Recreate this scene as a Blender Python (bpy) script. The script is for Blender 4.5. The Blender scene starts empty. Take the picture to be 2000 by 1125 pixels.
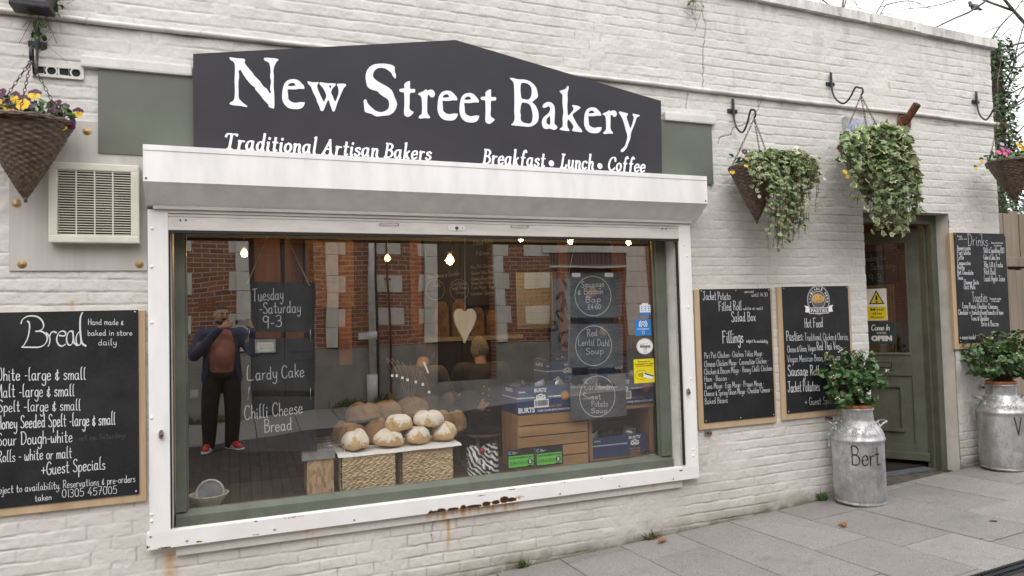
import bpy, bmesh, math, random
import numpy as np
from mathutils import Vector, Matrix, Euler
random.seed(7)
SC = bpy.context.scene
COL = SC.collection
PI = math.pi

# ------------------------------------------------------------------ camera
D, H = 4.5, 1.484                       # distance from the shop wall (plane y = 0) and height of the lens
F_PX = 1365.45                          # focal length in pixels of the 2000 px wide photograph
ROT = Matrix(((0.9308509327749469, 0.010833178959018778, -0.3652385291636867),
              (-0.3644461521349895, -0.04461910834549872, -0.9301548996615847),
              (-0.026373151992347233, 0.998945332540322, -0.03758562823598978)))
EYE = Vector((0, -D, H))
cam_data = bpy.data.cameras.new('camera')
cam_data.sensor_width = 36.0
cam_data.lens = 36.0 * F_PX / 2000.0
cam_data.clip_start = 0.02
cam_data.clip_end = 500
cam = bpy.data.objects.new('camera', cam_data)
COL.objects.link(cam)
# the matrix above has columns = where camera x, y, z axes point
cam.matrix_world = Matrix.Translation(EYE) @ ROT.to_4x4()
# the lens stands 3 mm in front of the phone the photographer holds
SC.camera = cam

# ------------------------------------------------------------------ world, sun, exposure
world = bpy.data.worlds.new('World')
SC.world = world
world.use_nodes = True
wn = world.node_tree
wn.nodes.clear()
w_out = wn.nodes.new('ShaderNodeOutputWorld')
w_bg = wn.nodes.new('ShaderNodeBackground')
w_sky = wn.nodes.new('ShaderNodeTexSky')
w_sky.sky_type = 'NISHITA'
w_sky.sun_disc = False
SUN_EL, SUN_AZ = math.radians(52), math.radians(205)
w_sky.sun_elevation = SUN_EL
w_sky.sun_rotation = SUN_AZ
w_sky.air_density = 1.0
w_sky.dust_density = 2.0
w_sky.ozone_density = 1.0
w_hsv = wn.nodes.new('ShaderNodeHueSaturation')       # an overcast sky: nearly white
w_hsv.inputs['Saturation'].default_value = 0.18
w_hsv.inputs['Value'].default_value = 1.0
wn.links.new(w_sky.outputs[0], w_hsv.inputs['Color'])
w_cloud = wn.nodes.new('ShaderNodeMix')                # an even layer of bright cloud over the sky
w_cloud.data_type = 'RGBA'
w_cloud.inputs[0].default_value = 0.7
w_tc = wn.nodes.new('ShaderNodeTexCoord'); w_xyz = wn.nodes.new('ShaderNodeSeparateXYZ')
w_deck = wn.nodes.new('ShaderNodeMix'); w_deck.data_type = 'RGBA'          # overcast: the zenith is brighter than the horizon
w_deck.inputs[6].default_value = (6.2, 6.25, 6.4, 1); w_deck.inputs[7].default_value = (17.0, 17.1, 17.5, 1)
wn.links.new(w_tc.outputs['Generated'], w_xyz.inputs[0]); wn.links.new(w_xyz.outputs['Z'], w_deck.inputs[0])
wn.links.new(w_deck.outputs[2], w_cloud.inputs[7])
wn.links.new(w_hsv.outputs[0], w_cloud.inputs[6])
wn.links.new(w_cloud.outputs[2], w_bg.inputs['Color'])
w_bg.inputs['Strength'].default_value = 0.15
wn.links.new(w_bg.outputs[0], w_out.inputs['Surface'])

sun_data = bpy.data.lights.new('sun', 'SUN')
sun_data.energy = 0.7
sun_data.angle = math.radians(35)
sun_data.color = (1.0, 0.965, 0.92)
sun = bpy.data.objects.new('sun', sun_data)
COL.objects.link(sun)
# azimuth measured from +Y towards +X, so the sun stands behind the photographer
sdir = Vector((math.sin(SUN_AZ) * math.cos(SUN_EL), math.cos(SUN_AZ) * math.cos(SUN_EL), math.sin(SUN_EL)))
sun.rotation_euler = sdir.to_track_quat('Z', 'Y').to_euler()

SC.view_settings.view_transform = 'Standard'
SC.view_settings.look = 'None'
SC.view_settings.gamma = 1
SC.view_settings.exposure = 0.45
SC.render.engine = 'CYCLES'
SC.cycles.use_denoising = True
SC.cycles.max_bounces = 10
SC.cycles.transparent_max_bounces = 24
SC.cycles.sample_clamp_indirect = 6
SC.cycles.blur_glossy = 0.5

# ------------------------------------------------------------------ geometry helpers
def at(px, py, y=0.0):
    """the point of the plane y = const seen at a pixel of the photograph"""
    d = ROT @ Vector((px - 1000.0, -(py - 562.5), -F_PX))
    t = (y + D) / d.y
    return EYE + d * t

def gz(x, y):
    return -0.325 + 0.0488 * x - 0.045 * y

def cr(pts, n=6, closed=False):
    """Catmull-Rom through 2D/3D points"""
    P = [np.array(p, float) for p in pts]
    if len(P) < 3 and not closed:
        return P
    out = []
    m = len(P)
    rng = range(m) if closed else range(m - 1)
    for i in rng:
        p0 = P[(i - 1) % m] if (closed or i > 0) else 2 * P[0] - P[1]
        p1 = P[i]
        p2 = P[(i + 1) % m]
        p3 = P[(i + 2) % m] if (closed or i + 2 < m) else 2 * P[-1] - P[-2]
        for k in range(n):
            t = k / n
            out.append(0.5 * (2 * p1 + (p2 - p0) * t + (2 * p0 - 5 * p1 + 4 * p2 - p3) * t * t + (3 * p1 - p0 - 3 * p2 + p3) * t ** 3))
    if not closed:
        out.append(P[-1])
    return out

class MB:
    """collects shapes; build() links them as ONE mesh object"""
    def __init__(self):
        self.v, self.f, self.m, self.mats, self.smooth = [], [], [], [], []
    def mi(self, mat):
        if mat not in self.mats:
            self.mats.append(mat)
        return self.mats.index(mat)
    def add(self, verts, faces, mat, smooth=False):
        o = len(self.v)
        self.v.extend([tuple(p) for p in verts])
        k = self.mi(mat)
        for fc in faces:
            self.f.append(tuple(i + o for i in fc))
            self.m.append(k)
            self.smooth.append(smooth)
        return self
    def box(self, a, b, mat, M=None):
        x0, y0, z0 = a; x1, y1, z1 = b
        vs = [Vector(p) for p in ((x0,y0,z0),(x1,y0,z0),(x1,y1,z0),(x0,y1,z0),(x0,y0,z1),(x1,y0,z1),(x1,y1,z1),(x0,y1,z1))]
        if M is not None:
            vs = [M @ p for p in vs]
        return self.add(vs, [(3,2,1,0),(4,5,6,7),(0,1,5,4),(1,2,6,5),(2,3,7,6),(3,0,4,7)], mat)
    def bbox(self, a, b, mat, r=0.004, M=None):
        """box with chamfered edges"""
        bm = bmesh.new()
        bmesh.ops.create_cube(bm, size=1)
        s = [abs(b[i] - a[i]) for i in range(3)]; c = [(a[i] + b[i]) / 2 for i in range(3)]
        for v in bm.verts:
            v.co = Vector((v.co.x * s[0] + c[0], v.co.y * s[1] + c[1], v.co.z * s[2] + c[2]))
        bmesh.ops.bevel(bm, geom=list(bm.edges), offset=min(r, min(s) * .4), segments=2, affect='EDGES', profile=.7)
        bm.verts.index_update()
        vs = [(M @ v.co if M is not None else v.co.copy()) for v in bm.verts]
        fs = [[v.index for v in f.verts] for f in bm.faces]
        bm.free()
        return self.add(vs, fs, mat)
    def poly(self, pts, mat):
        return self.add(pts, [tuple(range(len(pts)))], mat)
    def prism(self, pts, dvec, mat):
        """outline (list of 3D points, convex or not) swept along dvec"""
        n = len(pts); d = Vector(dvec)
        P = [Vector(p) for p in pts]
        vs = P + [p + d for p in P]
        fs = [tuple(reversed(range(n))), tuple(range(n, 2 * n))]
        for i in range(n):
            j = (i + 1) % n
            fs.append((i, j, j + n, i + n))
        return self.add(vs, fs, mat)
    def tube(self, path, r, mat, n=8, caps=True, smooth=True):
        P = [Vector(p) for p in path]
        rs = r if isinstance(r, (list, tuple)) else [r] * len(P)
        vs, fs = [], []
        up = None
        for i, p in enumerate(P):
            t = (P[min(i + 1, len(P) - 1)] - P[max(i - 1, 0)])
            if t.length < 1e-9: t = Vector((0, 0, 1))
            t.normalize()
            if up is None:
                up = Vector((0, 0, 1)) if abs(t.z) < .9 else Vector((1, 0, 0))
            a = t.cross(up)
            if a.length < 1e-6:
                a = t.cross(Vector((0.3, 1, 0.2)))
            a.normalize(); b = a.cross(t).normalized(); up = b
            for k in range(n):
                an = 2 * PI * k / n
                vs.append(p + (a * math.cos(an) + b * math.sin(an)) * rs[i])
        for i in range(len(P) - 1):
            for k in range(n):
                k2 = (k + 1) % n
                fs.append((i*n+k, i*n+k2, (i+1)*n+k2, (i+1)*n+k))
        if caps:
            fs.append(tuple(reversed(range(n)))); fs.append(tuple(range((len(P)-1)*n, len(P)*n)))
        return self.add(vs, fs, mat, smooth)
    def lathe(self, prof, mat, c=(0,0,0), n=48, fn=None, M=None):
        """profile [(r, z)...] turned about z"""
        vs, fs = [], []
        for (r, z) in prof:
            for k in range(n):
                a = 2 * PI * k / n
                rr = r if fn is None else fn(r, z, a)
                p = Vector((rr * math.cos(a), rr * math.sin(a), z))
                if M is not None: p = M @ p
                vs.append(p + Vector(c))
        for i in range(len(prof) - 1):
            for k in range(n):
                k2 = (k + 1) % n
                fs.append((i*n+k, i*n+k2, (i+1)*n+k2, (i+1)*n+k))
        return self.add(vs, fs, mat, True)
    def ball(self, c, r, mat, n=12, m=8, s=(1,1,1), fn=None):
        vs, fs = [], []
        for i in range(m + 1):
            th = PI * i / m
            for k in range(n):
                a = 2 * PI * k / n
                d = Vector((math.sin(th)*math.cos(a)*s[0], math.sin(th)*math.sin(a)*s[1], math.cos(th)*s[2]))
                q = r if fn is None else r * fn(d)
                vs.append(Vector(c) + d * q)
        for i in range(m):
            for k in range(n):
                k2 = (k + 1) % n
                fs.append((i*n+k, (i+1)*n+k, (i+1)*n+k2, i*n+k2))
        return self.add(vs, fs, mat, True)
    def build(self, name, parent=None, loc=None, label=None):
        me = bpy.data.meshes.new(name)
        o = bpy.data.objects.new(name, me)
        base = Vector(loc) if loc is not None else (Vector(parent['_b']) if parent is not None and '_b' in parent else Vector((0,0,0)))
        vs = [(p[0]-base.x, p[1]-base.y, p[2]-base.z) for p in self.v]
        me.from_pydata(vs, [], self.f)
        for m in self.mats: me.materials.append(m)
        me.polygons.foreach_set('material_index', self.m)
        me.polygons.foreach_set('use_smooth', self.smooth)
        me.update()
        COL.objects.link(o)
        if parent is not None:
            o.parent = parent
            if loc is not None: o.location = base - Vector(parent['_b'])
            o['_b'] = tuple(base)
        else:
            o.location = base
            o['_b'] = tuple(base)
        if label: o['label'] = label
        return o

def tag(o, label=None, cat=None, group=None, kind=None):
    if label: o['label'] = label
    if cat: o['category'] = cat
    if group: o['group'] = group
    if kind: o['kind'] = kind
    return o

def thing(name, label, cat, loc=(0,0,0), group=None):
    """an Empty at the base of a thing; its parts are built in world coordinates"""
    o = bpy.data.objects.new(name, None)
    o.empty_display_size = .1
    COL.objects.link(o)
    o.location = loc
    o['_b'] = tuple(loc)
    return tag(o, label, cat, group)

def fill_outline(outer, holes, y, mat, mb, depth=0.0):
    """filled flat shape with holes in the plane y (points are (x, z)); optional sheet thickness"""
    bm = bmesh.new()
    edges = []
    for loop in [outer] + list(holes):
        vs = [bm.verts.new((p[0], y, p[1])) for p in loop]
        for i in range(len(vs)):
            edges.append(bm.edges.new((vs[i], vs[(i + 1) % len(vs)])))
    r = bmesh.ops.triangle_fill(bm, use_beauty=True, use_dissolve=False, edges=edges, normal=(0, -1, 0))
    bm.verts.index_update()
    fs = []
    for f in bm.faces:
        if f.normal.y > 0: f.normal_flip()
        fs.append([v.index for v in f.verts])
    mb.add([v.co.copy() for v in bm.verts], fs, mat)
    bm.free()
    if depth:
        for loop in [outer] + list(holes):
            n = len(loop)
            vs = [(p[0], y, p[1]) for p in loop] + [(p[0], y + depth, p[1]) for p in loop]
            mb.add(vs, [(i, (i+1) % n, (i+1) % n + n, i + n) for i in range(n)], mat)
# ------------------------------------------------------------------ materials
MATS = {}
def nt(name):
    m = bpy.data.materials.new(name); m.use_nodes = True
    t = m.node_tree
    return m, t, t.nodes['Principled BSDF']
def _noise(t, scale, detail=5, rough=.55, coord='pos', stretch=None):
    if coord == 'pos':
        g = t.nodes.new('ShaderNodeNewGeometry'); out = g.outputs['Position']
    else:
        g = t.nodes.new('ShaderNodeTexCoord'); out = g.outputs['Object' if coord == 'obj' else 'Generated']
    if stretch:
        mp = t.nodes.new('ShaderNodeMapping'); mp.inputs['Scale'].default_value = stretch
        t.links.new(out, mp.inputs['Vector']); out = mp.outputs[0]
    n = t.nodes.new('ShaderNodeTexNoise')
    n.inputs['Scale'].default_value = scale; n.inputs['Detail'].default_value = detail; n.inputs['Roughness'].default_value = rough
    t.links.new(out, n.inputs['Vector'])
    return n
def _ramp(t, src, stops):
    r = t.nodes.new('ShaderNodeValToRGB')
    e = r.color_ramp.elements
    while len(e) < len(stops): e.new(.5)
    for i, (p, c) in enumerate(stops):
        e[i].position = p
        e[i].color = (c, c, c, 1) if not isinstance(c, tuple) else (*c, 1)
    t.links.new(src, r.inputs[0])
    return r
def _mix(t, fac, a, b, mode='MIX'):
    m = t.nodes.new('ShaderNodeMix'); m.data_type = 'RGBA'; m.blend_type = mode
    for s, v in ((m.inputs[0], fac), (m.inputs[6], a), (m.inputs[7], b)):
        if isinstance(v, (int, float)): s.default_value = v
        elif isinstance(v, tuple): s.default_value = (*v, 1)
        else: t.links.new(v, s)
    return m.outputs[2]
def _math(t, op, a, b=None):
    m = t.nodes.new('ShaderNodeMath'); m.operation = op
    for s, v in ((m.inputs[0], a), (m.inputs[1], b)):
        if v is None: continue
        if isinstance(v, (int, float)): s.default_value = v
        else: t.links.new(v, s)
    return m.outputs[0]
def _bump(t, b, h, strength=.3, dist=.01):
    n = t.nodes.new('ShaderNodeBump'); n.inputs['Strength'].default_value = strength; n.inputs['Distance'].default_value = dist
    t.links.new(h, n.inputs['Height']); t.links.new(n.outputs[0], b.inputs['Normal'])
    return n
def M(name, rgb, rough=.6, metal=0.0, var=.12, scale=14, bump=0.0, bscale=60, bdist=.004, stretch=None, coord='pos', dark=None, spec=None, spots=None):
    """painted / plain surface with uneven tone, optional second colour and fine bump"""
    if name in MATS: return MATS[name]
    m, t, b = nt(name)
    n = _noise(t, scale, stretch=stretch, coord=coord)
    c2 = dark if dark else tuple(max(0, c * (1 - 2.4 * var)) for c in rgb)
    c1 = tuple(min(1, c * (1 + var)) for c in rgb)
    r = _ramp(t, n.outputs[0], [(.33, c2), (.62, c1)])
    col = r.outputs[0]
    if spots:
        sc, thr, sc_rgb = spots
        s = _noise(t, sc, 3, .6, coord=coord)
        sr = _ramp(t, s.outputs[0], [(thr, 0.0), (thr + .03, 1.0)])
        col = _mix(t, sr.outputs[0], col, sc_rgb)
    t.links.new(col, b.inputs['Base Color'])
    b.inputs['Roughness'].default_value = rough
    b.inputs['Metallic'].default_value = metal
    if spec is not None: b.inputs['Specular IOR Level'].default_value = spec
    if bump:
        n2 = _noise(t, bscale, 4, .6, stretch=stretch, coord=coord)
        _bump(t, b, n2.outputs[0], bump, bdist)
    MATS[name] = m
    return m
def emit(name, rgb, strength):
    m, t, b = nt(name)
    b.inputs['Base Color'].default_value = (*rgb, 1)
    b.inputs['Emission Color'].default_value = (*rgb, 1)
    b.inputs['Emission Strength'].default_value = strength
    MATS[name] = m
    return m
def glass_sheet(name, ior, tint=(1, 1, 1), gain=1.0, base=0.0):
    """thin sheet of glass: mirror reflection by Fresnel over clear transmission"""
    m, t, b = nt(name)
    t.nodes.remove(b)
    out = t.nodes['Material Output']
    fr = t.nodes.new('ShaderNodeFresnel'); fr.inputs['IOR'].default_value = ior
    tr = t.nodes.new('ShaderNodeBsdfTransparent'); tr.inputs['Color'].default_value = (*tint, 1)
    gl = t.nodes.new('ShaderNodeBsdfGlossy'); gl.inputs['Roughness'].default_value = 0.0
    gl.inputs['Color'].default_value = (1, 1, 1, 1)
    mx = t.nodes.new('ShaderNodeMixShader')
    fac = _math(t, 'ADD', _math(t, 'MULTIPLY', fr.outputs[0], gain), base)
    # the bare sheet has no inside: use the same Fresnel from both sides
    g = t.nodes.new('ShaderNodeNewGeometry')
    fr.inputs['IOR'].default_value = ior
    fac2 = t.nodes.new('ShaderNodeMix'); fac2.data_type = 'FLOAT'
    t.links.new(g.outputs['Backfacing'], fac2.inputs[0]); t.links.new(fac, fac2.inputs[2]); fac2.inputs[3].default_value = .1
    t.links.new(fac2.outputs[0], mx.inputs[0])
    wv = _noise(t, 1.6, 1, .4)                     # old sheet glass is never quite flat
    bp = t.nodes.new('ShaderNodeBump'); bp.inputs['Strength'].default_value = .25; bp.inputs['Distance'].default_value = .01
    t.links.new(wv.outputs[0], bp.inputs['Height']); t.links.new(bp.outputs[0], gl.inputs['Normal'])
    t.links.new(tr.outputs[0], mx.inputs[1]); t.links.new(gl.outputs[0], mx.inputs[2])
    t.links.new(mx.outputs[0], out.inputs['Surface'])
    MATS[name] = m
    return m

def attr_paint(name):
    """painted brickwork of the shop: off-white paint, chips, joint grime with painted crevice shade, splashes at the foot, rust runs"""
    m, t, b = nt(name)
    n1 = _noise(t, 2.3, 6, .6)
    n2 = _noise(t, 38, 5, .65)
    c = _ramp(t, n1.outputs[0], [(.3, (.585, .566, .525)), (.7, (.672, .656, .615))]).outputs[0]
    c = _mix(t, _ramp(t, n2.outputs[0], [(.35, 0.0), (.7, .25)]).outputs[0], c, (.55, .53, .49))
    for an, colr in (('dirt_shade', (.23, .205, .165)), ('moss', (.17, .155, .11)), ('rust', (.50, .27, .08)), ('crack', (.05, .045, .04))):  # joint and crack colours also carry painted crevice shade
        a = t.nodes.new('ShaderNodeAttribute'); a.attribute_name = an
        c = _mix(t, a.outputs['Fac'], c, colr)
    t.links.new(c, b.inputs['Base Color'])
    b.inputs['Roughness'].default_value = .62
    b.inputs['Specular IOR Level'].default_value = .35
    h = _math(t, 'ADD', _noise(t, 75, 6, .75).outputs[0], _math(t, 'MULTIPLY', _noise(t, 22, 4, .6).outputs[0], 1.3))
    _bump(t, b, h, .42, .006)
    MATS[name] = m
    return m
PAINT = attr_paint('painted_brick')
COPING = M('stained_coping', (.62, .60, .56), .75, var=.16, scale=9, stretch=(1, 1, .35), bump=.5, bscale=40, spots=(26, .66, (.25, .235, .21)))
WHITE_SMOOTH = M('painted_render', (.64, .62, .58), .6, var=.06, scale=6, bump=.4, bscale=45)
WHITE_METAL = M('white_coated_metal', (.84, .83, .81), .38, var=.045, scale=7, stretch=(1, 1, .25), spots=(130, .78, (.35, .32, .29)))
GRIMY_WHITE = M('grimy_white_metal', (.70, .67, .62), .42, var=.05, scale=5, stretch=(1, 1, 4), spots=(70, .745, (.36, .33, .29)))
def _rusty_white():
    m, t, b = nt('rusting_white_bar')
    a = t.nodes.new('ShaderNodeAttribute'); a.attribute_name = 'rust'
    n = _noise(t, 90, 5, .7)
    f = _math(t, 'ADD', a.outputs['Fac'], _math(t, 'MULTIPLY', _math(t, 'SUBTRACT', n.outputs[0], .5), 1.5))
    edge = _ramp(t, f, [(.42, 0.0), (.55, 1.0)]); core = _ramp(t, f, [(.60, 0.0), (.66, 1.0)])
    n1 = _noise(t, 5, 4)
    c = _ramp(t, n1.outputs[0], [(.3, (.76, .745, .73)), (.7, (.82, .81, .80))]).outputs[0]
    c = _mix(t, edge.outputs[0], c, (.45, .22, .06)); c = _mix(t, core.outputs[0], c, (.035, .018, .012))
    t.links.new(c, b.inputs['Base Color'])
    b.inputs['Roughness'].default_value = .45
    _bump(t, b, core.outputs[0], .6, -.004)
    return m
RUSTY_WHITE = _rusty_white()
GREEN = M('sage_green_paint', (.122, .136, .105), .42, var=.08, scale=5, bump=.12, bscale=80, bdist=.002)
GREEN_BOARD = M('green_board', (.118, .130, .100), .5, var=.05, scale=3)
GREEN_DOOR = M('door_green_paint', (.095, .105, .078), .42, var=.1, scale=7, bump=.15, bscale=60, bdist=.002, spots=(46, .765, (.55, .52, .46)))
SIGN_BLACK = M('sign_black', (.034, .033, .040), .5, spec=.3, var=.06, scale=2.5, spots=(95, .83, (.2, .2, .22)))
SIGN_WHITE = M('sign_white', (.86, .88, .93), .45, var=.01)
BLACK_METAL = M('black_iron', (.028, .03, .034), .42, metal=.3, var=.2, scale=60, bump=.2, bscale=200, bdist=.001)
def _chalkboard():
    m, t, b = nt('chalkboard')
    n = _noise(t, 4, 6, .65, stretch=(1, 1, .6)); n2 = _noise(t, 60, 4, .6)
    c = _ramp(t, n.outputs[0], [(.35, (.011, .012, .014)), (.8, (.028, .030, .032))]).outputs[0]
    c = _mix(t, _ramp(t, n2.outputs[0], [(.5, 0.0), (.8, .25)]).outputs[0], c, (.06, .063, .066))
    n3 = _noise(t, 2.1, 5, .7, stretch=(1, 1, 1.7))
    c = _mix(t, _ramp(t, n3.outputs[0], [(.5, 0.0), (.72, .4)]).outputs[0], c, (.050, .052, .054))
    t.links.new(c, b.inputs['Base Color']); b.inputs['Roughness'].default_value = .5
    b.inputs['Specular IOR Level'].default_value = .3
    return m
BOARD = _chalkboard()
def _slate():
    m, t, b = nt('chalk_dusted_slate')
    n = _noise(t, 9, 6, .7, stretch=(.5, 1, 1.4)); n2 = _noise(t, 70, 5, .6, stretch=(.25, 1, 1))
    c = _ramp(t, n.outputs[0], [(.3, (.035, .038, .042)), (.75, (.12, .125, .13))]).outputs[0]
    c = _mix(t, _ramp(t, n2.outputs[0], [(.45, 0.0), (.75, .35)]).outputs[0], c, (.18, .185, .19))
    t.links.new(c, b.inputs['Base Color']); b.inputs['Roughness'].default_value = .75
    _bump(t, b, n2.outputs[0], .25, .002)
    return m
SLATE = _slate()
SLATE_DARK = M('wiped_slate', (.024, .024, .024), .85, spec=.2, var=.15, scale=6, bump=.15, bscale=60, bdist=.002)
def _chalk(name, rgb, lo=.38, hi=.5):
    m, t, b = nt(name)
    n = _noise(t, 420, 2, .6)
    c = _ramp(t, n.outputs[0], [(lo, tuple(x * .72 for x in rgb)), (hi, rgb)]).outputs[0]
    t.links.new(c, b.inputs['Base Color']); b.inputs['Roughness'].default_value = .9
    return m
CHALK = _chalk('chalk', (.70, .71, .73))
CHALK_SOFT = _chalk('soft_chalk', (.50, .50, .51))
CHALK_FAINT = _chalk('faint_chalk', (.075, .075, .08))
CHALK_DIM = _chalk('dim_chalk', (.36, .37, .39))
def wood(name, c1, c2, scale=7, stretch=(1, 1, 14), rough=.6, bump=.25, coord='pos'):
    m, t, b = nt(name)
    n = _noise(t, scale, 6, .6, stretch=stretch, coord=coord); n2 = _noise(t, scale * 5, 4, .7, stretch=stretch, coord=coord)
    big = _noise(t, 2.2, 2)
    f = _math(t, 'ADD', _math(t, 'MULTIPLY', n.outputs[0], .7), _math(t, 'MULTIPLY', n2.outputs[0], .35))
    c = _ramp(t, f, [(.36, c2), (.66, c1)]).outputs[0]
    c = _mix(t, _ramp(t, big.outputs[0], [(.35, .0), (.7, .3)]).outputs[0], c, c2)
    t.links.new(c, b.inputs['Base Color']); b.inputs['Roughness'].default_value = rough
    _bump(t, b, f, bump, .004)
    MATS[name] = m
    return m
WOOD_PALE_V = wood('pale_board_wood', (.56, .42, .27), (.40, .28, .165), 9, (1, 1, .07))
WOOD_PALE_H = wood('pale_board_wood_flat', (.52, .38, .24), (.33, .23, .135), 9, (.07, 1, 1))
CRATE = wood('crate_wood', (.44, .26, .115), (.23, .12, .045), 10, (.09, 1, 1))
CRATE_V = wood('crate_wood_upright', (.38, .22, .10), (.20, .105, .045), 10, (1, 1, .09))
WARM_WOOD = wood('warm_interior_wood', (.46, .215, .075), (.24, .095, .03), 6, (1, 1, .1))
FENCE = wood('weathered_fence_wood', (.30, .245, .19), (.17, .135, .10), 9, (1, 1, .06), .85, .5)
BACKBOARD = wood('grey_backing_board', (.53, .51, .47), (.41, .395, .36), 8, (1, 1, .05), .7, .3)
def _osb():
    m, t, b = nt('chipboard')
    g = t.nodes.new('ShaderNodeNewGeometry')
    v = t.nodes.new('ShaderNodeTexVoronoi'); v.inputs['Scale'].default_value = 55
    mp = t.nodes.new('ShaderNodeMapping'); mp.inputs['Scale'].default_value = (1, 1, .45); mp.inputs['Rotation'].default_value = (.2, .7, .3)
    t.links.new(g.outputs['Position'], mp.inputs['Vector']); t.links.new(mp.outputs[0], v.inputs['Vector'])
    bw = t.nodes.new('ShaderNodeRGBToBW'); t.links.new(v.outputs['Color'], bw.inputs[0])
    c = _ramp(t, bw.outputs[0], [(.2, (.30, .18, .09)), (.8, (.50, .35, .19))]).outputs[0]
    t.links.new(c, b.inputs['Base Color']); b.inputs['Roughness'].default_value = .7
    return m
OSB = _osb()
WICKER = M('dark_wicker', (.105, .072, .048), .55, var=.28, scale=34, bump=.4, bscale=220, bdist=.002, dark=(.045, .030, .022))
SEAGRASS = M('plaited_seagrass', (.72, .57, .35), .75, var=.1, scale=26, bump=.3, bscale=260, bdist=.002, dark=(.54, .40, .22), stretch=(.35, 1, 2))
CHAIN = M('rusty_chain', (.13, .085, .06), .6, metal=.4, var=.25, scale=90)
def _churn():
    m, t, b = nt('galvanised_churn')
    n = _noise(t, 4, 7, .75, stretch=(1, 1, .8)); n2 = _noise(t, 20, 7, .78, stretch=(1, 1, .38)); n3 = _noise(t, 90, 4, .7)
    c = _ramp(t, n.outputs[0], [(.36, (.27, .275, .28)), (.5, (.50, .505, .51)), (.62, (.66, .665, .67))]).outputs[0]
    f = _math(t, 'ADD', _math(t, 'MULTIPLY', n2.outputs[0], .65), _math(t, 'MULTIPLY', n3.outputs[0], .35))
    c = _mix(t, _ramp(t, f, [(.44, .0), (.6, .85)]).outputs[0], c, (.23, .225, .22))
    t.links.new(c, b.inputs['Base Color'])
    t.links.new(_ramp(t, f, [(.35, .34), (.65, .62)]).outputs[0], b.inputs['Roughness'])
    t.links.new(_ramp(t, f, [(.45, .75), (.6, .3)]).outputs[0], b.inputs['Metallic'])
    _bump(t, b, n2.outputs[0], .2, .006)
    return m
CHURN = _churn()
TERRACOTTA = M('terracotta', (.42, .155, .065), .75, var=.15, scale=22)
SOIL = M('potting_soil', (.03, .02, .014), .95, var=.3, scale=60, bump=.8, bscale=120)
RUST = M('rusted_iron', (.145, .052, .028), .75, var=.3, scale=30, bump=.5, bscale=120, bdist=.002, dark=(.06, .022, .014))
PIPE_PAINT = M('painted_pipe', (.60, .58, .54), .5, var=.08, scale=9, spots=(60, .72, (.30, .25, .19)))
CREAM_PLASTIC = M('cream_plastic', (.68, .65, .56), .4, var=.04, scale=9, spots=(55, .74, (.38, .35, .29)))
DARK = M('dark_void', (.012, .011, .010), .8, var=.1)
BLACK_RUBBER = M('black_rubber', (.016, .016, .017), .6, var=.1)
STEEL = M('steel', (.45, .45, .46), .35, metal=.8, var=.1, scale=40)
def slab_mat():
    m, t, b = nt('granite_slab')
    big = _noise(t, 1.7, 5, .6); sp = _noise(t, 170, 3, .75); md = _noise(t, 13, 5, .65)
    at_ = t.nodes.new('ShaderNodeAttribute'); at_.attribute_name = 'tone'
    c = _ramp(t, sp.outputs[0], [(.34, (.12, .112, .103)), (.5, (.25, .237, .22)), (.66, (.43, .41, .385))]).outputs[0]
    c = _mix(t, _ramp(t, big.outputs[0], [(.3, .35), (.65, 0.0)]).outputs[0], c, (.155, .148, .138))
    c = _mix(t, _ramp(t, md.outputs[0], [(.52, 0.0), (.78, .4)]).outputs[0], c, (.13, .123, .115))
    gum = t.nodes.new('ShaderNodeTexVoronoi'); gum.inputs['Scale'].default_value = 3.1
    gp = t.nodes.new('ShaderNodeNewGeometry'); t.links.new(gp.outputs['Position'], gum.inputs['Vector'])
    c = _mix(t, _ramp(t, gum.outputs['Distance'], [(.045, .6), (.06, 0.0)]).outputs[0], c, (.10, .095, .09))
    st = _noise(t, 4.5, 6, .7)
    c = _mix(t, _ramp(t, st.outputs[0], [(.54, 0.0), (.70, .45)]).outputs[0], c, (.14, .128, .112))
    c = _mix(t, 1.0, c, at_.outputs['Color'], 'MULTIPLY')
    t.links.new(c, b.inputs['Base Color']); b.inputs['Roughness'].default_value = .75
    _bump(t, b, sp.outputs[0], .35, .004)
    return m
SLAB = slab_mat()
JOINT = M('joint_dirt', (.028, .025, .021), .95, var=.3, scale=40, bump=.6, bscale=160)
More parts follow.
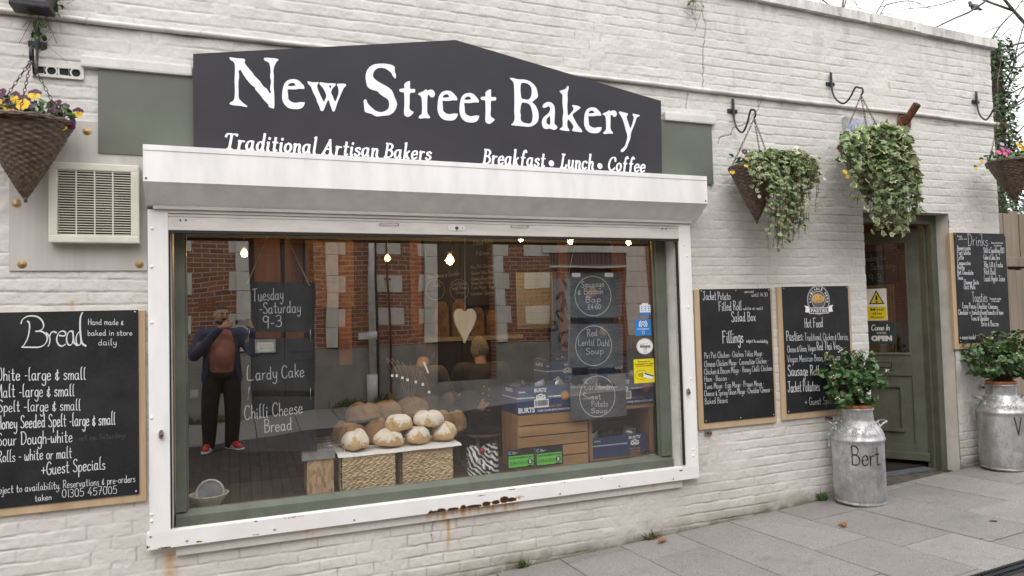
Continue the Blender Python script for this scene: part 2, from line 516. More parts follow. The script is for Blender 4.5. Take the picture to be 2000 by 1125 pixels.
def brick_mat(name, c1, c2, mortar, w=.215, h=.0725, ms=.010, plane='xz', off=.5, rough=.8, bump=.5, bias=0.0, warp=0.0):
    m, t, b = nt(name)
    g = t.nodes.new('ShaderNodeNewGeometry')
    sx = t.nodes.new('ShaderNodeSeparateXYZ'); t.links.new(g.outputs['Position'], sx.inputs[0])
    cx = t.nodes.new('ShaderNodeCombineXYZ')
    a, bb = (('X', 'Z') if plane == 'xz' else ('X', 'Y') if plane == 'xy' else ('Y', 'X') if plane == 'yx' else ('Y', 'Z'))
    t.links.new(sx.outputs[a], cx.inputs[0]); t.links.new(sx.outputs[bb], cx.inputs[1])
    br = t.nodes.new('ShaderNodeTexBrick')
    br.offset = off
    t.links.new(cx.outputs[0], br.inputs['Vector'])
    br.inputs['Scale'].default_value = 1
    br.inputs['Brick Width'].default_value = w; br.inputs['Row Height'].default_value = h
    br.inputs['Mortar Size'].default_value = ms * .5; br.inputs['Mortar Smooth'].default_value = .15
    br.inputs['Bias'].default_value = bias
    br.inputs['Color1'].default_value = (*c1, 1); br.inputs['Color2'].default_value = (*c2, 1); br.inputs['Mortar'].default_value = (*mortar, 1)
    n = _noise(t, 30, 5, .6)
    big = _noise(t, 1.1, 3)
    c = _mix(t, _ramp(t, n.outputs[0], [(.35, .3), (.65, 0.0)]).outputs[0], br.outputs['Color'], tuple(x * .5 for x in c2))
    c = _mix(t, _ramp(t, big.outputs[0], [(.35, .25), (.65, 0.0)]).outputs[0], c, tuple(x * .6 for x in c2))
    t.links.new(c, b.inputs['Base Color']); b.inputs['Roughness'].default_value = rough
    inv = _math(t, 'SUBTRACT', 1.0, br.outputs['Fac'])
    _bump(t, b, inv, bump, .008)
    return m
RED_BRICK = brick_mat('red_brick', (.37, .138, .066), (.20, .074, .046), (.52, .45, .38), ms=.014)
PAVER = brick_mat('block_paver', (.070, .055, .050), (.040, .033, .031), (.008, .007, .007), w=.2, h=.1, ms=.010, plane='yx', bump=.7)
STONE = M('ashlar_stone', (.62, .59, .52), .8, var=.05, scale=5, bump=.3, bscale=60, spots=(22, .76, (.24, .225, .19)))
STONE_DARK = M('plinth_stone', (.27, .255, .225), .85, var=.07, scale=3, bump=.3, bscale=50)
GREY_DOOR = M('grey_door_paint', (.075, .08, .085), .5, var=.08, scale=6)
GREY_PIPE = M('grey_downpipe', (.66, .65, .62), .5, var=.08, scale=8)
PAPER = M('white_paper', (.78, .77, .74), .8, var=.02)
def loaf_mat(name, crust, crust_d, flour, amt):
    m, t, b = nt(name)
    tc = t.nodes.new('ShaderNodeTexCoord')
    sx = t.nodes.new('ShaderNodeSeparateXYZ'); t.links.new(tc.outputs['Generated'], sx.inputs[0])
    n = _noise(t, 6, 5, .6); n2 = _noise(t, 55, 5, .75)
    c = _ramp(t, n.outputs[0], [(.35, crust_d), (.65, crust)]).outputs[0]
    base = _ramp(t, sx.outputs['Z'], [(.12, 1.0), (.42, 0.0)])
    c = _mix(t, _math(t, 'MULTIPLY', base.outputs[0], .55), c, (.62, .44, .22))
    at_ = t.nodes.new('ShaderNodeAttribute'); at_.attribute_name = 'flour'
    f = _math(t, 'ADD', at_.outputs['Fac'], _math(t, 'MULTIPLY', _math(t, 'SUBTRACT', n2.outputs[0], .5), 1.6))
    fr = _ramp(t, f, [(.5, 0.0), (.68, 1.0)])
    c = _mix(t, _math(t, 'MULTIPLY', fr.outputs[0], amt), c, flour)
    t.links.new(c, b.inputs['Base Color']); b.inputs['Roughness'].default_value = .8
    _bump(t, b, n2.outputs[0], .4, .006)
    return m
LOAF_FLOUR = loaf_mat('floured_crust', (.66, .45, .22), (.50, .29, .115), (.84, .78, .67), .9)
LOAF_BROWN = loaf_mat('brown_crust', (.33, .20, .095), (.20, .11, .045), (.72, .66, .55), .0)
def plain(name, rgb, rough=.5, **k):
    return M(name, rgb, rough, var=k.pop('var', .04), **k)
BOX_BLUE = plain('blue_card', (.036, .058, .135), .45)
INK_WHITE = plain('white_ink', (.80, .80, .80), .6, var=.01)
INK_BLACK = plain('black_ink', (.012, .012, .013), .5)
INK_ORANGE = plain('orange_ink', (.55, .24, .05), .6)
INK_ROSE = plain('rose_ink', (.42, .16, .15), .6)
INK_AQUA = plain('aqua_ink', (.10, .42, .52), .6)
STICKER_GREEN = plain('rating_green', (.13, .52, .07), .5)
STICKER_BLUE = plain('sticker_blue', (.025, .22, .62), .5)
STICKER_YELLOW = plain('sticker_yellow', (.80, .66, .015), .5)
STICKER_DARK = plain('open_sign_blue', (.022, .045, .052), .5)
HEART_WOOD = wood('bleached_heart_wood', (.60, .50, .33), (.46, .37, .23), 14, (1, 1, .12), .7)
PANE = glass_sheet('shop_window_glass', 2.05, (.97, .98, .975), 1.5, .10)
DOOR_PANE = glass_sheet('door_glass', 1.6, (.9, .92, .9), 1.0, .02)
IVY_GREEN = M('ivy_green', (.125, .195, .055), .45, var=.3, scale=30, dark=(.045, .09, .028))
IVY_CREAM = M('ivy_cream_margin', (.66, .64, .38), .55, var=.12, scale=30)
IVY_GREY = M('ivy_grey_green', (.17, .225, .10), .5, var=.2, scale=30)
LEAF_DARK = M('evergreen_leaf', (.056, .125, .036), .36, var=.3, scale=25, dark=(.02, .055, .014))
LEAF_MID = M('young_leaf', (.085, .16, .045), .42, var=.25, scale=25)
LEAF_TIP = M('pale_leaf_tip', (.20, .22, .075), .5, var=.2, scale=25)
BUD = M('pink_buds', (.33, .19, .12), .7, var=.2, scale=60)
STEM = M('woody_stem', (.09, .06, .035), .8, var=.2, scale=40)
PETAL_PURPLE = M('purple_petal', (.075, .012, .06), .6, var=.25, scale=60)
PETAL_YELLOW = M('yellow_petal', (.72, .46, .02), .6, var=.15, scale=60)
PETAL_PINK = M('pink_petal', (.55, .06, .22), .6, var=.15, scale=60)
PETAL_RED = M('red_petal', (.45, .015, .04), .6, var=.15, scale=60)
PETAL_LILAC = M('lilac_petal', (.33, .33, .52), .6, var=.15, scale=60)
PETAL_WHITE = M('white_petal', (.75, .73, .66), .6, var=.1, scale=60)
BARK = M('bare_bark', (.15, .13, .11), .9, var=.25, scale=20)
DEAD_LEAF = M('dead_leaf', (.30, .13, .045), .7, var=.25, scale=50)
WEED = M('weed_green', (.075, .12, .03), .6, var=.3, scale=60)
DRY_GRASS = M('dry_grass', (.24, .18, .09), .8, var=.25, scale=60)
SKIN = M('skin', (.52, .29, .205), .55, var=.08, scale=30)
# ------------------------------------------------------------------ noise for geometry
class VN:
    def __init__(self, seed):
        self.t = np.random.RandomState(seed).rand(256, 256)
    def __call__(self, x, z, f):
        x = np.asarray(x) * f + 100.5; z = np.asarray(z) * f + 57.3
        xi = np.floor(x).astype(int); zi = np.floor(z).astype(int)
        fx = x - xi; fz = z - zi
        fx = fx * fx * (3 - 2 * fx); fz = fz * fz * (3 - 2 * fz)
        t = self.t
        g = lambda a, b: t[a & 255, b & 255]
        return (g(xi, zi) * (1 - fx) + g(xi + 1, zi) * fx) * (1 - fz) + (g(xi, zi + 1) * (1 - fx) + g(xi + 1, zi + 1) * fx) * fz
    def fbm(self, x, z, f, o=4, g=.5):
        s = 0; a = 1; tot = 0
        for i in range(o):
            s = s + a * self(x + 13.7 * i, z - 7.1 * i, f * 2 ** i); tot += a; a *= g
        return s / tot
N1, N2, N3 = VN(1), VN(2), VN(3)
def seg_dist(X, Z, pts):
    d = np.full(X.shape, 9.0)
    for (x0, z0), (x1, z1) in zip(pts[:-1], pts[1:]):
        dx, dz = x1 - x0, z1 - z0
        L = dx * dx + dz * dz
        t = np.clip(((X - x0) * dx + (Z - z0) * dz) / L, 0, 1)
        d = np.minimum(d, np.hypot(X - x0 - t * dx, Z - z0 - t * dz))
    return d
def grid_mesh(name, V, nx, nz, mat, parent, attrs=None, keep=None, smooth=True):
    """mesh object from an nz x nx grid of points (numpy, world coordinates)"""
    me = bpy.data.meshes.new(name)
    i = np.arange(nx * nz).reshape(nz, nx)
    q = np.stack([i[:-1, :-1], i[:-1, 1:], i[1:, 1:], i[1:, :-1]], -1).reshape(-1, 4)
    if keep is not None: q = q[keep.reshape(-1)]
    base = Vector(parent['_b']) if parent is not None else Vector((0, 0, 0))
    P = V.reshape(-1, 3) - np.array(base)
    me.vertices.add(len(P)); me.vertices.foreach_set('co', P.astype(np.float32).ravel())
    me.loops.add(q.size); me.loops.foreach_set('vertex_index', q.astype(np.int32).ravel())
    me.polygons.add(len(q)); me.polygons.foreach_set('loop_start', np.arange(0, q.size, 4, dtype=np.int32))
    me.polygons.foreach_set('use_smooth', np.full(len(q), smooth))
    me.materials.append(mat)
    for k, a in (attrs or {}).items():
        at_ = me.attributes.new(k, 'FLOAT', 'POINT'); at_.data.foreach_set('value', a.astype(np.float32).ravel())
    me.update(); me.validate()
    o = bpy.data.objects.new(name, me); COL.objects.link(o)
    if parent is not None: o.parent = parent
    o['_b'] = tuple(base)
    return o

# ------------------------------------------------------------------ the bakery building
WIN = (-.362, 3.098, .262, 2.125)       # x0, x1, z0, z1 of the shop window opening
DOOR = (5.045, 6.098, -.20, 2.305)
XR = 6.785                              # right-hand corner of the wall
tl, tr_ = at(1480, 6), at(1934, 97)
def ztop(x): return tl.z + (tr_.z - tl.z) * (x - tl.x) / (tr_.x - tl.x)
bld = thing('bakery_building', 'single storey painted white brick bakery with parapet, shop window and open door', 'building', (3, 0, 0))

def make_wall():
    rs = np.random.RandomState(12)
    st = .0064
    def axis(a, b, cuts):
        s = np.arange(a, b + st, st)
        for c in cuts: s = s[np.abs(s - c) > st * .45]
        return np.sort(np.concatenate([s, cuts]))
    xs = axis(-2.9, XR, [WIN[0], WIN[1], DOOR[0], DOOR[1], XR])
    xs = xs[xs <= XR + 1e-6]
    zs = axis(-.48, 4.55, [WIN[2], WIN[3], DOOR[3]])
    X, Z = np.meshgrid(xs, zs)
    ch, bl = .0722, .222
    Zw = Z + (N1.fbm(X, Z, 1.1, 2) - .5) * .014 + (N2.fbm(X, Z, 11, 3) - .5) * .011
    Xw = X + (N3.fbm(X, Z, 5, 3) - .5) * .03
    row = np.floor((Zw + 1) / ch)
    fz = (Zw + 1) / ch - row
    half = np.where(row.astype(int) % 2 == 0, 0.0, .5)
    jit = (N2(row * 3.17, row * 1.3, 1.0) - .5) * .35
    u = (Xw + 3) / bl + half + jit
    colm = np.floor(u); fx = u - colm
    dz = np.minimum(fz, 1 - fz) * ch
    dx = np.minimum(fx, 1 - fx) * bl
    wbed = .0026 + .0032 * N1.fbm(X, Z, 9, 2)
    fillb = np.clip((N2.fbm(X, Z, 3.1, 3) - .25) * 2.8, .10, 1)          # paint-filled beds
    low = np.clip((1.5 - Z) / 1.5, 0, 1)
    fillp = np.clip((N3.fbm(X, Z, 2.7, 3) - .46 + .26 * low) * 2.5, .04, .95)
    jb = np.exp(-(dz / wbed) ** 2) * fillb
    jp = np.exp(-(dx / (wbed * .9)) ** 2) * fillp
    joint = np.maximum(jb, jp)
    hb = N1(row * 7.7 + colm * 3.3, row * 1.9 - colm * 5.1, 1.0)
    face = (hb - .5) * .0055 + (N3.fbm(X, Z, 14, 4) - .5) * .0080 + (N2.fbm(X, Z, 45, 3) - .5) * .0032
    # every course stands a little out at its lower arris and lips over the bed below
    lip = (fz - .5) * -.0006
    h = -.0068 + joint * (.0060 + .0016 * low) + face + lip
    # render band and smoother patches round the shop window
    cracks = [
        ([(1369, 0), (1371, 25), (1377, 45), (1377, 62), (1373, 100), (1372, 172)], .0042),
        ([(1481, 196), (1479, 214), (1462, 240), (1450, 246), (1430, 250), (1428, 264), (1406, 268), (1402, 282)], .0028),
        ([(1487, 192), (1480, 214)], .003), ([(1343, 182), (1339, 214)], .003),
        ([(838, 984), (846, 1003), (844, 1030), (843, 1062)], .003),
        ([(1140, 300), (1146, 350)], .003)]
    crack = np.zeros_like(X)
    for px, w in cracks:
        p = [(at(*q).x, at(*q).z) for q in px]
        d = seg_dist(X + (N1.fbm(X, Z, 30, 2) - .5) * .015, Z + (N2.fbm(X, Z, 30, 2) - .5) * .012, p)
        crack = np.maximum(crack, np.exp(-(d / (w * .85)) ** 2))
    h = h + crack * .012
    foot = Z - (-.325 + .0488 * X)
    moss = np.clip(1.0 - foot / (.07 + .16 * N1.fbm(X, Z, 2.2, 4)), 0, 1) ** 1.3 * (.25 + .9 * N2.fbm(X, Z, 12, 4))
    moss = np.clip(moss * 1.25, 0, .9)
    dirt_shade = np.clip(joint * (.13 + .70 * np.clip(N3.fbm(X, Z, 1.9, 4) - .33, 0, 1)), 0, .5)  # joint grime, with the shade of the crevices painted in
    # patchy darkening under the cable pipe, drip streaks below the coping
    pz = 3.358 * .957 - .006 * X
    dirt_shade += np.clip(1 - (pz - .02 - Z) / .07, 0, 1) * (Z < pz - .018) * np.clip(N1.fbm(X, Z, 6, 4) - .42, 0, 1) * 2.0
    dirt_shade += np.clip((N2.fbm(X * 1.0, Z * .35, 9, 4) - .60) * 2.2, 0, .3) * np.clip((Z - 3.2) / .9, 0, 1)
    # weathered greyer zone low on the right and beside the door
    dirt_shade += np.clip((N1.fbm(X, Z, 1.1, 4) - .52) * 1.6, 0, .22) * np.clip(1.2 - foot, 0, 1)
    for q in range(26):          # grey drips and scuffs
        xq, zq = rs.uniform(-1.5, 6.7), rs.uniform(.3, 3.9); L = rs.uniform(.08, .4)
        dirt_shade += np.exp(-((X - xq - (N1.fbm(X, Z, 7, 2) - .5) * .03) / rs.uniform(.006, .02)) ** 2) * np.clip((zq - Z) / .02, 0, 1) * np.clip(1 - (zq - Z) / L, 0, 1) * rs.uniform(.1, .3)
    for q in range(70):
        xq, zq = rs.uniform(-1.5, 6.7), rs.uniform(-.2, 3.9)
        dirt_shade += np.exp(-((X - xq) ** 2 + (Z - zq) ** 2) / rs.uniform(.003, .008) ** 2) * rs.uniform(.3, .9)
    rust = np.zeros_like(X)
    def run(px, py, lenm, w, k):
        nonlocal rust
        p = at(px, py)
        xx = X - p.x - (N2.fbm(X * 0 + 3, Z, 8, 2) - .5) * .02
        dn = p.z - Z
        r = np.exp(-(xx / w) ** 2) * np.clip(dn / .012, 0, 1) * np.clip(1 - dn / lenm, 0, 1) ** .7 * (dn > 0)
        rust = np.maximum(rust, 1.7 * r * k * (.45 + .75 * N1.fbm(X, Z, 25, 3)))
    for a in ((874, 995, .30, .011, .95), (866, 997, .12, .006, .6), (905, 990, .10, .006, .5), (949, 985, .09, .006, .45), (332, 1075, .30, .03, .55),
              (848, 1000, .10, .008, .5), (1765, 262, .2, .022, .95), (1735, 158, .12, .012, .7), (1757, 235, .12, .016, .6), (1190, 945, .10, .006, .4),
              (1745, 240, .15, .018, .5), (53, 690, .04, .006, .8), (890, 990, .2, .007, .5), (925, 985, .16, .006, .45), (142, 585, .07, .009, .55), (1710, 232, .1, .02, .5)):
        run(*a)
    V = np.stack([X, h, Z], -1)
    xc = (X[:-1, :-1] + X[1:, 1:]) / 2; zc = (Z[:-1, :-1] + Z[1:, 1:]) / 2
    keep = ~((xc > WIN[0]) & (xc < WIN[1]) & (zc > WIN[2]) & (zc < WIN[3]))
    keep &= ~((xc > DOOR[0]) & (xc < DOOR[1]) & (zc < DOOR[3]))
    keep &= zc < (tl.z + (tr_.z - tl.z) * (xc - tl.x) / (tr_.x - tl.x)) + .02
    keep &= zc > -.06 + (-.325 + .0488 * xc)
    return grid_mesh('wall', V, len(xs), len(zs), PAINT, bld, dict(dirt_shade=np.clip(dirt_shade, 0, .75), moss=moss, rust=np.clip(rust, 0, 1), crack=np.clip(crack * .75, 0, 1)), keep)
make_wall()

# thickness of the wall, reveals and the return at the corner
b = MB()
Y0, Y1 = .0045, .27
zt = ztop(XR) - .01
b.box((-5, Y0, -.5), (WIN[0], Y1, zt), WHITE_SMOOTH)
b.box((WIN[1], Y0, -.5), (DOOR[0], Y1, zt), WHITE_SMOOTH)
b.box((WIN[0], Y0, -.5), (WIN[1], Y1, WIN[2]), WHITE_SMOOTH)
b.box((WIN[0], Y0, WIN[3]), (WIN[1], Y1, zt), WHITE_SMOOTH)
b.box((DOOR[0], Y0, DOOR[3]), (DOOR[1], Y1, zt), WHITE_SMOOTH)
b.box((DOOR[1], Y0, -.5), (XR - .003, Y1, zt), WHITE_SMOOTH)
b.box((XR - .25, Y1 + .001, -.5), (XR - .004, 5.0, zt - .02), PAINT)
b.build('wall_core', bld)
segs = [(-5, 3.97), (3.985, 5.185), (5.20, 5.80), (5.812, XR + .045)]
for i, (x0, x1) in enumerate(segs):
    e = .012 if i == 2 else 0
    b = MB(); b.prism([(x0, -.052 - e, ztop(x0) + .0), (x1, -.052 - e, ztop(x1) + .0), (x1, -.052 - e, ztop(x1) + .082), (x0, -.052 - e, ztop(x0) + .082)], (0, .40, 0), COPING); b.build('coping_stone', bld)
for (xa, xb, za, zb, d) in ((at(160, 118).x, at(376, 140).x, at(160, 132).z, at(376, 140).z, .045), (at(1293, 225).x, at(1392, 235).x, at(1293, 236).z, at(1392, 241).z, .045)):
    b = MB(); b.bbox((xa, -d, min(za, zb) - .004), (xb, .0, min(za, zb) + .062), WHITE_SMOOTH, .012); b.build('ledge', bld)
# patch of flat render above the door, behind the second basket
# air brick
b = MB()
p0, p1 = at(66, 152), at(162, 128)
p0.z, p1.z = at(66, 146).z - .006, at(66, 128).z
b.box((p0.x, -.017, p0.z), (p1.x, -.004, p1.z), DARK)
n = 4
w = (p1.x - p0.x) / n; hh = (p1.z - p0.z)
b.box((p0.x - .006, -.026, p1.z - .008), (p1.x + .006, -.005, p1.z + .006), PAINT)
b.box((p0.x - .006, -.026, p0.z - .006), (p1.x + .006, -.005, p0.z + .008), PAINT)
b.box((p0.x - .008, -.0255, p0.z), (p0.x + .006, -.0055, p1.z), PAINT)
b.box((p1.x - .006, -.0255, p0.z), (p1.x + .008, -.0055, p1.z), PAINT)
for i in range(n):
    cx, cz = p0.x + w * (i + .5), (p0.z + p1.z) / 2
    if i % 2:
        ring = [(cx + .026 * math.cos(a), -.021, cz + .026 * math.sin(a)) for a in np.linspace(0, 2 * PI, 17)]
        b.tube(ring, .0052, PAINT, 6, False)
    else:
        b.tube([(cx - .024, -.021, cz - .022), (cx + .024, -.021, cz - .022), (cx + .024, -.021, cz + .022), (cx - .024, -.021, cz + .022), (cx - .024, -.021, cz - .022)], .005, PAINT, 6, False)
    for s in (-1, 1):
        for q in (-1, 1):
            b.tube([(cx + s * .02, -.0205, cz + q * .02), (cx + s * w * .5, -.0205, cz + q * hh * .46)], .0046, PAINT, 6)
b.build('air_brick', bld)

# window frame, pane, sill
wroot = thing('window', None, None, (WIN[0], .1, WIN[2]))
wroot.parent = bld; wroot.location = Vector((WIN[0], .1, WIN[2])) - Vector(bld['_b'])
b = MB()
FX0, FX1, FZ0, FZ1 = -.352, 3.085, .285, 2.115
b.bbox((FX0, .098, FZ0 + .085), (FX0 + .058, .165, FZ1), GREEN, .006)
b.bbox((FX1 - .085, .098, FZ0 + .085), (FX1, .165, FZ1), GREEN, .006)
b.bbox((FX0, .097, FZ1 - .06), (FX1, .165, FZ1 + .002), GREEN, .006)
# bottom rail with a sloped weathering on top
sl = [(FX0, .085, FZ0), (FX0, .085, FZ0 + .062), (FX0, .128, FZ0 + .088), (FX0, .165, FZ0 + .088), (FX0, .165, FZ0)]
b.prism(sl, (FX1 - FX0, 0, 0), GREEN)
b.bbox((FX0 + .057, .120, FZ0 + .086), (FX0 + .068, .140, FZ1 - .05), GREEN, .003)
b.bbox((FX1 - .096, .120, FZ0 + .086), (FX1 - .084, .140, FZ1 - .05), GREEN, .003)
b.build('frame', wroot)
b = MB()
b.poly([(FX0 + .05, .146, FZ0 + .08), (FX1 - .08, .146, FZ0 + .08), (FX1 - .08, .146, FZ1 - .05), (FX0 + .05, .146, FZ1 - .05)], PANE)
b.build('pane', wroot)
b = MB()                                            # rough mortar sill under the frame
b.prism([(WIN[0] + .002, -.03, WIN[2] + .0), (WIN[0] + .002, -.03, WIN[2] + .012), (WIN[0] + .002, .16, WIN[2] + .022), (WIN[0] + .002, .16, WIN[2])], (WIN[1] - WIN[0] - .004, 0, 0), WHITE_SMOOTH)
b.build('sill', wroot)
b = MB()                                            # painted concrete sill below the metal bar
b.bbox((at(345, 1078).x, -.034, .158), (at(1327, 925).x, -.002, .224), WHITE_SMOOTH, .006)
b.build('lower_sill', wroot)
def sill_face():
    x0, x1 = at(345, 1078).x + .004, at(1327, 925).x - .004
    xs = np.linspace(x0, x1, 520); zs = np.linspace(.161, .221, 12)
    X, Z = np.meshgrid(xs, zs); r = np.zeros_like(X); rs = np.random.RandomState(3)
    xa, xb = at(830, 1000, -.036).x, at(1015, 975, -.036).x
    for q in range(34):
        xq = rs.uniform(xa, xb) if q < 26 else rs.uniform(x0, x1); k = rs.uniform(.4, 1.15) if q < 26 else rs.uniform(.2, .5)
        r = np.maximum(r, k * np.exp(-((X - xq) / rs.uniform(.006, .02)) ** 2) * np.clip(1.3 - (.221 - Z) / rs.uniform(.03, .09), 0, 1))
    r = np.maximum(r, .6 * np.clip((X - xa) / .05, 0, 1) * np.clip((xb - X) / .05, 0, 1) * np.clip((Z - .18) / .03, 0, 1) * N1.fbm(X, Z, 30, 3) * 1.5)
    V = np.stack([X, -.0352 + (N2.fbm(X, Z, 20, 3) - .5) * .0015, Z], -1); o = np.zeros_like(X)
    grid_mesh('sill_face', V, len(xs), len(zs), PAINT, wroot, dict(rust=np.clip(r, 0, 1), dirt_shade=o + .05, moss=o, crack=o))
sill_face()

# ------------------------------------------------------------------ roller shutter round the window
sh = thing('roller_shutter', 'white metal roller shutter raised above the shop window, rusting along its bottom bar', 'shutter', (1.37, -.03, .22))
SX0, SX1 = -.474, 3.258
b = MB()
prof = [(-.010, 2.468), (-.22, 2.468), (-.22, 2.268), (-.205, 2.258), (-.075, 2.158), (-.010, 2.158)]
b.prism([(SX0, y, z) for y, z in prof], (SX1 - SX0, 0, 0), WHITE_METAL)
b.bbox((SX0 - .002, -.2235, 2.441), (SX1 + .002, -.15, 2.472), WHITE_METAL, .002)
b.build('housing', sh)
for x in (SX0 - .003, SX1 - .001):
    b = MB(); b.prism([(x, y * 1.012, z) for y, z in [(-.010, 2.470), (-.22, 2.470), (-.22, 2.266), (-.205, 2.255), (-.075, 2.154), (-.010, 2.154)]], (.004, 0, 0), WHITE_METAL); b.build('end_cap', sh)
for x, z in ((SX0 + .012, 2.285), (SX1 - .014, 2.288)):
    b = MB(); b.ball((x, -.2215, z), .006, BLACK_METAL, 8, 6, (1, .5, 1)); b.build('screw', sh)
b = MB()
b.bbox((SX0 + .03, -.085, 2.137), (SX1 - .04, -.012, 2.157), GRIMY_WHITE, .004)
b.bbox((SX0 + .105, -.068, 2.118), (SX1 - .145, -.014, 2.136), GRIMY_WHITE, .004)
b.bbox((SX0 + .105, -.058, 2.098), (SX1 - .145, -.016, 2.117), GRIMY_WHITE, .004)
b.build('curtain', sh)
bb = MB()
bb.bbox((SX0 + .106, -.062, 2.020), (SX1 - .148, -.018, 2.096), GRIMY_WHITE, .004)
bb.box((SX0 + .107, -.058, 2.004), (SX1 - .149, -.022, 2.0195), BLACK_RUBBER)
bar = bb.build('bottom_bar', sh)
for px0, px1, py in ((741, 778, 437), (998, 1031, 441)):
    b = MB(); a0, a1 = at(px0, py, -.065), at(px1, py, -.065)
    b.tube([(a0.x, -.062, a0.z - .006), (a0.x, -.078, a0.z), (a0.x + .006, -.08, a0.z + .003), (a1.x - .006, -.08, a0.z + .003), (a1.x, -.078, a0.z), (a1.x, -.062, a0.z - .006)], .0032, STEEL, 6)
    b.build('handle', bar)
b = MB(); c = at(892, 445.5, -.064)
ol = [(c.x + sx * .044 + .017 * math.cos(a), -.0665, c.z + .017 * math.sin(a)) for sx, rg in ((1, np.linspace(-PI/2, PI/2, 9)), (-1, np.linspace(PI/2, 1.5*PI, 9))) for a in rg]
b.prism(ol, (0, .006, 0), WHITE_METAL)
b.lathe([(0, .004), (.010, .004), (.012, 0)], RUST, (c.x, -.0665, c.z), 16, M=Matrix.Rotation(PI/2, 4, 'X'))
for s in (-1, 1): b.ball((c.x + s * .04, -.067, c.z), .0035, BLACK_METAL, 8, 5, (1, .5, 1))
b.build('lock', bar)
for px, py in ((352, 430), (363, 430), (1294, 447), (1301, 447)):
    c = at(px, py, -.064); b = MB(); b.ball((c.x, -.0625, c.z), .0055, BLACK_METAL, 8, 5, (1, .5, 1)); b.build('screw', bar)
for nm, x0, x1, bolts, kx, ky in (('guide_rail', -.474, -.368, [(297, 446), (296, 521), (296, 630), (296, 816), (296, 1005), (296, 1018)], 315, 848),
                                  ('guide_rail', 3.108, 3.213, [(1336, 478), (1341, 500), (1345, 600), (1350, 740), (1354, 878), (1354, 890)], 1343, 765)):
    b = MB()
    inner = x1 if x0 < 0 else x0
    b.bbox((x0, -.062, .3), (x1, -.012, 2.136), WHITE_METAL, .004)
    b.box((inner - (.003 if x0 < 0 else .007), -.045, .32), (inner + (.007 if x0 < 0 else .003), -.02, 2.0), BLACK_RUBBER)
    r = b.build(nm, sh)
    for px, py in bolts:
        c = at(px, py, -.062); b = MB(); b.ball((c.x, -.063, c.z), .0095, WHITE_METAL, 10, 6, (1, .55, 1)); b.build('bolt', r)
    b = MB(); c = at(kx, ky, -.066)
    ol = [(c.x + .013 * math.cos(a), -.082, c.z + .026 * math.sin(a)) for a in np.linspace(0, 2 * PI, 20, endpoint=False)]
    b.prism(ol, (0, .02, 0), STEEL)
    b.lathe([(0, .012), (.007, .012), (.009, 0)], RUST, (c.x + .002, -.0815, c.z - .004), 14, M=Matrix.Rotation(PI/2, 4, 'X'))
    b.build('lock', r)
# the bottom bar fixed under the window: rust eats its lower and upper edges
def sill_bar():
    xs = np.linspace(-.489, 3.212, 760); zs = np.linspace(.2205, .3105, 20)
    X, Z = np.meshgrid(xs, zs)
    rust = np.zeros_like(X)
    def patch(px, py, w, hgt, k):
        nonlocal rust
        p = at(px, py, -.064)
        rust = np.maximum(rust, 1.12 * k * np.exp(-((X - p.x) / w) ** 2 - ((Z - p.z) / hgt) ** 2))
    for a in ((845, 1001, .03, .010, 1.4), (862, 998, .03, .016, 1.5), (885, 995, .04, .011, 1.4), (905, 992, .02, .018, 1.4), (925, 989, .05, .010, 1.4), (950, 984, .03, .014, 1.4), (985, 976, .03, .021, 1.5), (998, 976, .04, .014, 1.4), (968, 981, .03, .013, 1.4),
              (660, 994, .08, .005, 1.0), (620, 1001, .1, .004, .95), (575, 1010, .1, .0035, .8), (500, 1017, .012, .008, .9), (840, 967, .05, .004, .9), (900, 962, .06, .004, .8), (1000, 955, .04, .006, 1.0),
              (1175, 932, .012, .010, 1.25), (1330, 919, .02, .006, 1.0), (390, 1058, .03, .007, .7), (320, 1070, .05, .008, .75), (500, 1044, .03, .006, .65), (288, 1070, .02, .02, .6), (1010, 972, .06, .02, .5),
              (940, 968, .05, .004, .7), (1040, 950, .06, .004, .7), (1100, 943, .05, .004, .65), (780, 977, .05, .0035, .7), (700, 987, .05, .004, .8)):
        patch(*a)
    y = -.064 + (N1.fbm(X, Z, 8, 3) - .5) * .003
    V = np.stack([X, y, Z], -1)
    return grid_mesh('sill_bar', V, len(xs), len(zs), RUSTY_WHITE, sh, dict(rust=rust))
sb = sill_bar()
b = MB()
b.box((-.4885, -.0605, .221), (3.2115, -.0, .31), WHITE_METAL)
b.build('bar_back', sb)
for px, py in ((365, 1056), (536, 1034), (692, 1015), (841, 997), (1094, 964), (1210, 949), (1363 - 48, 935), (294, 1048)):
    c = at(px, py, -.066); b = MB(); b.ball((c.x, -.066, c.z), .007, STEEL, 8, 6, (1, .5, 1)); b.build('screw', sb)

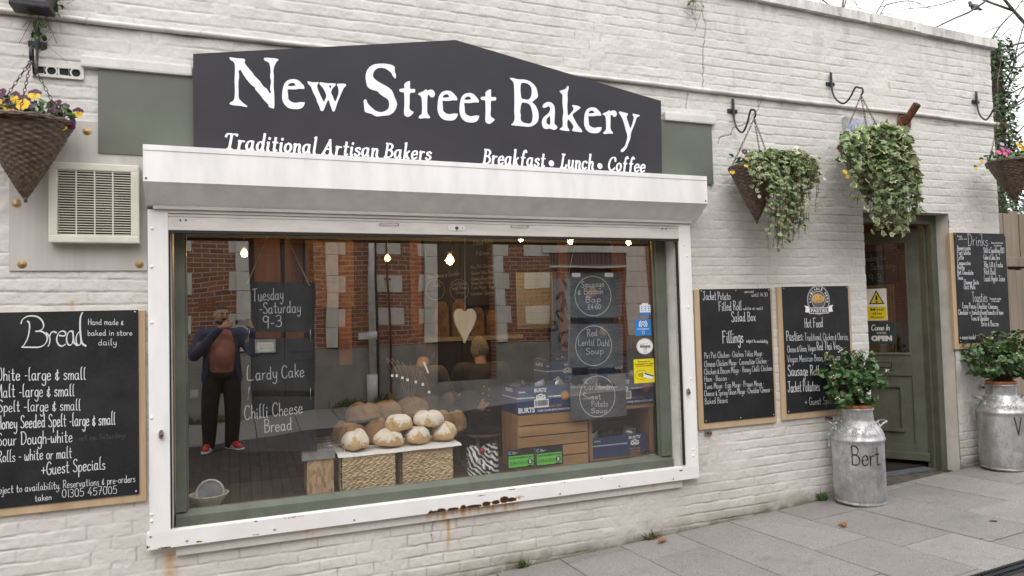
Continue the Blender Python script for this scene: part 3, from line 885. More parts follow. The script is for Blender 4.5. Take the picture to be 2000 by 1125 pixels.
# ------------------------------------------------------------------ ground
def ground_sheet():
    b = MB()
    b.poly([(-45, -60, gz(-45, -60) - .03), (50, -60, gz(50, -60) - .03), (50, 0, gz(50, 0) - .03), (-45, 0, gz(-45, 0) - .03)], JOINT)
    b.poly([(-45, 0, gz(-45, 0) - .03), (50, 0, gz(50, 0) - .03), (50, 60, gz(50, 0) - .03), (-45, 60, gz(-45, 0) - .03)], JOINT)
    return tag(b.build('ground'), kind='structure')
ground_sheet()
def slab_sheet(name, ya, yb, x0, x1, first, cw, ln, seed, zoff=0.0, drain=False):
    rnd = random.Random(seed)
    vs, fs, tone = [], [], []
    k0 = int(math.floor((x0 - first) / cw)); k1 = int(math.ceil((x1 - first) / cw))
    for k in range(k0, k1):
        xa, xb = first + k * cw, first + (k + 1) * cw
        y = ya + ((-.38 - .252 * k - ya) % ln) - 0
        ys = []
        yy = ya
        start = -.38 - .252 * k
        cuts = sorted([start + i * ln for i in range(-40, 40) if yb + .03 < start + i * ln < ya - .03], reverse=True)
        ys = [ya] + cuts + [yb]
        for a, c in zip(ys[:-1], ys[1:]):
            g = .0048; ch = .004
            tn = rnd.uniform(.86, 1.08); dz = rnd.uniform(-.002, .003) + zoff; tx = rnd.uniform(-.0025, .0025)
            o = len(vs)
            for (gg, zz) in ((g, -.03), (g, -ch), (g + ch, 0)):
                for (px, py) in ((xa + gg, c + gg), (xb - gg, c + gg), (xb - gg, a - gg), (xa + gg, a - gg)):
                    vs.append((px, py, gz(px, py) + dz + zz + tx * (px - xa) / cw)); tone.append((tn, tn * rnd.uniform(.992, 1.0), tn * rnd.uniform(.975, .995), 1))
            for r in (0, 4):
                for i in range(4):
                    j = (i + 1) % 4
                    fs.append((o + r + i, o + r + j, o + r + j + 4, o + r + i + 4))
            fs.append((o + 8, o + 9, o + 10, o + 11))
    me = bpy.data.meshes.new(name); me.from_pydata(vs, [], fs); me.materials.append(SLAB)
    ca = me.color_attributes.new('tone', 'FLOAT_COLOR', 'POINT')
    ca.data.foreach_set('color', np.array(tone, np.float32).ravel())
    o = bpy.data.objects.new(name, me); COL.objects.link(o)
    return tag(o, kind='structure')
slab_sheet('pavement', -.012, -1.69, -6, 12, 2.543, .477, .765, 3)
slab_sheet('far_pavement', -5.35, -6.99, -8, 14, .2, .6, .8, 5)
b = MB()
b.poly([(-8, -5.34, gz(-8, -5.34) - .003), (14, -5.34, gz(14, -5.34) - .003), (14, -1.80, gz(14, -1.8) - .003), (-8, -1.80, gz(-8, -1.8) - .003)], PAVER)
tag(b.build('road'), kind='structure')
b = MB()
for ya, yb, dz in ((-1.694, -1.712, .0), (-1.784, -1.802, .0), (-1.735, -1.760, -.002)):
    b.box((-8, yb, -.03), (14, ya, 0), BLACK_METAL)
for i in range(len(b.v)):
    x, y, z = b.v[i]; b.v[i] = (x, y, z + gz(x, y) + .001)
for i in range(0, 700):
    x = -6 + i * .026
    if 2.5 < x < 6:
        b.box((x, -1.783, gz(x, -1.75) - .012), (x + .009, -1.713, gz(x, -1.75) - .003), BLACK_METAL)
dr = b.build('drain_channel')
tag(dr, 'black slotted drain channel running along the edge of the grey slabs', 'drain')
# ------------------------------------------------------------------ handwriting: a single-stroke alphabet (cap height 10, x-height 5)
GL = {
'A':"0,0 3,10;3,10 6,0;1.2,3.6 4.8,3.6",'B':".8,0 .8,10;.2,9.2 1.6,10 3.6,9.6 4.6,7.8 3.6,5.8 1.6,5.2;1.6,5.3 4.2,4.9 5.4,2.6 4,.3 .8,0",
'C':"5.3,8.4 4,9.9 2,9.6 .5,6.5 .5,3.2 2,.4 4,0 5.6,1.6",'D':".9,0 .9,10;.1,9.3 2,10 4.4,9 5.8,6.2 5.4,2.8 3.4,.4 .9,0",
'E':"5,10 .8,10;.8,10 .8,0;.8,0 5,0;.8,5.2 4.2,5.2",'F':"5.4,9.6 3,10 .2,9.4;1,9.9 .8,0;.8,5.4 4.2,5.6",
'G':"5.2,8.4 4,9.9 2,9.6 .5,6.5 .5,3.2 2,.3 4,.1 5.5,1.8 5.5,4.4;5.5,4.4 3.2,4.4",'H':".8,0 .8,10;5.2,0 5.2,10;.8,5.2 5.2,5.2",
'I':"1,0 1,10",'J':"4,10 4,2 2.8,.1 1.2,.2 .3,1.8;1.2,9.6 4,10 6,10",'K':".8,0 .8,10;5,10 .8,4.8;2.2,6 5.2,0",'L':"1.6,10 .8,7 .8,1 2,0 5,.2",
'M':".5,0 1.2,10;1.2,10 3.7,2.6;3.7,2.6 6.2,10;6.2,10 7,0",'N':".8,0 .8,10;.8,10 5.2,0;5.2,0 5.2,10",'O':"3,10 1,8.6 .4,5 1,1.4 3,0 5,1.4 5.6,5 5,8.6 3,10",
'P':".9,0 .9,10;.1,9.2 2,10 4.2,9.4 5,7.4 3.8,5.2 .9,4.8",'Q':"3,10 1,8.6 .4,5 1,1.4 3,0 5,1.4 5.6,5 5,8.6 3,10;3.6,2.4 6,-.6",
'R':".9,0 .9,10;.1,9.2 2,10 4.2,9.4 5,7.6 3.8,5.4 .9,5;2.2,5 5.4,0",'S':"5,8.6 3.8,10 1.8,9.6 .9,7.6 2,5.8 3.8,4.6 5,2.6 4.2,.4 2,0 .3,1.2",
'T':"3,10 3,0;.1,9.7 2.5,10 5.9,9.9",'U':".8,10 .8,2.6 2,.2 3.6,.1 5,1.8 5.2,3.4 5.2,10",'V':".3,10 3,0;3,0 5.7,10",
'W':".2,9.6 .8,10 1,4 2,.2 3.2,.4 4,4.5;4,4.5 4.3,.8 5.4,0 6.9,1.6 7.2,6 6.2,10",'X':".5,10 5.4,0;5.2,10 .3,0",'Y':".3,10 3,5;5.8,10 3,5;3,5 3,0",'Z':".5,10 5.3,10;5.3,10 .4,0;.4,0 5.4,0",
'a':"4,4.6 2.4,5.2 .9,4.3 .4,2.4 1,.4 2.2,0 3.4,.9 4,2.6;4,5 4,1.2 4.4,.1 5,.3",'b':".7,10 .7,.2;.7,3 1.8,4.8 3.2,5 4.3,3.6 4.2,1.4 3,.1 1.6,.1 .7,1.2",
'c':"4,4.3 2.8,5.1 1.3,4.7 .4,2.7 .9,.7 2.3,0 4,.9",'d':"4.1,3.8 2.9,5 1.4,4.7 .5,2.7 1,.5 2.3,0 3.6,1 4.1,2.6;4.1,10 4.1,1 4.8,0",
'e':".6,2.5 3.9,3;3.9,3 3.6,4.6 2.3,5.2 .9,4.3 .4,2.5 .9,.6 2.3,0 4.1,1",'f':"4,9.4 3,10 2,9 1.8,6.5 1.8,0;.4,5.2 3.4,5.2",
'g':"4.1,4.4 2.6,5.2 1.1,4.5 .4,2.6 1,.6 2.4,.1 3.7,1.2 4.1,3;4.1,5 4.1,-2 3.2,-3.9 1.6,-4 .6,-2.8",'h':".7,10 .7,0;.7,3 2,4.9 3.4,4.8 3.9,3.4 3.9,0",
'i':"1,5 1,.8 1.8,0;1,7.0 1.1,7.7",'j':"1.6,5 1.6,-2.6 .8,-4 -.4,-3.4;1.6,7 1.7,7.7",'k':".7,10 .7,0;3.8,5 .8,2.3;1.8,3.2 4.1,0",
'l':"1.9,10 1.2,9.4 .9,8 .9,.9 1.6,0 2.2,.3",'m':".6,5 .6,0;.6,3.2 1.8,4.9 3,4.8 3.3,3.4 3.3,0;3.3,3.2 4.4,4.9 5.6,4.8 6,3.4 6,0",'n':".6,5 .6,0;.6,3 1.9,4.9 3.3,4.8 3.9,3.4 3.9,0",
'o':"2.3,5.1 .9,4.3 .4,2.5 .9,.7 2.3,0 3.7,.7 4.2,2.5 3.7,4.3 2.3,5.1",'p':".7,5 .7,-4;.7,3 1.8,4.8 3.2,5 4.3,3.6 4.2,1.4 3,.1 1.6,.2 .7,1.4",
'q':"4.1,4.4 2.6,5.2 1.1,4.5 .4,2.6 1,.6 2.4,.1 3.7,1.2 4.1,3;4.1,5 4.1,-4",'r':".6,5 .6,0;.6,2.8 1.6,4.7 3.2,5",'s':"3.4,4.4 2.2,5.1 .9,4.5 .9,3.3 2.6,2.4 3.5,1.2 2.6,.1 1.3,0 .3,.8",
't':"1.8,9 1.8,1.2 2.6,0 3.6,.5;.3,5.6 3.5,5.6",'u':".6,5 .6,1.4 1.6,0 3,.4 3.9,2;3.9,5 3.9,.8 4.6,0",'v':".3,5 2.1,0;2.1,0 3.9,5",'w':".4,5 .6,1 1.6,0 2.7,1 3,3.6;3,3.6 3.4,.8 4.6,0 5.6,1.6 5.6,5",
'x':".4,5 3.8,0;3.8,5 .4,0",'y':".6,5 .7,2.2 1.8,.6 3.2,1 4,3;4,5 3.9,-1.6 2.8,-3.8 1.2,-3.9 .4,-3",'z':".4,5 3.6,5;3.6,5 .4,0;.4,0 3.8,0",
'0':"2.6,10 1,8.6 .4,5 1,1.4 2.6,0 4.2,1.4 4.8,5 4.2,8.6 2.6,10",'1':"1.6,10 1.6,0",'2':".6,8 2,10 4,9.2 4.2,7 .4,0;.4,0 4.8,0",'3':".6,9 2.4,10 4.2,8.6 3.8,6 2,5.3;2,5.3 4.2,4.6 4.6,2 3,0 .4,.8",
'4':"3.4,10 .3,3.2;.3,3.2 5,3.2;3.6,6 3.6,0",'5':"4.6,10 1,10;1,10 .8,5.6;.8,5.6 3,6.2 4.6,4.4 4.2,1.2 2.2,0 .3,.8",'6':"4,9.8 1.6,7.4 .5,3.2 1.4,.4 3.2,.2 4.6,2.6 3.6,5 1.8,5 .6,3.4",
'7':".3,10 4.8,10;4.8,10 1.8,0;1.6,5.2 4.2,5.2",'8':"2.6,10 1,8.4 1.6,6 3.8,4.4 4.6,2 2.6,0 .6,2 1.4,4.4 3.8,6 4.2,8.4 2.6,10",'9':"4.4,8.2 3,10 1.2,9.4 .6,7 1.8,5 3.8,5.8 4.4,8.2;4.4,9.6 4.2,0",
'-':".6,3.6 2.8,3.6",'.':".7,0 .9,.35",',':".9,.6 .3,-1.6",':':".8,0 .9,.4;.8,3.6 .9,4","'":".8,10 .6,8",'+':"2.4,6 2.4,1;.2,3.5 4.6,3.5",'/':"3.6,10.4 .2,-1",'·':".9,3.4 1,3.9",
'&':"2.6,7.6 2.4,-.6;3.8,5.4 1.6,5.4 .8,3.8 2.2,3 .6,2 1,.4 3.2,.2 4.2,1.8",'£':"4.6,8.6 3.4,10 2.2,9 1.8,6 2,2.4 .5,0;.5,0 4.8,.2;.6,4.8 3.6,4.8",'!':".9,10 .9,3;.9,0 1,.4",'(':"2,10.6 .8,7 .8,3 2,-.8",')':".6,10.6 1.8,7 1.8,3 .6,-.8",
'?':".4,8 2,10 3.8,8.6 2.2,5.4 2.2,3;2.2,0 2.3,.4",
}
GLP = {}
for _k, _s in GL.items():
    sts = []
    for st in _s.split(';'):
        sts.append([tuple(float(q) for q in p.split(',')) for p in st.split()])
    GLP[_k] = (sts, max(p[0] for s in sts for p in s))
def layout(text, gap=1.25, space=3.6, rnd=None):
    """strokes of a text on the glyph grid, and its width"""
    x = 0; out = []
    for ch in text:
        if ch == ' ':
            x += space; continue
        sts, w = GLP[ch]
        dy = rnd.uniform(-.25, .25) if rnd else 0
        sc = rnd.uniform(.94, 1.07) if rnd else 1
        for s in sts:
            out.append([(x + px, py * sc + dy) for px, py in s])
        x += w + gap
    return out, x - gap
def ribbon(mb, pts, w, mat, y, nib=None, off=0.0):
    """flat stroke of width w along (x, z) points lying just in front of the plane y"""
    P = cr(pts, 5) if len(pts) > 2 else [np.array(pts[0], float), np.array(pts[-1], float)]
    n = len(P)
    vs = []
    for i, p in enumerate(P):
        t = P[min(i + 1, n - 1)] - P[max(i - 1, 0)]
        L = np.hypot(*t) or 1
        t = t / L
        ww = w
        if nib is not None:
            ww = w * (nib[1] + (1 - nib[1]) * abs(t[0] * math.sin(nib[0]) - t[1] * math.cos(nib[0])))
        nx, nz = -t[1] * ww / 2, t[0] * ww / 2
        ext = (t * ww * .4 if i == n - 1 else -t * ww * .4 if i == 0 else 0 * t)
        yy = y - .0008 - off - i * 4e-6
        vs.append((p[0] + ext[0] + nx, yy, p[1] + ext[1] + nz)); vs.append((p[0] + ext[0] - nx, yy, p[1] + ext[1] - nz))
    mb.add(vs, [(2 * i, 2 * i + 1, 2 * i + 3, 2 * i + 2) for i in range(n - 1)], mat)
def write(mb, text, pa, pb, cap_px, y, mat=None, w=None, seed=0, nib=None, slant=0.0, gap=1.25, space=3.6, conv=None):
    """chalk a line of text from pixel pa to pixel pb (its baseline) with capitals cap_px tall, on the plane y"""
    mat = mat or CHALK
    if conv:
        ox, oy, s = conv
        pa = (ox + pa[0] / s, oy + pa[1] / s); pb = (ox + pb[0] / s, oy + pb[1] / s); cap_px = cap_px / s
    a, c = at(*pa, y), at(*pb, y)
    mid = ((pa[0] + pb[0]) / 2, (pa[1] + pb[1]) / 2)
    hgt = (at(mid[0], mid[1] - cap_px, y) - at(*mid, y)).length
    rnd = random.Random(seed + len(text) * 17)
    sts, wd = layout(text, gap, space, rnd)
    ww = w or max(.0027, hgt * .062)
    ux, uz = (c.x - a.x) / wd, (c.z - a.z) / wd
    k = 0
    for s in sts:
        pts = [(a.x + px * ux + slant * py * hgt / 10, a.z + px * uz + py * hgt / 10) for px, py in s]
        ribbon(mb, pts, ww * rnd.uniform(.88, 1.12), mat, y, nib, k * 2.5e-5)
        k += 1
# printed lettering with the built-in font
def printed(mb, text, box, y, mat, bold=0.0, M=None, align='C', squeeze=True):
    """printed text filling box (x0, z0, x1, z1) in the plane y (width and cap height fitted)"""
    cu = bpy.data.curves.new('lettering', 'FONT'); cu.body = text; cu.size = 1; cu.fill_mode = 'FRONT'; cu.offset = bold; cu.resolution_u = 3
    o = bpy.data.objects.new('lettering', cu); COL.objects.link(o)
    dg = bpy.context.evaluated_depsgraph_get()
    me = o.evaluated_get(dg).to_mesh()
    co = np.empty(len(me.vertices) * 3); me.vertices.foreach_get('co', co); co = co.reshape(-1, 3)
    fs = [tuple(p.vertices) for p in me.polygons]
    o.evaluated_get(dg).to_mesh_clear()
    bpy.data.objects.remove(o); bpy.data.curves.remove(cu)
    if not len(co): return
    x0, z0, x1, z1 = box
    lo, hi = co.min(0), co.max(0)
    sx = (x1 - x0) / max(hi[0] - lo[0], 1e-6); sz = (z1 - z0) / max(hi[1] - lo[1], 1e-6)
    P = [(x0 + (p[0] - lo[0]) * sx, y - .0008, z0 + (p[1] - lo[1]) * sz) for p in co]
    if M is not None: P = [M @ Vector(p) for p in P]
    mb.add(P, [tuple(f) for f in fs], mat)
def pxbox(px0, py0, px1, py1, y):
    a, c = at(px0, py1, y), at(px1, py0, y)
    return (a.x, a.z, c.x, c.z)

# ------------------------------------------------------------------ the fascia sign
SY = -.056
sg = thing('shop_sign', 'black gabled shop sign with the white bakery name above the window', 'sign', (1.4, -.012, 2.47))
b = MB()
ol = [at(377, 105, SY), at(890, 78, SY), at(1291, 197, SY), at(1293, 345, SY), at(378, 300, SY)]
ol[3].z = ol[4].z = 2.474
ol = [(p.x, SY, p.z) for p in ol]
b.prism(ol, (0, .010, 0), SIGN_BLACK)
b.build('board', sg)
TR = {
'N': (1, "65,105 80,97 190,112 290,120 310,140 303,180 340,240 435,350 445,375 540,470 600,555 650,590 690,655 715,640 700,600 705,540 715,470 700,400 708,300 690,200 665,170 620,150 602,120 625,105 700,108 800,118 832,140 800,170 765,240 752,310 758,400 755,550 765,700 765,880 740,895 680,870 672,835 600,760 540,680 470,600 460,565 400,520 310,410 255,320 250,303 230,297 207,310 215,370 213,430 205,500 207,650 212,740 250,780 290,820 343,858 325,875 260,860 160,850 90,838 65,822 85,800 125,775 145,720 150,600 145,480 150,330 150,230 130,170 85,140", []),
'e': (1, "1235,585 1225,592 1160,590 1070,600 985,597 975,610 982,700 990,755 1040,795 1105,808 1160,798 1235,800 1240,820 1215,870 1170,900 1100,907 1000,893 930,840 890,755 890,650 905,560 930,500 980,455 1060,438 1130,452 1180,490 1232,550", ["985,545 990,520 1030,497 1070,500 1097,530 1085,540 1030,547"]),
'w': (1, "1283,480 1300,473 1370,487 1450,485 1455,500 1435,545 1455,620 1500,720 1540,793 1555,760 1577,710 1560,640 1520,570 1475,520 1472,492 1490,487 1580,500 1700,505 1725,520 1715,545 1680,575 1660,620 1655,650 1680,710 1715,785 1740,745 1768,660 1765,580 1745,530 1755,512 1860,510 1888,530 1880,550 1850,580 1800,690 1750,810 1715,920 1692,945 1670,925 1640,840 1610,765 1580,820 1535,925 1515,937 1485,922 1475,880 1430,780 1420,740 1365,630 1340,560 1300,520", ["1635,530 1655,555 1640,580 1622,550"]),
'S': (2, "505,150 505,200 522,260 518,310 500,300 475,270 455,230 380,175 320,163 260,172 220,210 203,260 212,300 260,345 340,390 410,430 470,485 500,560 533,640 535,690 500,770 430,820 350,830 280,840 230,832 185,805 110,785 85,760 78,680 72,625 90,600 115,615 130,660 190,720 240,760 310,780 370,765 415,730 428,680 415,610 360,570 290,520 265,490 190,467 130,430 105,350 100,280 115,210 155,150 220,115 310,103 400,107 470,125", []),
't': (2, "720,355 718,430 730,457 780,457 792,480 780,507 730,510 715,540 715,640 710,720 735,760 765,775 760,800 720,835 690,847 650,830 635,790 640,680 638,530 625,503 590,500 570,480 580,455 630,450 640,430 640,390 670,360 705,348", []),
'r': (2, "835,520 900,490 940,462 965,480 1000,465 1040,473 1065,510 1062,550 1040,575 1010,570 990,545 970,540 962,580 958,700 960,780 975,815 998,845 990,865 930,862 860,870 840,855 850,830 880,805 888,740 885,640 878,580 860,550 838,540", []),
'B': (3, "103,88 125,80 170,90 210,100 290,103 360,125 420,175 450,225 465,310 455,340 400,385 395,400 435,440 470,520 475,590 460,650 410,695 350,713 280,708 200,700 140,695 122,683 150,655 165,600 160,500 162,400 160,250 155,160 140,125", ["248,160 265,145 330,155 370,190 385,240 380,310 345,360 290,357 255,345 243,280 240,210", "255,415 275,400 330,410 365,435 385,490 398,560 390,640 365,670 320,670 265,650 243,610 245,560 237,520 245,450"]),
'a': (3, "525,450 545,415 590,393 640,402 675,440 685,500 682,600 680,670 712,705 715,730 690,750 660,750 620,735 580,743 540,730 520,690 518,640 540,590 600,540 625,490 618,455 600,448 570,465 540,468", ["622,580 625,680 600,685 578,660 580,620 600,590"]),
'k': (3, "748,258 760,245 820,225 845,190 860,190 862,220 848,280 850,350 845,450 852,555 870,560 920,500 925,470 908,445 920,433 970,440 1015,460 1010,475 960,515 915,555 930,600 980,690 1035,760 1035,783 1000,780 915,768 912,745 925,710 890,650 860,620 847,640 847,710 872,755 860,768 800,762 750,750 752,735 775,720 787,690 785,600 795,520 783,400 785,310 775,290", []),
'y': (3, "1515,520 1540,518 1620,540 1628,555 1612,590 1630,650 1660,730 1680,690 1705,600 1690,560 1695,545 1730,552 1775,560 1778,575 1740,600 1715,680 1670,790 1660,860 1630,940 1610,990 1570,1035 1545,1038 1535,1018 1555,995 1590,960 1610,900 1622,830 1600,750 1570,640 1540,575 1520,545", []),
}
CROPS = {1: (440, 100, 8.0), 2: (700, 110, 7.143), 3: (980, 140, 6.618)}
def traced(k):
    c, o, hs = TR[k]
    ox, oy, s = CROPS[c]
    def cv(st):
        pts = [tuple(float(q) for q in p.split(',')) for p in st.split()]
        w = [at(ox + x / s, oy + y / s, SY) for x, y in pts]
        return [(p.x, p.z) for p in w]
    return cv(o), [cv(h) for h in hs]
def glyph(mb, k, box=None):
    o, hs = traced(k)
    if box:      # the same letter again, fitted into (crop, x0, y0, x1, y1) with its baseline slope kept level
        c, x0, y0, x1, y1 = box
        ox, oy, s = CROPS[c]
        A, B_ = at(ox + x0 / s, oy + y1 / s, SY), at(ox + x1 / s, oy + y0 / s, SY)
        m0 = np.array(o).min(0); m1 = np.array(o).max(0)
        top = at(ox + (x0 + x1) / 2 / s, oy + y0 / s, SY).z; bot = at(ox + (x0 + x1) / 2 / s, oy + y1 / s, SY).z
        f = lambda p: (A.x + (p[0] - m0[0]) / (m1[0] - m0[0]) * (B_.x - A.x), bot + (p[1] - m0[1]) / (m1[1] - m0[1]) * (top - bot))
        o = [f(p) for p in o]; hs = [[f(p) for p in h] for h in hs]
    sm = lambda L: [tuple(p) for p in cr(L, 3, True)]
    fill_outline(sm(o), [sm(h) for h in hs], SY - .0025, SIGN_WHITE, mb, .002)
b = MB()
for k in 'NewStrBaky': glyph(b, k)
for bx in ((2, 1108, 480, 1375, 895), (2, 1415, 512, 1675, 922), (3, 1068, 462, 1280, 795)): glyph(b, 'e', bx)
glyph(b, 't', (2, 1712, 463, 1918, 943)); glyph(b, 'r', (3, 1312, 498, 1483, 812))
# italic lines: broad-nib strokes with serifs
SER = {'T': ".2,8 1,9.8 3.4,9.7 6.6,9.8 6.6,9;3.6,9.7 3.4,0;2,0 5,0", 'A': "4.4,10 .8,0;4.2,9.6 5.9,0;1.9,3.4 5.2,3.4;0,0 2.2,0;4.6,0 7.2,0", 'B': "1.6,10 1.4,0;.6,10 3.8,9.8 5.2,8 4,5.8 1.6,5.3;1.6,5.3 4.4,5 5.8,2.8 4.4,.4 .4,0",
       'L': "2,10 1.6,0;.8,10 3.2,10;.6,0 4.6,.1 5.4,2", 'C': "6,7.4 5.6,9.4 4,10 2,9 .6,5.6 .8,2 2.6,.1 4.6,.3 6,1.8"}
SER.update({'i': "1,5 1,.6 1.8,0;.3,4.6 1,5;1.2,7.3 1.3,7.8", 'n': "1,5 1,0;.2,4.6 1,5;1,3 2.2,4.8 3.6,4.8 4,3.4 4,.6 4.7,0", 'r': "1,5 1,0;.2,4.6 1,5;1,2.8 2,4.7 3.6,4.8;.4,0 1.6,0",
            'f': "4.2,9 3.4,10 2.4,9 2,6 2,-2;.7,5.2 3.6,5.2", 't': "1.8,8 1.8,1 2.6,0 3.4,.5;.5,5.3 3.4,5.3", 'h': "1,10 1,0;.2,9.6 1,10;1,3 2.2,4.8 3.6,4.8 4,3.4 4,.6 4.7,0", 'l': "1.2,10 1.2,.6 2,0;.3,9.6 1.2,10", 'k': "1,10 1,0;.2,9.6 1,10;3.9,4.8 1.2,2.4;2,3.2 3.4,.2 4.4,.2"})
SERP = {k: [[tuple(float(q) for q in p.split(',')) for p in s.split()] for s in v.split(';')] for k, v in SER.items()}
def italic(mb, text, pa, pb, cap_px):
    a, c = at(*pa, SY), at(*pb, SY)
    hgt = (at(pa[0], pa[1] - cap_px, SY) - at(*pa, SY)).length
    x = 0; sts = []
    for ch in text:
        if ch == ' ': x += 3.0; continue
        if ch == '•':
            sts.append(('dot', x + 2.0)); x += 6.2; continue
        g = SERP.get(ch) or GLP[ch][0]
        for s in g: sts.append([(x + p[0] * 1.0, p[1] * (1.12 if p[1] > 0 and ch.islower() else 1)) for p in s])
        x += max(p[0] for s in g for p in s) + 1.5
    x -= 1.5
    ux = (c.x - a.x) / x; uz = (c.z - a.z) / x
    k = 0
    for s in sts:
        if s[0] == 'dot':
            cx, cz = a.x + s[1] * ux, a.z + s[1] * uz + hgt * .28
            mb.poly([(cx + .021 * math.cos(t), SY - .0015, cz + .021 * math.sin(t)) for t in np.linspace(2 * PI, 0, 20, endpoint=False)], SIGN_WHITE)
            continue
        sl = .16
        pts = [(a.x + px * ux + sl * py * hgt / 10, a.z + px * uz + py * hgt / 10) for px, py in s]
        thin = len(s) == 2 and abs(s[0][1] - s[1][1]) < 1 and s[0][1] < .5
        ribbon(mb, pts, hgt * (.17 if not thin else .11), SIGN_WHITE, SY - .0006, (PI * .09, .52), k * 2.5e-5); k += 1
b.build('lettering', sg); b = MB()
italic(b, 'Traditional Artisan Bakers', (437, 289.5), (840, 312), 29)
b.build('lettering', sg); b = MB()
italic(b, 'Breakfast • Lunch • Coffee', (942, 319), (1258, 336), 27)
b.build('lettering', sg)

gb = thing('backing_panel', 'sage green panel behind the black sign, showing at both its ends', 'panel', (1.4, -.006, 2.4))
b = MB()
for a0, a1, pa, pb in ((192, 400, 131, 299), (1270, 1394, 236, 360)):
    A, B_ = at(a0, pa if a0 < 500 else 234, -.009), at(a1, pb if a0 > 500 else 146, -.025)
    zt_ = at(192, 131, -.025).z if a0 < 500 else at(1393, 241, -.025).z
    zb_ = at(192, 299, -.025).z if a0 < 500 else at(1394, 360, -.025).z
    b.bbox((A.x, -.025, zb_), (B_.x, -.0005, zt_ - .004), GREEN_BOARD, .002)
b.box((at(400, 200, -.025).x + .01, -.0245, 2.6), (at(1270, 200, -.025).x - .01, -.001, 3.0), GREEN_BOARD)
b.build('panel', gb)

# ------------------------------------------------------------------ chalkboards
def chalkboard(label, panel, frame, yb=-.032, left_px=0, screws=()):
    """panel, frame: (x0, z0, x1, z1) in metres; black board screwed to a pale wooden backing"""
    fx0, fz0, fx1, fz1 = frame; x0, z0, x1, z1 = panel
    t = thing('chalkboard', label, 'chalkboard', ((fx0 + fx1) / 2, -.02, fz0), 'menu chalkboards on the shop wall')
    b = MB()
    b.bbox((fx0, yb + .007, fz0), (fx1, -.002, fz1), WOOD_PALE_V, .002)
    b.build('backing', t)
    b = MB(); b.bbox((x0, yb, z0), (x1, yb + .0065, z1), BOARD, .0015); b.build('board', t)
    for sx, sz in screws:
        b = MB(); b.ball((sx, yb - .0005, sz), .006, STEEL, 8, 5, (1, .5, 1)); b.build('screw', t)
    return t, yb - .0005
def rectpx(tl_, br_, y, zt=None):
    a, c = at(*tl_, y), at(*br_, y)
    return [a.x, c.z, c.x, a.z]
# Bread
Yb = -.034
pl = rectpx((-60, 611), (272, 964), Yb); pl[0] = at(274, 700, Yb).x - .93; pl[1] = at(270, 965, Yb).z; pl[3] = at(272, 605, Yb).z
fr = [pl[0] - .01, at(278, 979, Yb + .007).z, at(284, 700, Yb + .007).x, pl[3] - .004]
t, y = chalkboard('large chalkboard headed Bread left of the window, listing loaves by size', pl, fr, Yb, screws=[(pl[2] - .016, pl[3] - .012), (pl[2] - .016, pl[1] + .016)])
b = MB()
BRD = ((0, 600, 5.625), (0, 780, 5.112))
# the big looped heading, stroke by stroke
for k, (st, wd) in enumerate((("232,180 245,140 290,105 345,95 410,105 460,145 480,200 465,240 430,260 395,266", 1.5), ("305,155 322,175 325,230 310,320 280,390 245,438", 1.5), ("245,438 340,440 430,438 490,410 520,350 505,300 465,270 430,262", 1.5),
                ("510,280 545,330 545,390 528,430", 1.3), ("545,320 560,285 590,268 617,278", 1.6), ("655,310 700,316 722,300 715,272 690,262 655,275 628,320 625,370 645,410 680,428 718,408", 1.5),
                ("800,275 780,262 755,275 735,320 733,370 750,410 775,415 795,395 805,350", 1.4), ("800,262 806,330 815,390 845,420", 1.6), ("880,275 860,280 840,320 838,380 855,415 880,410 890,370", 1.4), ("905,60 885,110 880,200 885,300 900,390 940,424", 1.9))):
    pts = [tuple(float(q) for q in p.split(',')) for p in st.split()]
    W = [at(BRD[0][0] + x / 5.625, 600 + yy / 5.625, y) for x, yy in pts]
    ribbon(b, [(p.x, p.z) for p in W], .0062 * wd * .9, CHALK, y, (PI * .3, .5), k * 3e-5)
for s, a, c, cap in (('Hand made &', (172, 634), (241, 634.5), 11), ('baked in store', (171, 655.5), (258, 655), 11), ('daily', (192, 674), (227, 674), 12),
                     ('White -large & small', (-10, 744), (167, 741), 25), ('Malt -large & small', (-8, 776), (145, 773), 24), ('Spelt -large & small', (-4, 805), (157, 801), 23),
                     ('Honey Seeded Spelt -large & small', (-6, 838), (225, 829), 25), ('Sour Dough-white', (-6, 871), (141, 863), 24), ('Rolls - white or malt', (-5, 903), (140, 894), 22),
                     ('+Guest Specials', (81, 928), (205, 916), 24), ('Subject to availability. Reservations & pre-orders', (-18, 966), (264, 941), 15), ('taken', (68, 979), (100, 976), 12), ('01305 457005', (121, 972), (228, 963.5), 15)):
    write(b, s, a, c, cap, y, seed=len(s))
write(b, '- not inc Saturdays', (146, 862), (246, 854), 11, y, CHALK_FAINT)
b.build('lettering', t)
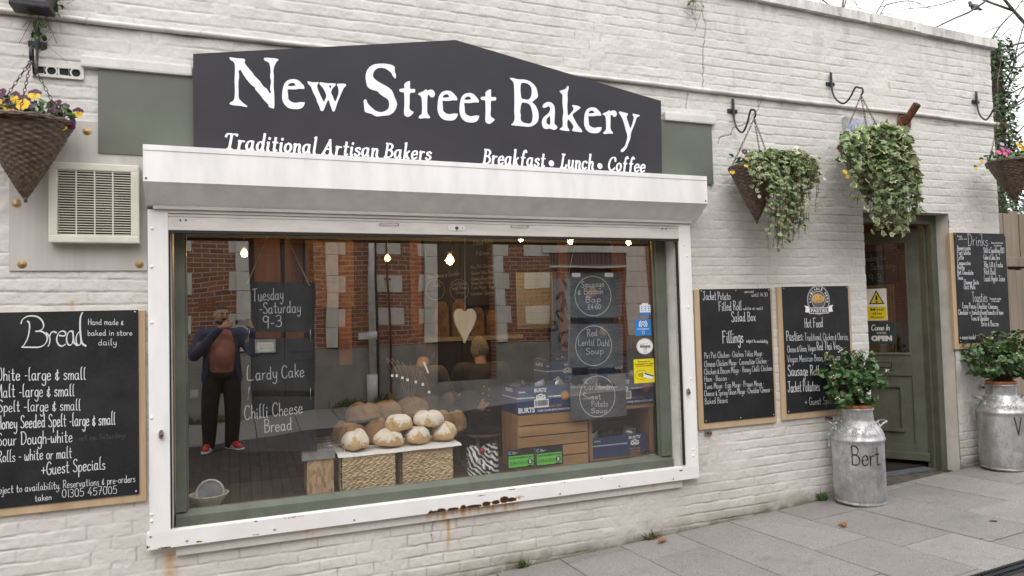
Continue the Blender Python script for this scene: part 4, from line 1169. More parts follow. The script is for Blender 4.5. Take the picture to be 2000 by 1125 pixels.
# Jacket potato
Yb = -.034
cv = (1350, 540, 3.309)
pl = [at(1371.5, 700, Yb).x, at(1443, 820, Yb).z, at(1509.5, 700, Yb).x, at(1440, 564, Yb).z]
fr = [at(1360.5, 700, Yb + .007).x, at(1440, 832.5, Yb + .007).z, at(1512.5, 700, Yb + .007).x, pl[3] - .003]
def corner_screws(pl, n=6):
    x0, z0, x1, z1 = pl; e = .014
    return [(x0 + e, z1 - e), (x1 - e, z1 - e), (x0 + e, z0 + e), (x1 - e, z0 + e)] + ([((x0 + x1) / 2, z1 - e), ((x0 + x1) / 2, z0 + e)] if n > 4 else [])
t, y = chalkboard('chalkboard of jacket potato and roll fillings beside the shutter rail', pl, fr, Yb, screws=corner_screws(pl))
b = MB()
for s, a, c, cap in (('Jacket Potato', (75, 152), (252, 150), 52), ('served', (345, 106), (402, 105), 18), ('until 14:30', (390, 130), (492, 128), 24), ('Filled Roll', (178, 222), (325, 217), 58), ('-white or malt', (330, 217), (462, 215), 22),
                     ('Salad Box', (260, 291), (415, 287), 60), ('Fillings', (202, 431), (335, 425), 78), ('subject to availability', (355, 425), (493, 428), 20), ('Piri Piri Chicken · Chicken Tikka Mayo ·', (85, 530), (467, 512), 38),
                     ('Chinese Chicken Mayo · Coronation Chicken ·', (85, 585), (495, 560), 38), ('Chicken & Bacon Mayo · Honey Chilli Chicken', (85, 635), (520, 607), 38), ('Ham · Bacon ·', (85, 680), (242, 670), 34),
                     ('Tuna Mayo · Egg Mayo · Prawn Mayo ·', (85, 728), (467, 705), 36), ('Cheese & Spring Onion Mayo · Cheddar Cheese ·', (85, 775), (518, 745), 36), ('Baked Beans', (88, 825), (235, 815), 38)):
    write(b, s, a, c, cap, y, conv=cv, seed=len(s), w=.0027 if cap < 45 else None)
b.build('lettering', t)
# Hot food
pl = [at(1533.5, 700, Yb).x, at(1600, 802, Yb).z, at(1662, 700, Yb).x, at(1600, 559, Yb).z]
fr = [at(1523.5, 700, Yb + .007).x, at(1600, 814, Yb + .007).z, at(1666, 700, Yb + .007).x, pl[3] - .003]
t, y = chalkboard('hot food chalkboard with a round pasties emblem at its top', pl, fr, Yb, screws=corner_screws(pl, 4))
b = MB()
for s, a, c, cap in (('Hot Food', (733, 331), (850, 327), 60), ('Pasties:', (615, 417), (722, 412), 64), ('Traditional, Chicken & Chorizo,', (735, 414), (1012, 408), 45), ('Cheese & Onion, Vegan', (622, 490), (802, 481), 42), ('Red Thai Veg,', (812, 477), (960, 470), 52),
                     ('Vegan Mexican Bean, Moroccan', (622, 555), (960, 540), 44), ('Sausage Rolls', (625, 643), (842, 636), 66), ('Jacket Potatoes', (625, 748), (830, 737), 68), ('+ Guest Specials', (735, 830), (960, 820), 45)):
    write(b, s, a, c, cap, y, conv=cv, seed=len(s), w=.0029 if cap < 50 else None)
b.build('lettering', t)
b = MB()
cx, cz = (lambda p: (p.x, p.z))(at(1350 + 822 / 3.309, 540 + 152 / 3.309, y))
R_ = .118
def disc(mb, r0, mat, yy, n=40, cog=0.0, nc=28, sx=1, sz=1, dx=0, dz=0):
    pts = []
    for i in range(n):
        a = -2 * PI * i / n
        rr = r0 * (1 + (cog if i % 2 else 0))
        pts.append((cx + dx + rr * sx * math.cos(a), yy, cz + dz + rr * sz * math.sin(a)))
    mb.poly(pts, mat)
def annulus(mb, r0, r1, mat, yy, n=48):
    vs = []
    for i in range(n):
        a = 2 * PI * i / n
        vs += [(cx + r0 * math.cos(a), yy, cz + r0 * math.sin(a)), (cx + r1 * math.cos(a), yy, cz + r1 * math.sin(a))]
    mb.add(vs, [(2*i, 2*i+1, (2*i+3) % (2*n), (2*i+2) % (2*n)) for i in range(n)], mat)
disc(b, R_, CHALK_DIM, y - .0006, 72, .06)
disc(b, R_ * .93, INK_BLACK, y - .0012)
annulus(b, R_ * .60, R_ * .63, INK_WHITE, y - .0016)
disc(b, R_ * .58, plain('emblem_grey', (.10, .10, .11)), y - .0018)
pas = [(-.075, -.02), (-.07, .012), (-.045, .04), (-.01, .05), (.03, .042), (.062, .02), (.07, -.008), (.05, -.025), (.0, -.036), (-.05, -.035)]
fill_outline([(cx + p[0] * .95, cz + .008 + p[1] * .9) for p in reversed(pas)], [], y - .0022, M('pasty_print', (.62, .36, .10), .6, var=.3, scale=70), b)
for k in range(6):
    ribbon(b, [(cx - .055 + k * .02, cz + .045 - abs(k - 2.4) * .006), (cx - .05 + k * .02, cz + .015)], .004, M('pasty_crimp', (.75, .52, .20), .6), y - .0024, None, k * 2e-5)
rib = [(-.155, -.042), (-.11, -.05), (-.11, -.062), (.11, -.062), (.11, -.05), (.155, -.042), (.14, -.066), (.15, -.098), (.105, -.102), (.105, -.112), (-.105, -.112), (-.105, -.102), (-.15, -.098), (-.14, -.066)]
fill_outline([(cx + p[0], cz + p[1]) for p in reversed(rib)], [], y - .0028, INK_WHITE, b)
rib2 = [(-.10, -.067), (.10, -.067), (.10, -.107), (-.10, -.107)]
fill_outline([(cx + p[0], cz + p[1]) for p in rib2], [], y - .0032, plain('emblem_band', (.06, .06, .065)), b)
printed(b, 'PASTIES', (cx - .088, cz - .101, cx + .088, cz - .073), y - .0034, INK_WHITE, .01)
txt = 'AVAILABLE HERE'
for i, ch in enumerate(txt):
    if ch == ' ': continue
    a = math.radians(190 - (200 / (len(txt) - 1)) * i)
    Mx = Matrix.Translation((cx + R_ * .70 * math.cos(a), 0, cz + R_ * .70 * math.sin(a))) @ Matrix.Rotation(-(a - PI / 2), 4, 'Y')
    printed(b, ch, (-.0075, 0, .0075, .021), y - .0026, INK_WHITE, .02, Mx)
b.build('emblem', t)
# Drinks
Yd = -.036
cv = (1840, 430, 4.169)
pl = [at(1868.5, 560, Yd).x, at(1900, 669, Yd).z, at(1969, 560, Yd).x, at(1900, 455, Yd).z]
fr = [at(1859.5, 560, Yd + .007).x, at(1900, 680.5, Yd + .007).z, at(1969.5, 560, Yd + .007).x, pl[3] - .002]
t, y = chalkboard('drinks and toasties chalkboard at the far corner of the wall', pl, fr, Yd, screws=corner_screws(pl))
b = MB()
for s, a, c, cap in (('Drinks', (210, 207), (372, 208), 92), ('tried', (122, 137), (158, 140), 18), ('with us', (134, 160), (198, 158), 18), ('Please order hot drinks', (400, 190), (495, 192), 12), ('at counter first', (420, 212), (482, 213), 12),
                     ('Americano', (122, 243), (230, 243), 36), ('Flat White', (122, 282), (230, 281), 36), ('Latte', (124, 320), (175, 319), 36), ('Cappuccino', (124, 364), (230, 364), 36), ('Mocha', (124, 400), (183, 400), 34), ('Hot Chocolate', (125, 442), (253, 443), 36), ('Teas', (125, 483), (168, 483), 34),
                     ('Flavour Shots', (178, 522), (298, 522), 36), ('Oat Milk', (178, 562), (270, 562), 36), ('Still & Sparkling H2O', (338, 265), (505, 267), 42), ('Coke & Coke Zero', (338, 320), (468, 322), 40), ('7Up, Lilt & Fanta', (340, 381), (492, 383), 44), ('Red Bull', (342, 440), (438, 442), 48), ('Local Apple Juice', (342, 496), (510, 497), 48),
                     ('Toasties', (245, 668), (367, 665), 82), ('Please order toasties', (388, 645), (478, 645), 12), ('at the counter', (402, 664), (470, 664), 12), ('Easy Peasy Cheddar Cheesey', (165, 716), (450, 722), 42), ('Cheddar + tomato/ham/tomato & ham', (132, 769), (495, 768), 40), ('Tuna & Cheddar', (235, 816), (382, 817), 40), ('Brie & Bacon', (320, 863), (458, 863), 44), ('+ more inside!', (145, 970), (272, 967), 34)):
    write(b, s, a, c, cap, y, conv=cv, seed=len(s), w=.0042 if cap > 20 else .0025)
b.build('lettering', t)
# ------------------------------------------------------------------ inside of the shop
DECK = .342
FLOOR = -.03
b = MB()
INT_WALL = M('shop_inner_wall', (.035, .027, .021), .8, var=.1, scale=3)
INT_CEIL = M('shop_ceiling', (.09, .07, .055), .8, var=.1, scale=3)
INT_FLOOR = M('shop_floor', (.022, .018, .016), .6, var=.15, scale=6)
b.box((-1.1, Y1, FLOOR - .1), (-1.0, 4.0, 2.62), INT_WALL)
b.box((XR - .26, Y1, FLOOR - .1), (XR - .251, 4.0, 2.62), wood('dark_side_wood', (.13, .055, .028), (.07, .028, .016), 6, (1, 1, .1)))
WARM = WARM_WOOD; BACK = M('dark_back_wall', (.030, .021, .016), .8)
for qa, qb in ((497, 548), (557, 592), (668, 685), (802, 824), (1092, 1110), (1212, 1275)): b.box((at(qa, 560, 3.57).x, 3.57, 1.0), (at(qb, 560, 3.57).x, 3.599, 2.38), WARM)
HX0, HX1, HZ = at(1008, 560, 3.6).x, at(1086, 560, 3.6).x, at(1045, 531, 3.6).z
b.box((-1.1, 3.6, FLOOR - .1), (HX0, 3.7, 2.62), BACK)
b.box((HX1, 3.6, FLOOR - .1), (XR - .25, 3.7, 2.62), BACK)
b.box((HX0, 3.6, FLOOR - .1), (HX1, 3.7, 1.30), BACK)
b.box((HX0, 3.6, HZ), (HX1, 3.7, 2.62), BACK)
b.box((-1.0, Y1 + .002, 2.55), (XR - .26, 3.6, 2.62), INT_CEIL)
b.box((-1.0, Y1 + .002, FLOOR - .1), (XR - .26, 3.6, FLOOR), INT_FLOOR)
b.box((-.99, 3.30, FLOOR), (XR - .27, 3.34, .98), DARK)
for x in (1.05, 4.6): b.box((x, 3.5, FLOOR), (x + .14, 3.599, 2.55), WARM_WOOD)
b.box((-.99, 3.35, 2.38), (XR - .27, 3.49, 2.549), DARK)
b.build('interior', bld)
b = MB()                                            # tiled kitchen behind the hatch
TILE = brick_mat('cream_tile', (.66, .60, .42), (.62, .56, .40), (.40, .36, .26), w=.2, h=.1, ms=.006)
b.box((2.4, 5.2, FLOOR), (4.8, 5.25, 2.6), TILE)
b.box((2.4, 3.71, 2.6), (4.8, 5.2, 2.65), TILE)
b.box((2.39, 3.71, FLOOR), (2.4, 5.2, 2.6), TILE)
b.box((4.8, 3.71, FLOOR), (4.81, 5.2, 2.6), TILE)
b.box((2.4, 3.71, FLOOR - .02), (4.8, 5.2, FLOOR), TILE)
b.build('kitchen', bld)
b = MB()
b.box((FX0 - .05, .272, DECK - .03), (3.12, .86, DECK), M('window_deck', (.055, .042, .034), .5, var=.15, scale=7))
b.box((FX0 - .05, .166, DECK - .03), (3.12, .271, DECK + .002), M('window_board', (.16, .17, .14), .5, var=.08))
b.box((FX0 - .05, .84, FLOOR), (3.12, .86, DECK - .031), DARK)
b.build('window_deck', bld)

BULB_ON = emit('lit_filament_bulb', (1.0, .66, .28), 12.0)
GLASS_AMBER = glass_sheet('amber_bulb_glass', 1.35, (1.0, .86, .6), .6, .0)
def bulb(px, py, y, r, label, power, top=2.55):
    c = at(px, py, y)
    t = thing('pendant_bulb', label, 'light bulb', (c.x, y, c.z), 'lit bulbs hanging in the shop')
    b = MB(); b.ball((c.x, y, c.z), r * .5, BULB_ON, 12, 8, (1, 1, 1.15)); b.build('filament', t)
    b = MB(); b.ball((c.x, y, c.z), r, GLASS_AMBER, 14, 10, (1, 1, 1.1)); b.build('glass', t)
    b = MB(); b.lathe([(.0, r * 2.0), (r * .38, r * 2.0), (r * .42, r * 1.02), (.0, r * .98)], BLACK_METAL, (c.x, y, c.z), 12); b.build('socket', t)
    if top - c.z > r * 2.1:
        b = MB(); b.tube([(c.x, y, c.z + r * 2), (c.x, y, top)], .003, BLACK_METAL, 6); b.build('cord', t)
    l = bpy.data.lights.new('bulb_light', 'POINT'); l.energy = power; l.color = (1, .68, .36); l.shadow_soft_size = r * 1.1
    o = bpy.data.objects.new('bulb_light', l); COL.objects.link(o); o.parent = t
bulb(477, 495, 1.5, .036, 'small lit bulb at the far left, above the left slates', 12)
bulb(757, 504, 2.2, .034, 'amber filament bulb in front of the thin brown pipe reflection', 9)
bulb(879, 508, 1.3, .048, 'large lit globe bulb above the wooden heart', 14)
bulb(1017, 468, 1.9, .03, 'leftmost of the three small bulbs under the shutter bar', 9)
bulb(1114, 472, 1.7, .034, 'middle one of the three small bulbs under the shutter bar, above the slate stack', 9)
bulb(1228, 473, 1.5, .036, 'rightmost of the three small bulbs, near the window frame', 6)
bulb(1689, 472, 1.6, .05, 'yellow lit bulb seen through the glass of the open door', 5)
l = bpy.data.lights.new('kitchen_lamp', 'POINT'); l.energy = 7; l.color = (1, .84, .55); l.shadow_soft_size = .12
lo = bpy.data.objects.new('kitchen_lamp', l); COL.objects.link(lo)
kt = thing('kitchen_bulb', 'bright kitchen lamp beyond the hatch', 'light bulb', (3.5, 4.5, 2.3)); lo.parent = kt
b = MB(); b.ball((3.5, 4.5, 2.3), .06, BULB_ON, 12, 8); b.build('glass', kt)
b = MB(); b.tube([(3.5, 4.5, 2.35), (3.5, 4.5, 2.599)], .01, BLACK_METAL, 6); b.build('cord', kt)

# chalk menus on the back wall, counter, bread bags
yb = 3.34
t = thing('chalkboard', 'dim chalkboard on the shop back wall behind the wooden heart', 'chalkboard', (1.9, yb, 1.5), 'menu boards inside the shop')
p0, p1 = at(832, 598, yb), at(968, 452, yb)
b = MB(); b.bbox((p0.x, yb, p0.z), (p1.x, yb + .03, 2.37), BOARD, .003); b.build('board', t)
b = MB()
for s, a, c, cap in (('Ham Cheese & Cheddar', (835, 545), (898, 537), 9), ('Filled Rolls', (925, 480), (962, 474), 9), ('Fillings', (930, 500), (955, 496), 8), ('Piri Piri Chicken', (920, 525), (964, 521), 6), ('Chicken Tikka Mayo', (920, 537), (964, 533), 6),
                     ('Chicken & Bacon Mayo', (920, 548), (964, 544), 6), ('Honey Chilli Chicken', (920, 556), (964, 553), 6), ('Tuna Mayo · Egg', (920, 565), (964, 562), 6), ('Cheddar Cheese', (920, 577), (964, 574), 6), ('Caribbean', (882, 558), (912, 556), 8), ('Sweet Potato', (882, 566), (912, 564), 7), ('Soup', (890, 574), (906, 573), 7), ('Dahl', (846, 560), (860, 560), 8)):
    write(b, s, a, c, cap, yb - .001, CHALK_DIM, w=.005)
for cx, cy, r in ((897, 566, 21), (850, 566, 20)):
    c = at(cx, cy, yb); rr = r * 7.9 / 1365
    ribbon(b, [(c.x + rr * .95 * math.cos(a), c.z + rr * math.sin(a)) for a in np.linspace(0, 2 * PI, 20)], .006, CHALK_DIM, yb - .001)
b.build('lettering', t)
t = thing('paper_menu', 'brown paper menu of sandwiches behind the left slates', 'menu', (1.1, yb, 1.5), 'menu boards inside the shop')
p0, p1 = at(598, 600, yb), at(690, 470, yb)
b = MB(); b.bbox((p0.x, yb, p0.z), (p1.x, yb + .01, p1.z), M('brown_paper', (.26, .15, .07), .8), .002); b.build('board', t)
b = MB()
for i, s in enumerate(('Fresh', 'Sandwich', 'Toast', 'Bruschetta', 'Crisp Bread', 'Melons', 'Sandwich')):
    write(b, s, (604, 497 + i * 14.2), (604 + len(s) * 4.5, 496 + i * 14.2), 9, yb - .001, INK_BLACK, w=.006)
b.build('lettering', t)
t = thing('shop_counter', 'dark shop counter with a pale top below the bread bags', 'counter', (1.9, 2.9, FLOOR))
yc = 2.7
p0, p1 = at(845, 668, yc), at(1000, 657, yc)
b = MB(); b.box((p0.x - .1, yc, FLOOR), (p1.x + .1, yc + .59, p0.z - .0), DARK); b.build('body', t)
b = MB(); b.bbox((p0.x - .12, yc - .03, p0.z + .001), (p1.x + .12, yc + .6, p0.z + .045), M('counter_top', (.33, .31, .28), .3), .004); b.build('top', t)
ctop = p0.z + .046
BAG = M('brown_bread_bag', (.17, .095, .05), .8, var=.2, scale=12, bump=.3, bscale=30)
for i, (px, wpx, tpx, lab) in enumerate(((864, 29, 588, 'brown bread bag standing furthest left on the counter'), (898, 30, 583, 'tallest brown bread bag, right of the heart string on the counter'), (934, 28, 600, 'third brown bread bag from the left on the counter'), (961, 22, 604, 'narrow brown bread bag furthest right on the counter'))):
    yy = 2.95
    c = at(px, 650, yy); w = wpx * 7.4 / 1365 / 2; tp = at(px, tpx, yy).z
    b = MB()
    pr = [(c.x - w, ctop), (c.x + w, ctop), (c.x + w * .98, tp - .07), (c.x + w * .6, tp - .01), (c.x + w * .1, tp), (c.x - w * .5, tp - .012), (c.x - w * .98, tp - .08)]
    b.prism([(x, yy, z) for x, z in pr], (0, .13, 0), BAG)
    o = b.build('bread_bag', None, (c.x, yy, ctop)); tag(o, lab, 'bag', 'brown bread bags on the counter')

# ------------------------------------------------------------------ hanging slates
CORD = M('jute_cord', (.45, .33, .20), .9, var=.15, scale=80)
def slate(label, c4, y, mat, lines, conv=None, circle=None, group='hanging slates in the window', cap_w=.0054):
    P = [at(*q, y) for q in c4]                        # tl, tr, br, bl
    cx = sum(p.x for p in P) / 4; zb_ = min(p.z for p in P)
    t = thing('hanging_slate', label, 'slate sign', (cx, y, zb_), group)
    b = MB()
    b.prism([(p.x, y, p.z) for p in P], (0, .008, 0), mat)
    b.build('slate', t)
    b = MB()
    for s, a, c, cap in lines: write(b, s, a, c, cap, y, CHALK_SOFT, conv=conv, seed=len(s) + 3, w=cap_w)
    if circle:
        (ox, oy, s), (px, py), (rx, ry) = circle
        q = at(ox + px / s, oy + py / s, y); e1 = at(ox + (px + rx) / s, oy + py / s, y); e2 = at(ox + px / s, oy + (py - ry) / s, y)
        a_, b_ = e1.x - q.x, e2.z - q.z
        ribbon(b, [(q.x + a_ * math.cos(a), q.z + b_ * math.sin(a)) for a in np.linspace(.3, 2 * PI + .33, 26)], .0058, CHALK_SOFT, y)
    b.build('lettering', t)
    return t, P
C4 = (330, 440, 3.31); C5 = (330, 700, 3.226); C6 = (820, 440, 3.309); C7 = (1080, 640, 5.92)
YS = .235
t, P = slate('large dark slate chalked Tuesday to Saturday 9-3, topmost on the left', [(483, 550), (618, 552), (617, 649), (481, 648)], YS, SLATE_DARK, (('Tuesday', (540, 492), (737, 478), 76), ('-Saturday', (585, 572), (850, 562), 72), ('9-3', (605, 664), (727, 656), 76)), C4)
b = MB()
b.tube([P[0] + Vector((.0, -.004, -.012)), at(526, 452, YS + .1)], .0042, CORD, 6)
b.tube([P[1] + Vector((-.045, -.006, -.02)), at(555, 452, YS + .1)], .0042, CORD, 6)
b.build('cord', t)
t, P2 = slate('large dark slate chalked Lardy Cake, below the opening days slate', [(478, 660), (618, 661), (617, 763), (477, 762)], YS, SLATE_DARK, (('L', (500, 1000), (545, 1000), 92), ('ardy Cake', (560, 1000), (872, 978), 80)), C4)
b = MB(); b.tube([P2[1] + Vector((-.035, 0, -.02)), P[2] + Vector((-.035, 0, .02))], .002, STEEL, 6); b.tube([P2[0] + Vector((.02, 0, -.02)), P[3] + Vector((.02, 0, .02))], .002, STEEL, 6); b.build('cord', t)
t, P3 = slate('large dark slate chalked Chilli Cheese Bread, lowest on the left', [(474, 775), (618, 775), (619, 880), (468, 882)], YS, SLATE_DARK, (('Chilli Cheese', (475, 388), (840, 345), 82), ('Bread', (600, 468), (772, 447), 80)), C5)
b = MB(); b.tube([P3[1] + Vector((-.035, 0, -.02)), P2[2] + Vector((-.035, 0, .02))], .002, STEEL, 6); b.tube([P3[0] + Vector((.03, 0, -.02)), P2[3] + Vector((.03, 0, .02))], .002, STEEL, 6); b.build('cord', t)
YT = .20
t, Q = slate('small slate chalked Sausage and Bacon Bap in a ring, topmost on the right', [(1105.6, 533.7), (1214.4, 531.5), (1214.4, 620), (1107, 620)], YT, SLATE, (('Sausage', (1042, 402), (1190, 396), 37), ('& Bacon', (1020, 448), (1182, 442), 36), ('Bap', (1070, 498), (1167, 494), 36), ('£4·60', (1085, 545), (1168, 539), 32)), C6, (C6, (1120, 457), (115, 128)), cap_w=.005)
b = MB()
b.tube([Q[0] + Vector((.02, -.003, -.01)), at(1120, 490, YT), at(1128, 455, YT)], .002, STEEL, 5); b.tube([Q[1] + Vector((-.02, -.003, -.01)), at(1196, 490, YT), at(1189, 455, YT)], .002, STEEL, 5)
b.build('cord', t)
b = MB()
for q in ((1117, 533, 1133, 541), (1181, 533, 1197, 541)):
    a, c = at(q[0], q[3], YT), at(q[2], q[1], YT); b.box((a.x, YT - .004, a.z), (c.x, YT - .001, c.z), PAPER)
b.build('tag', t)
t, Q2 = slate('small slate chalked Red Lentil Dahl Soup in a ring, middle of the right stack', [(1110, 633), (1216.5, 632), (1217, 716), (1110.5, 718)], YT, SLATE, (('Red', (1080, 717), (1145, 715), 46), ('Lentil Dahl', (1022, 775), (1226, 780), 42), ('Soup', (1072, 834), (1185, 828), 38)), C6, (C6, (1124, 778), (115, 128)), cap_w=.005)
t, Q3 = slate('small slate chalked Caribbean Sweet Potato Soup in a ring, lowest on the right', [(1113, 734), (1221, 728), (1224, 811.5), (1116, 821.6)], YT, SLATE, (('Caribbean', (365, 716), (675, 712), 76), ('Sweet', (345, 824), (550, 824), 66), ('Potato', (445, 912), (635, 909), 68), ('Soup', (440, 986), (628, 981), 52)), C7, (C7, (515, 793), (202, 236)), cap_w=.005)
b = MB()
for A, B_ in ((Q2, Q), (Q3, Q2)):
    b.tube([A[0] + Vector((.02, .004, -.01)), B_[3] + Vector((.02, .004, .01))], .0018, STEEL, 5); b.tube([A[1] + Vector((-.02, .004, -.01)), B_[2] + Vector((-.02, .004, .01))], .0018, STEEL, 5)
b.build('cord', t)

# ------------------------------------------------------------------ wooden heart on a string
yh = .28
t = thing('hanging_heart', 'pale wooden heart hanging on a long string in the window', 'heart', (at(908, 670, yh).x, yh, at(908, 670, yh).z))
hp = [(909, 609), (901, 603), (893, 604), (888, 611), (887, 620), (890, 633), (896, 646), (903, 659), (908, 671), (914, 658), (922, 644), (928, 631), (931, 618), (928, 608), (922, 603), (915, 604)]
W = [at(*q, yh) for q in hp]
ol = cr([(p.x, p.z) for p in W], 3, True)
b = MB()
bm_ol = [tuple(p) for p in ol]
cxh = np.mean([p[0] for p in bm_ol]); czh = np.mean([p[1] for p in bm_ol])
inn = [(cxh + (p[0] - cxh) * .93, czh + (p[1] - czh) * .94) for p in bm_ol]
nh = len(bm_ol)
fill_outline(inn, [], yh, HEART_WOOD, b)
for (A, ya), (B_, yb2) in (((inn, yh), (bm_ol, yh + .004)), ((bm_ol, yh + .004), (bm_ol, yh + .018)), ((bm_ol, yh + .018), (inn, yh + .022))):
    b.add([(p[0], ya, p[1]) for p in A] + [(p[0], yb2, p[1]) for p in B_], [(i, (i + 1) % nh, (i + 1) % nh + nh, i + nh) for i in range(nh)], HEART_WOOD)
b.poly([(p[0], yh + .022, p[1]) for p in reversed(inn)], HEART_WOOD)
b.build('heart', t)
b = MB(); b.tube([W[0] + Vector((0, .01, -.004)), at(908, 452, yh + .01)], .0016, PAPER, 5); b.build('string', t)

# ------------------------------------------------------------------ seagrass baskets, paper, loaves
def plait_face(O, U, V, nU, rows, depth):
    depth = depth * 1.2
    """grid of a plaited face: O corner, U along the rows, V up; returns points with pushed-out strands"""
    n1, n2 = max(40, nU * 7), rows * 7
    uu = np.linspace(0, 1, n1); vv = np.linspace(0, 1, n2)
    A, B_ = np.meshgrid(uu, vv)
    wob = (N1.fbm(A * 6, B_ * 6, 1.0, 3) - .5) * .5
    r = np.floor(B_ * rows - 1e-6); f = B_ * rows - r
    sgn = np.where(f < .5, 1, -1)
    s = A * nU + (r % 2) * .37 + wob + sgn * (np.abs(f - .5) * 1.1)
    st = np.abs(np.sin(PI * s)) ** .7
    prof_ = np.sqrt(np.clip(1 - (np.abs((f * 2) % 1 - .5) * 1.9) ** 2, 0, 1))
    h = (.35 + .65 * st) * prof_ * depth + (N2.fbm(A * 9, B_ * 9, 3, 2) - .5) * depth * .5
    Nn = np.cross(np.array(U), np.array(V)); Nn = Nn / np.linalg.norm(Nn)
    P = np.array(O)[None, None, :] + A[..., None] * np.array(U) + B_[..., None] * np.array(V) + h[..., None] * Nn
    return P
def add_grid(mb, P, mat):
    nz, nx = P.shape[:2]
    i = np.arange(nz * nx).reshape(nz, nx)
    q = np.stack([i[:-1, :-1], i[:-1, 1:], i[1:, 1:], i[1:, :-1]], -1).reshape(-1, 4)
    mb.add([tuple(p) for p in P.reshape(-1, 3)], [tuple(x) for x in q.tolist()], mat, True)
def sea_basket(label, x0, x1, y0, y1, z0, z1):
    t = thing('seagrass_basket', label, 'basket', ((x0 + x1) / 2, (y0 + y1) / 2, z0), 'seagrass baskets under the loaves')
    b = MB()
    add_grid(b, plait_face((x0, y0, z0), (x1 - x0, 0, 0), (0, 0, z1 - z0), 8, 11, .026), SEAGRASS)
    add_grid(b, plait_face((x0, y1, z0), (0, y0 - y1, 0), (0, 0, z1 - z0), 6, 10, .012), SEAGRASS)
    add_grid(b, plait_face((x1, y0, z0), (0, y1 - y0, 0), (0, 0, z1 - z0), 6, 10, .012), SEAGRASS)
    b.box((x0 + .001, y0 + .001, z0), (x1 - .001, y1 - .001, z1 - .002), SEAGRASS)
    b.build('body', t)
    b = MB(); b.tube([(x0, y0, z1), (x1, y0, z1), (x1, y1, z1), (x0, y1, z1), (x0, y0, z1)], .010, SEAGRASS, 8); b.build('rim', t)
yf = .25
bx = lambda px, y=yf: at(px, 900, y).x
ZB = at(700, 886, yf).z - .005
sea_basket('left seagrass basket with plaited sides under the floury loaves', bx(668), bx(770), yf, yf + .36, DECK + .001, ZB)
sea_basket('right seagrass basket with plaited sides under the floury loaves', bx(787), bx(884), yf + .02, yf + .38, DECK + .001, ZB)
ZT = ZB + .012
t = thing('paper_sheet', 'white paper lining sheet under the loaves, overhanging two baskets', 'paper', (bx(770), yf, ZB))
b = MB()
xs = np.linspace(bx(659), bx(900), 40); ys = np.linspace(yf - .035, yf + .42, 16)
X, Y = np.meshgrid(xs, ys)
Zp = ZT + (N1.fbm(X, Y, 7, 3) - .5) * .008 - np.clip((yf - .012 - Y) / .023, 0, 1) * (.006 + .016 * N2.fbm(X, Y * 0, 5, 2))
add_grid(b, np.stack([X, Y, Zp], -1), PAPER)
b.build('sheet', t)
def loaf(px, py, wpx, hpx, y, kind, label, group, seed, lift=None):
    c = at(px, py, y); sc = (y + D) / .975 / F_PX
    rx = wpx / 2 * sc; rz = hpx / 2 * sc * 1.08; ry = rx * (.78 + .30 * ((seed * 37) % 10) / 10); f0 = .38 + .26 * ((seed * 53) % 11) / 11
    z0 = lift
    rnd = random.Random(seed); ph = [rnd.uniform(0, 6.28) for _ in range(6)]
    bm = bmesh.new(); bmesh.ops.create_icosphere(bm, subdivisions=4, radius=1)
    fl = []
    sl = rnd.uniform(-.6, .6)
    for v in bm.verts:
        d = v.co.copy()
        k = 1 + .05 * math.sin(3 * d.x + ph[0]) + .05 * math.sin(3.3 * d.y + ph[1]) + .05 * math.sin(5 * d.x + 4 * d.y + ph[2]) + .06 * d.x * math.sin(ph[4]) + (N1.fbm(d.x + seed, d.y + d.z * .7, 3, 4) - .5) * .14
        zz = d.z
        if zz < -.35: zz = -.35 - (abs(zz) - .35) * .35
        # a torn slash along the top
        s = d.x * math.cos(sl) + d.y * math.sin(sl) - .12 * math.sin(4 * d.y + ph[3])
        if d.z > 0: k -= .15 * math.exp(-(s / .13) ** 2) - .04 * math.exp(-((s - .22) / .12) ** 2)
        v.co = Vector((d.x * k * rx, d.y * k * ry, (zz * k + .12) * rz * 1.12))
        f = f0 + d.z * .75 + .55 * (N2.fbm(d.x * 2 + seed, d.y * 2 + d.z, 2, 3) - .5) - .5 * math.exp(-((s - .05) / .2) ** 2) * (1 if rnd.random() < 2 else 0) * (d.z > -.1)
        fl.append(max(0, min(1, f)))
    me = bpy.data.meshes.new('loaf'); bm.to_mesh(me); bm.free()
    me.polygons.foreach_set('use_smooth', [True] * len(me.polygons))
    a_ = me.attributes.new('flour', 'FLOAT', 'POINT'); a_.data.foreach_set('value', fl)
    me.materials.append(LOAF_FLOUR if kind == 'f' else LOAF_BROWN)
    o = bpy.data.objects.new('bread_loaf', me); COL.objects.link(o)
    o.rotation_euler = (rnd.uniform(-.10, .10), rnd.uniform(-.12, .12), rnd.uniform(-.5, .5))
    zmin = min(v.co.z for v in me.vertices)
    o.location = (c.x, y, (lift - zmin) if lift is not None else c.z)
    tag(o, label, 'loaf', group)
G1, G2 = 'floury loaves on the paper sheet', 'plain brown loaves behind the floury ones'
loaf(694, 863, 56, 38, yf + .09, 'f', 'floury loaf furthest left at the front of the paper sheet', G1, 1, ZT + .004)
loaf(760, 858, 56, 36, yf + .09, 'f', 'floury loaf at the front, second from the left on the paper', G1, 2, ZT + .004)
loaf(815, 852, 53, 34, yf + .10, 'f', 'floury loaf with a torn golden top under the stacked pair', G1, 3, ZT + .004)
loaf(868, 844, 50, 36, yf + .12, 'f', 'floury loaf furthest right on the paper sheet', G1, 4, ZT + .004)
loaf(781, 832, 54, 36, yf + .12, 'f', 'floury loaf resting on top of two others, left of the stacked pair', G1, 5)
loaf(836, 823, 60, 34, yf + .13, 'f', 'widest floury loaf, topmost on the right with a golden side', G1, 6)
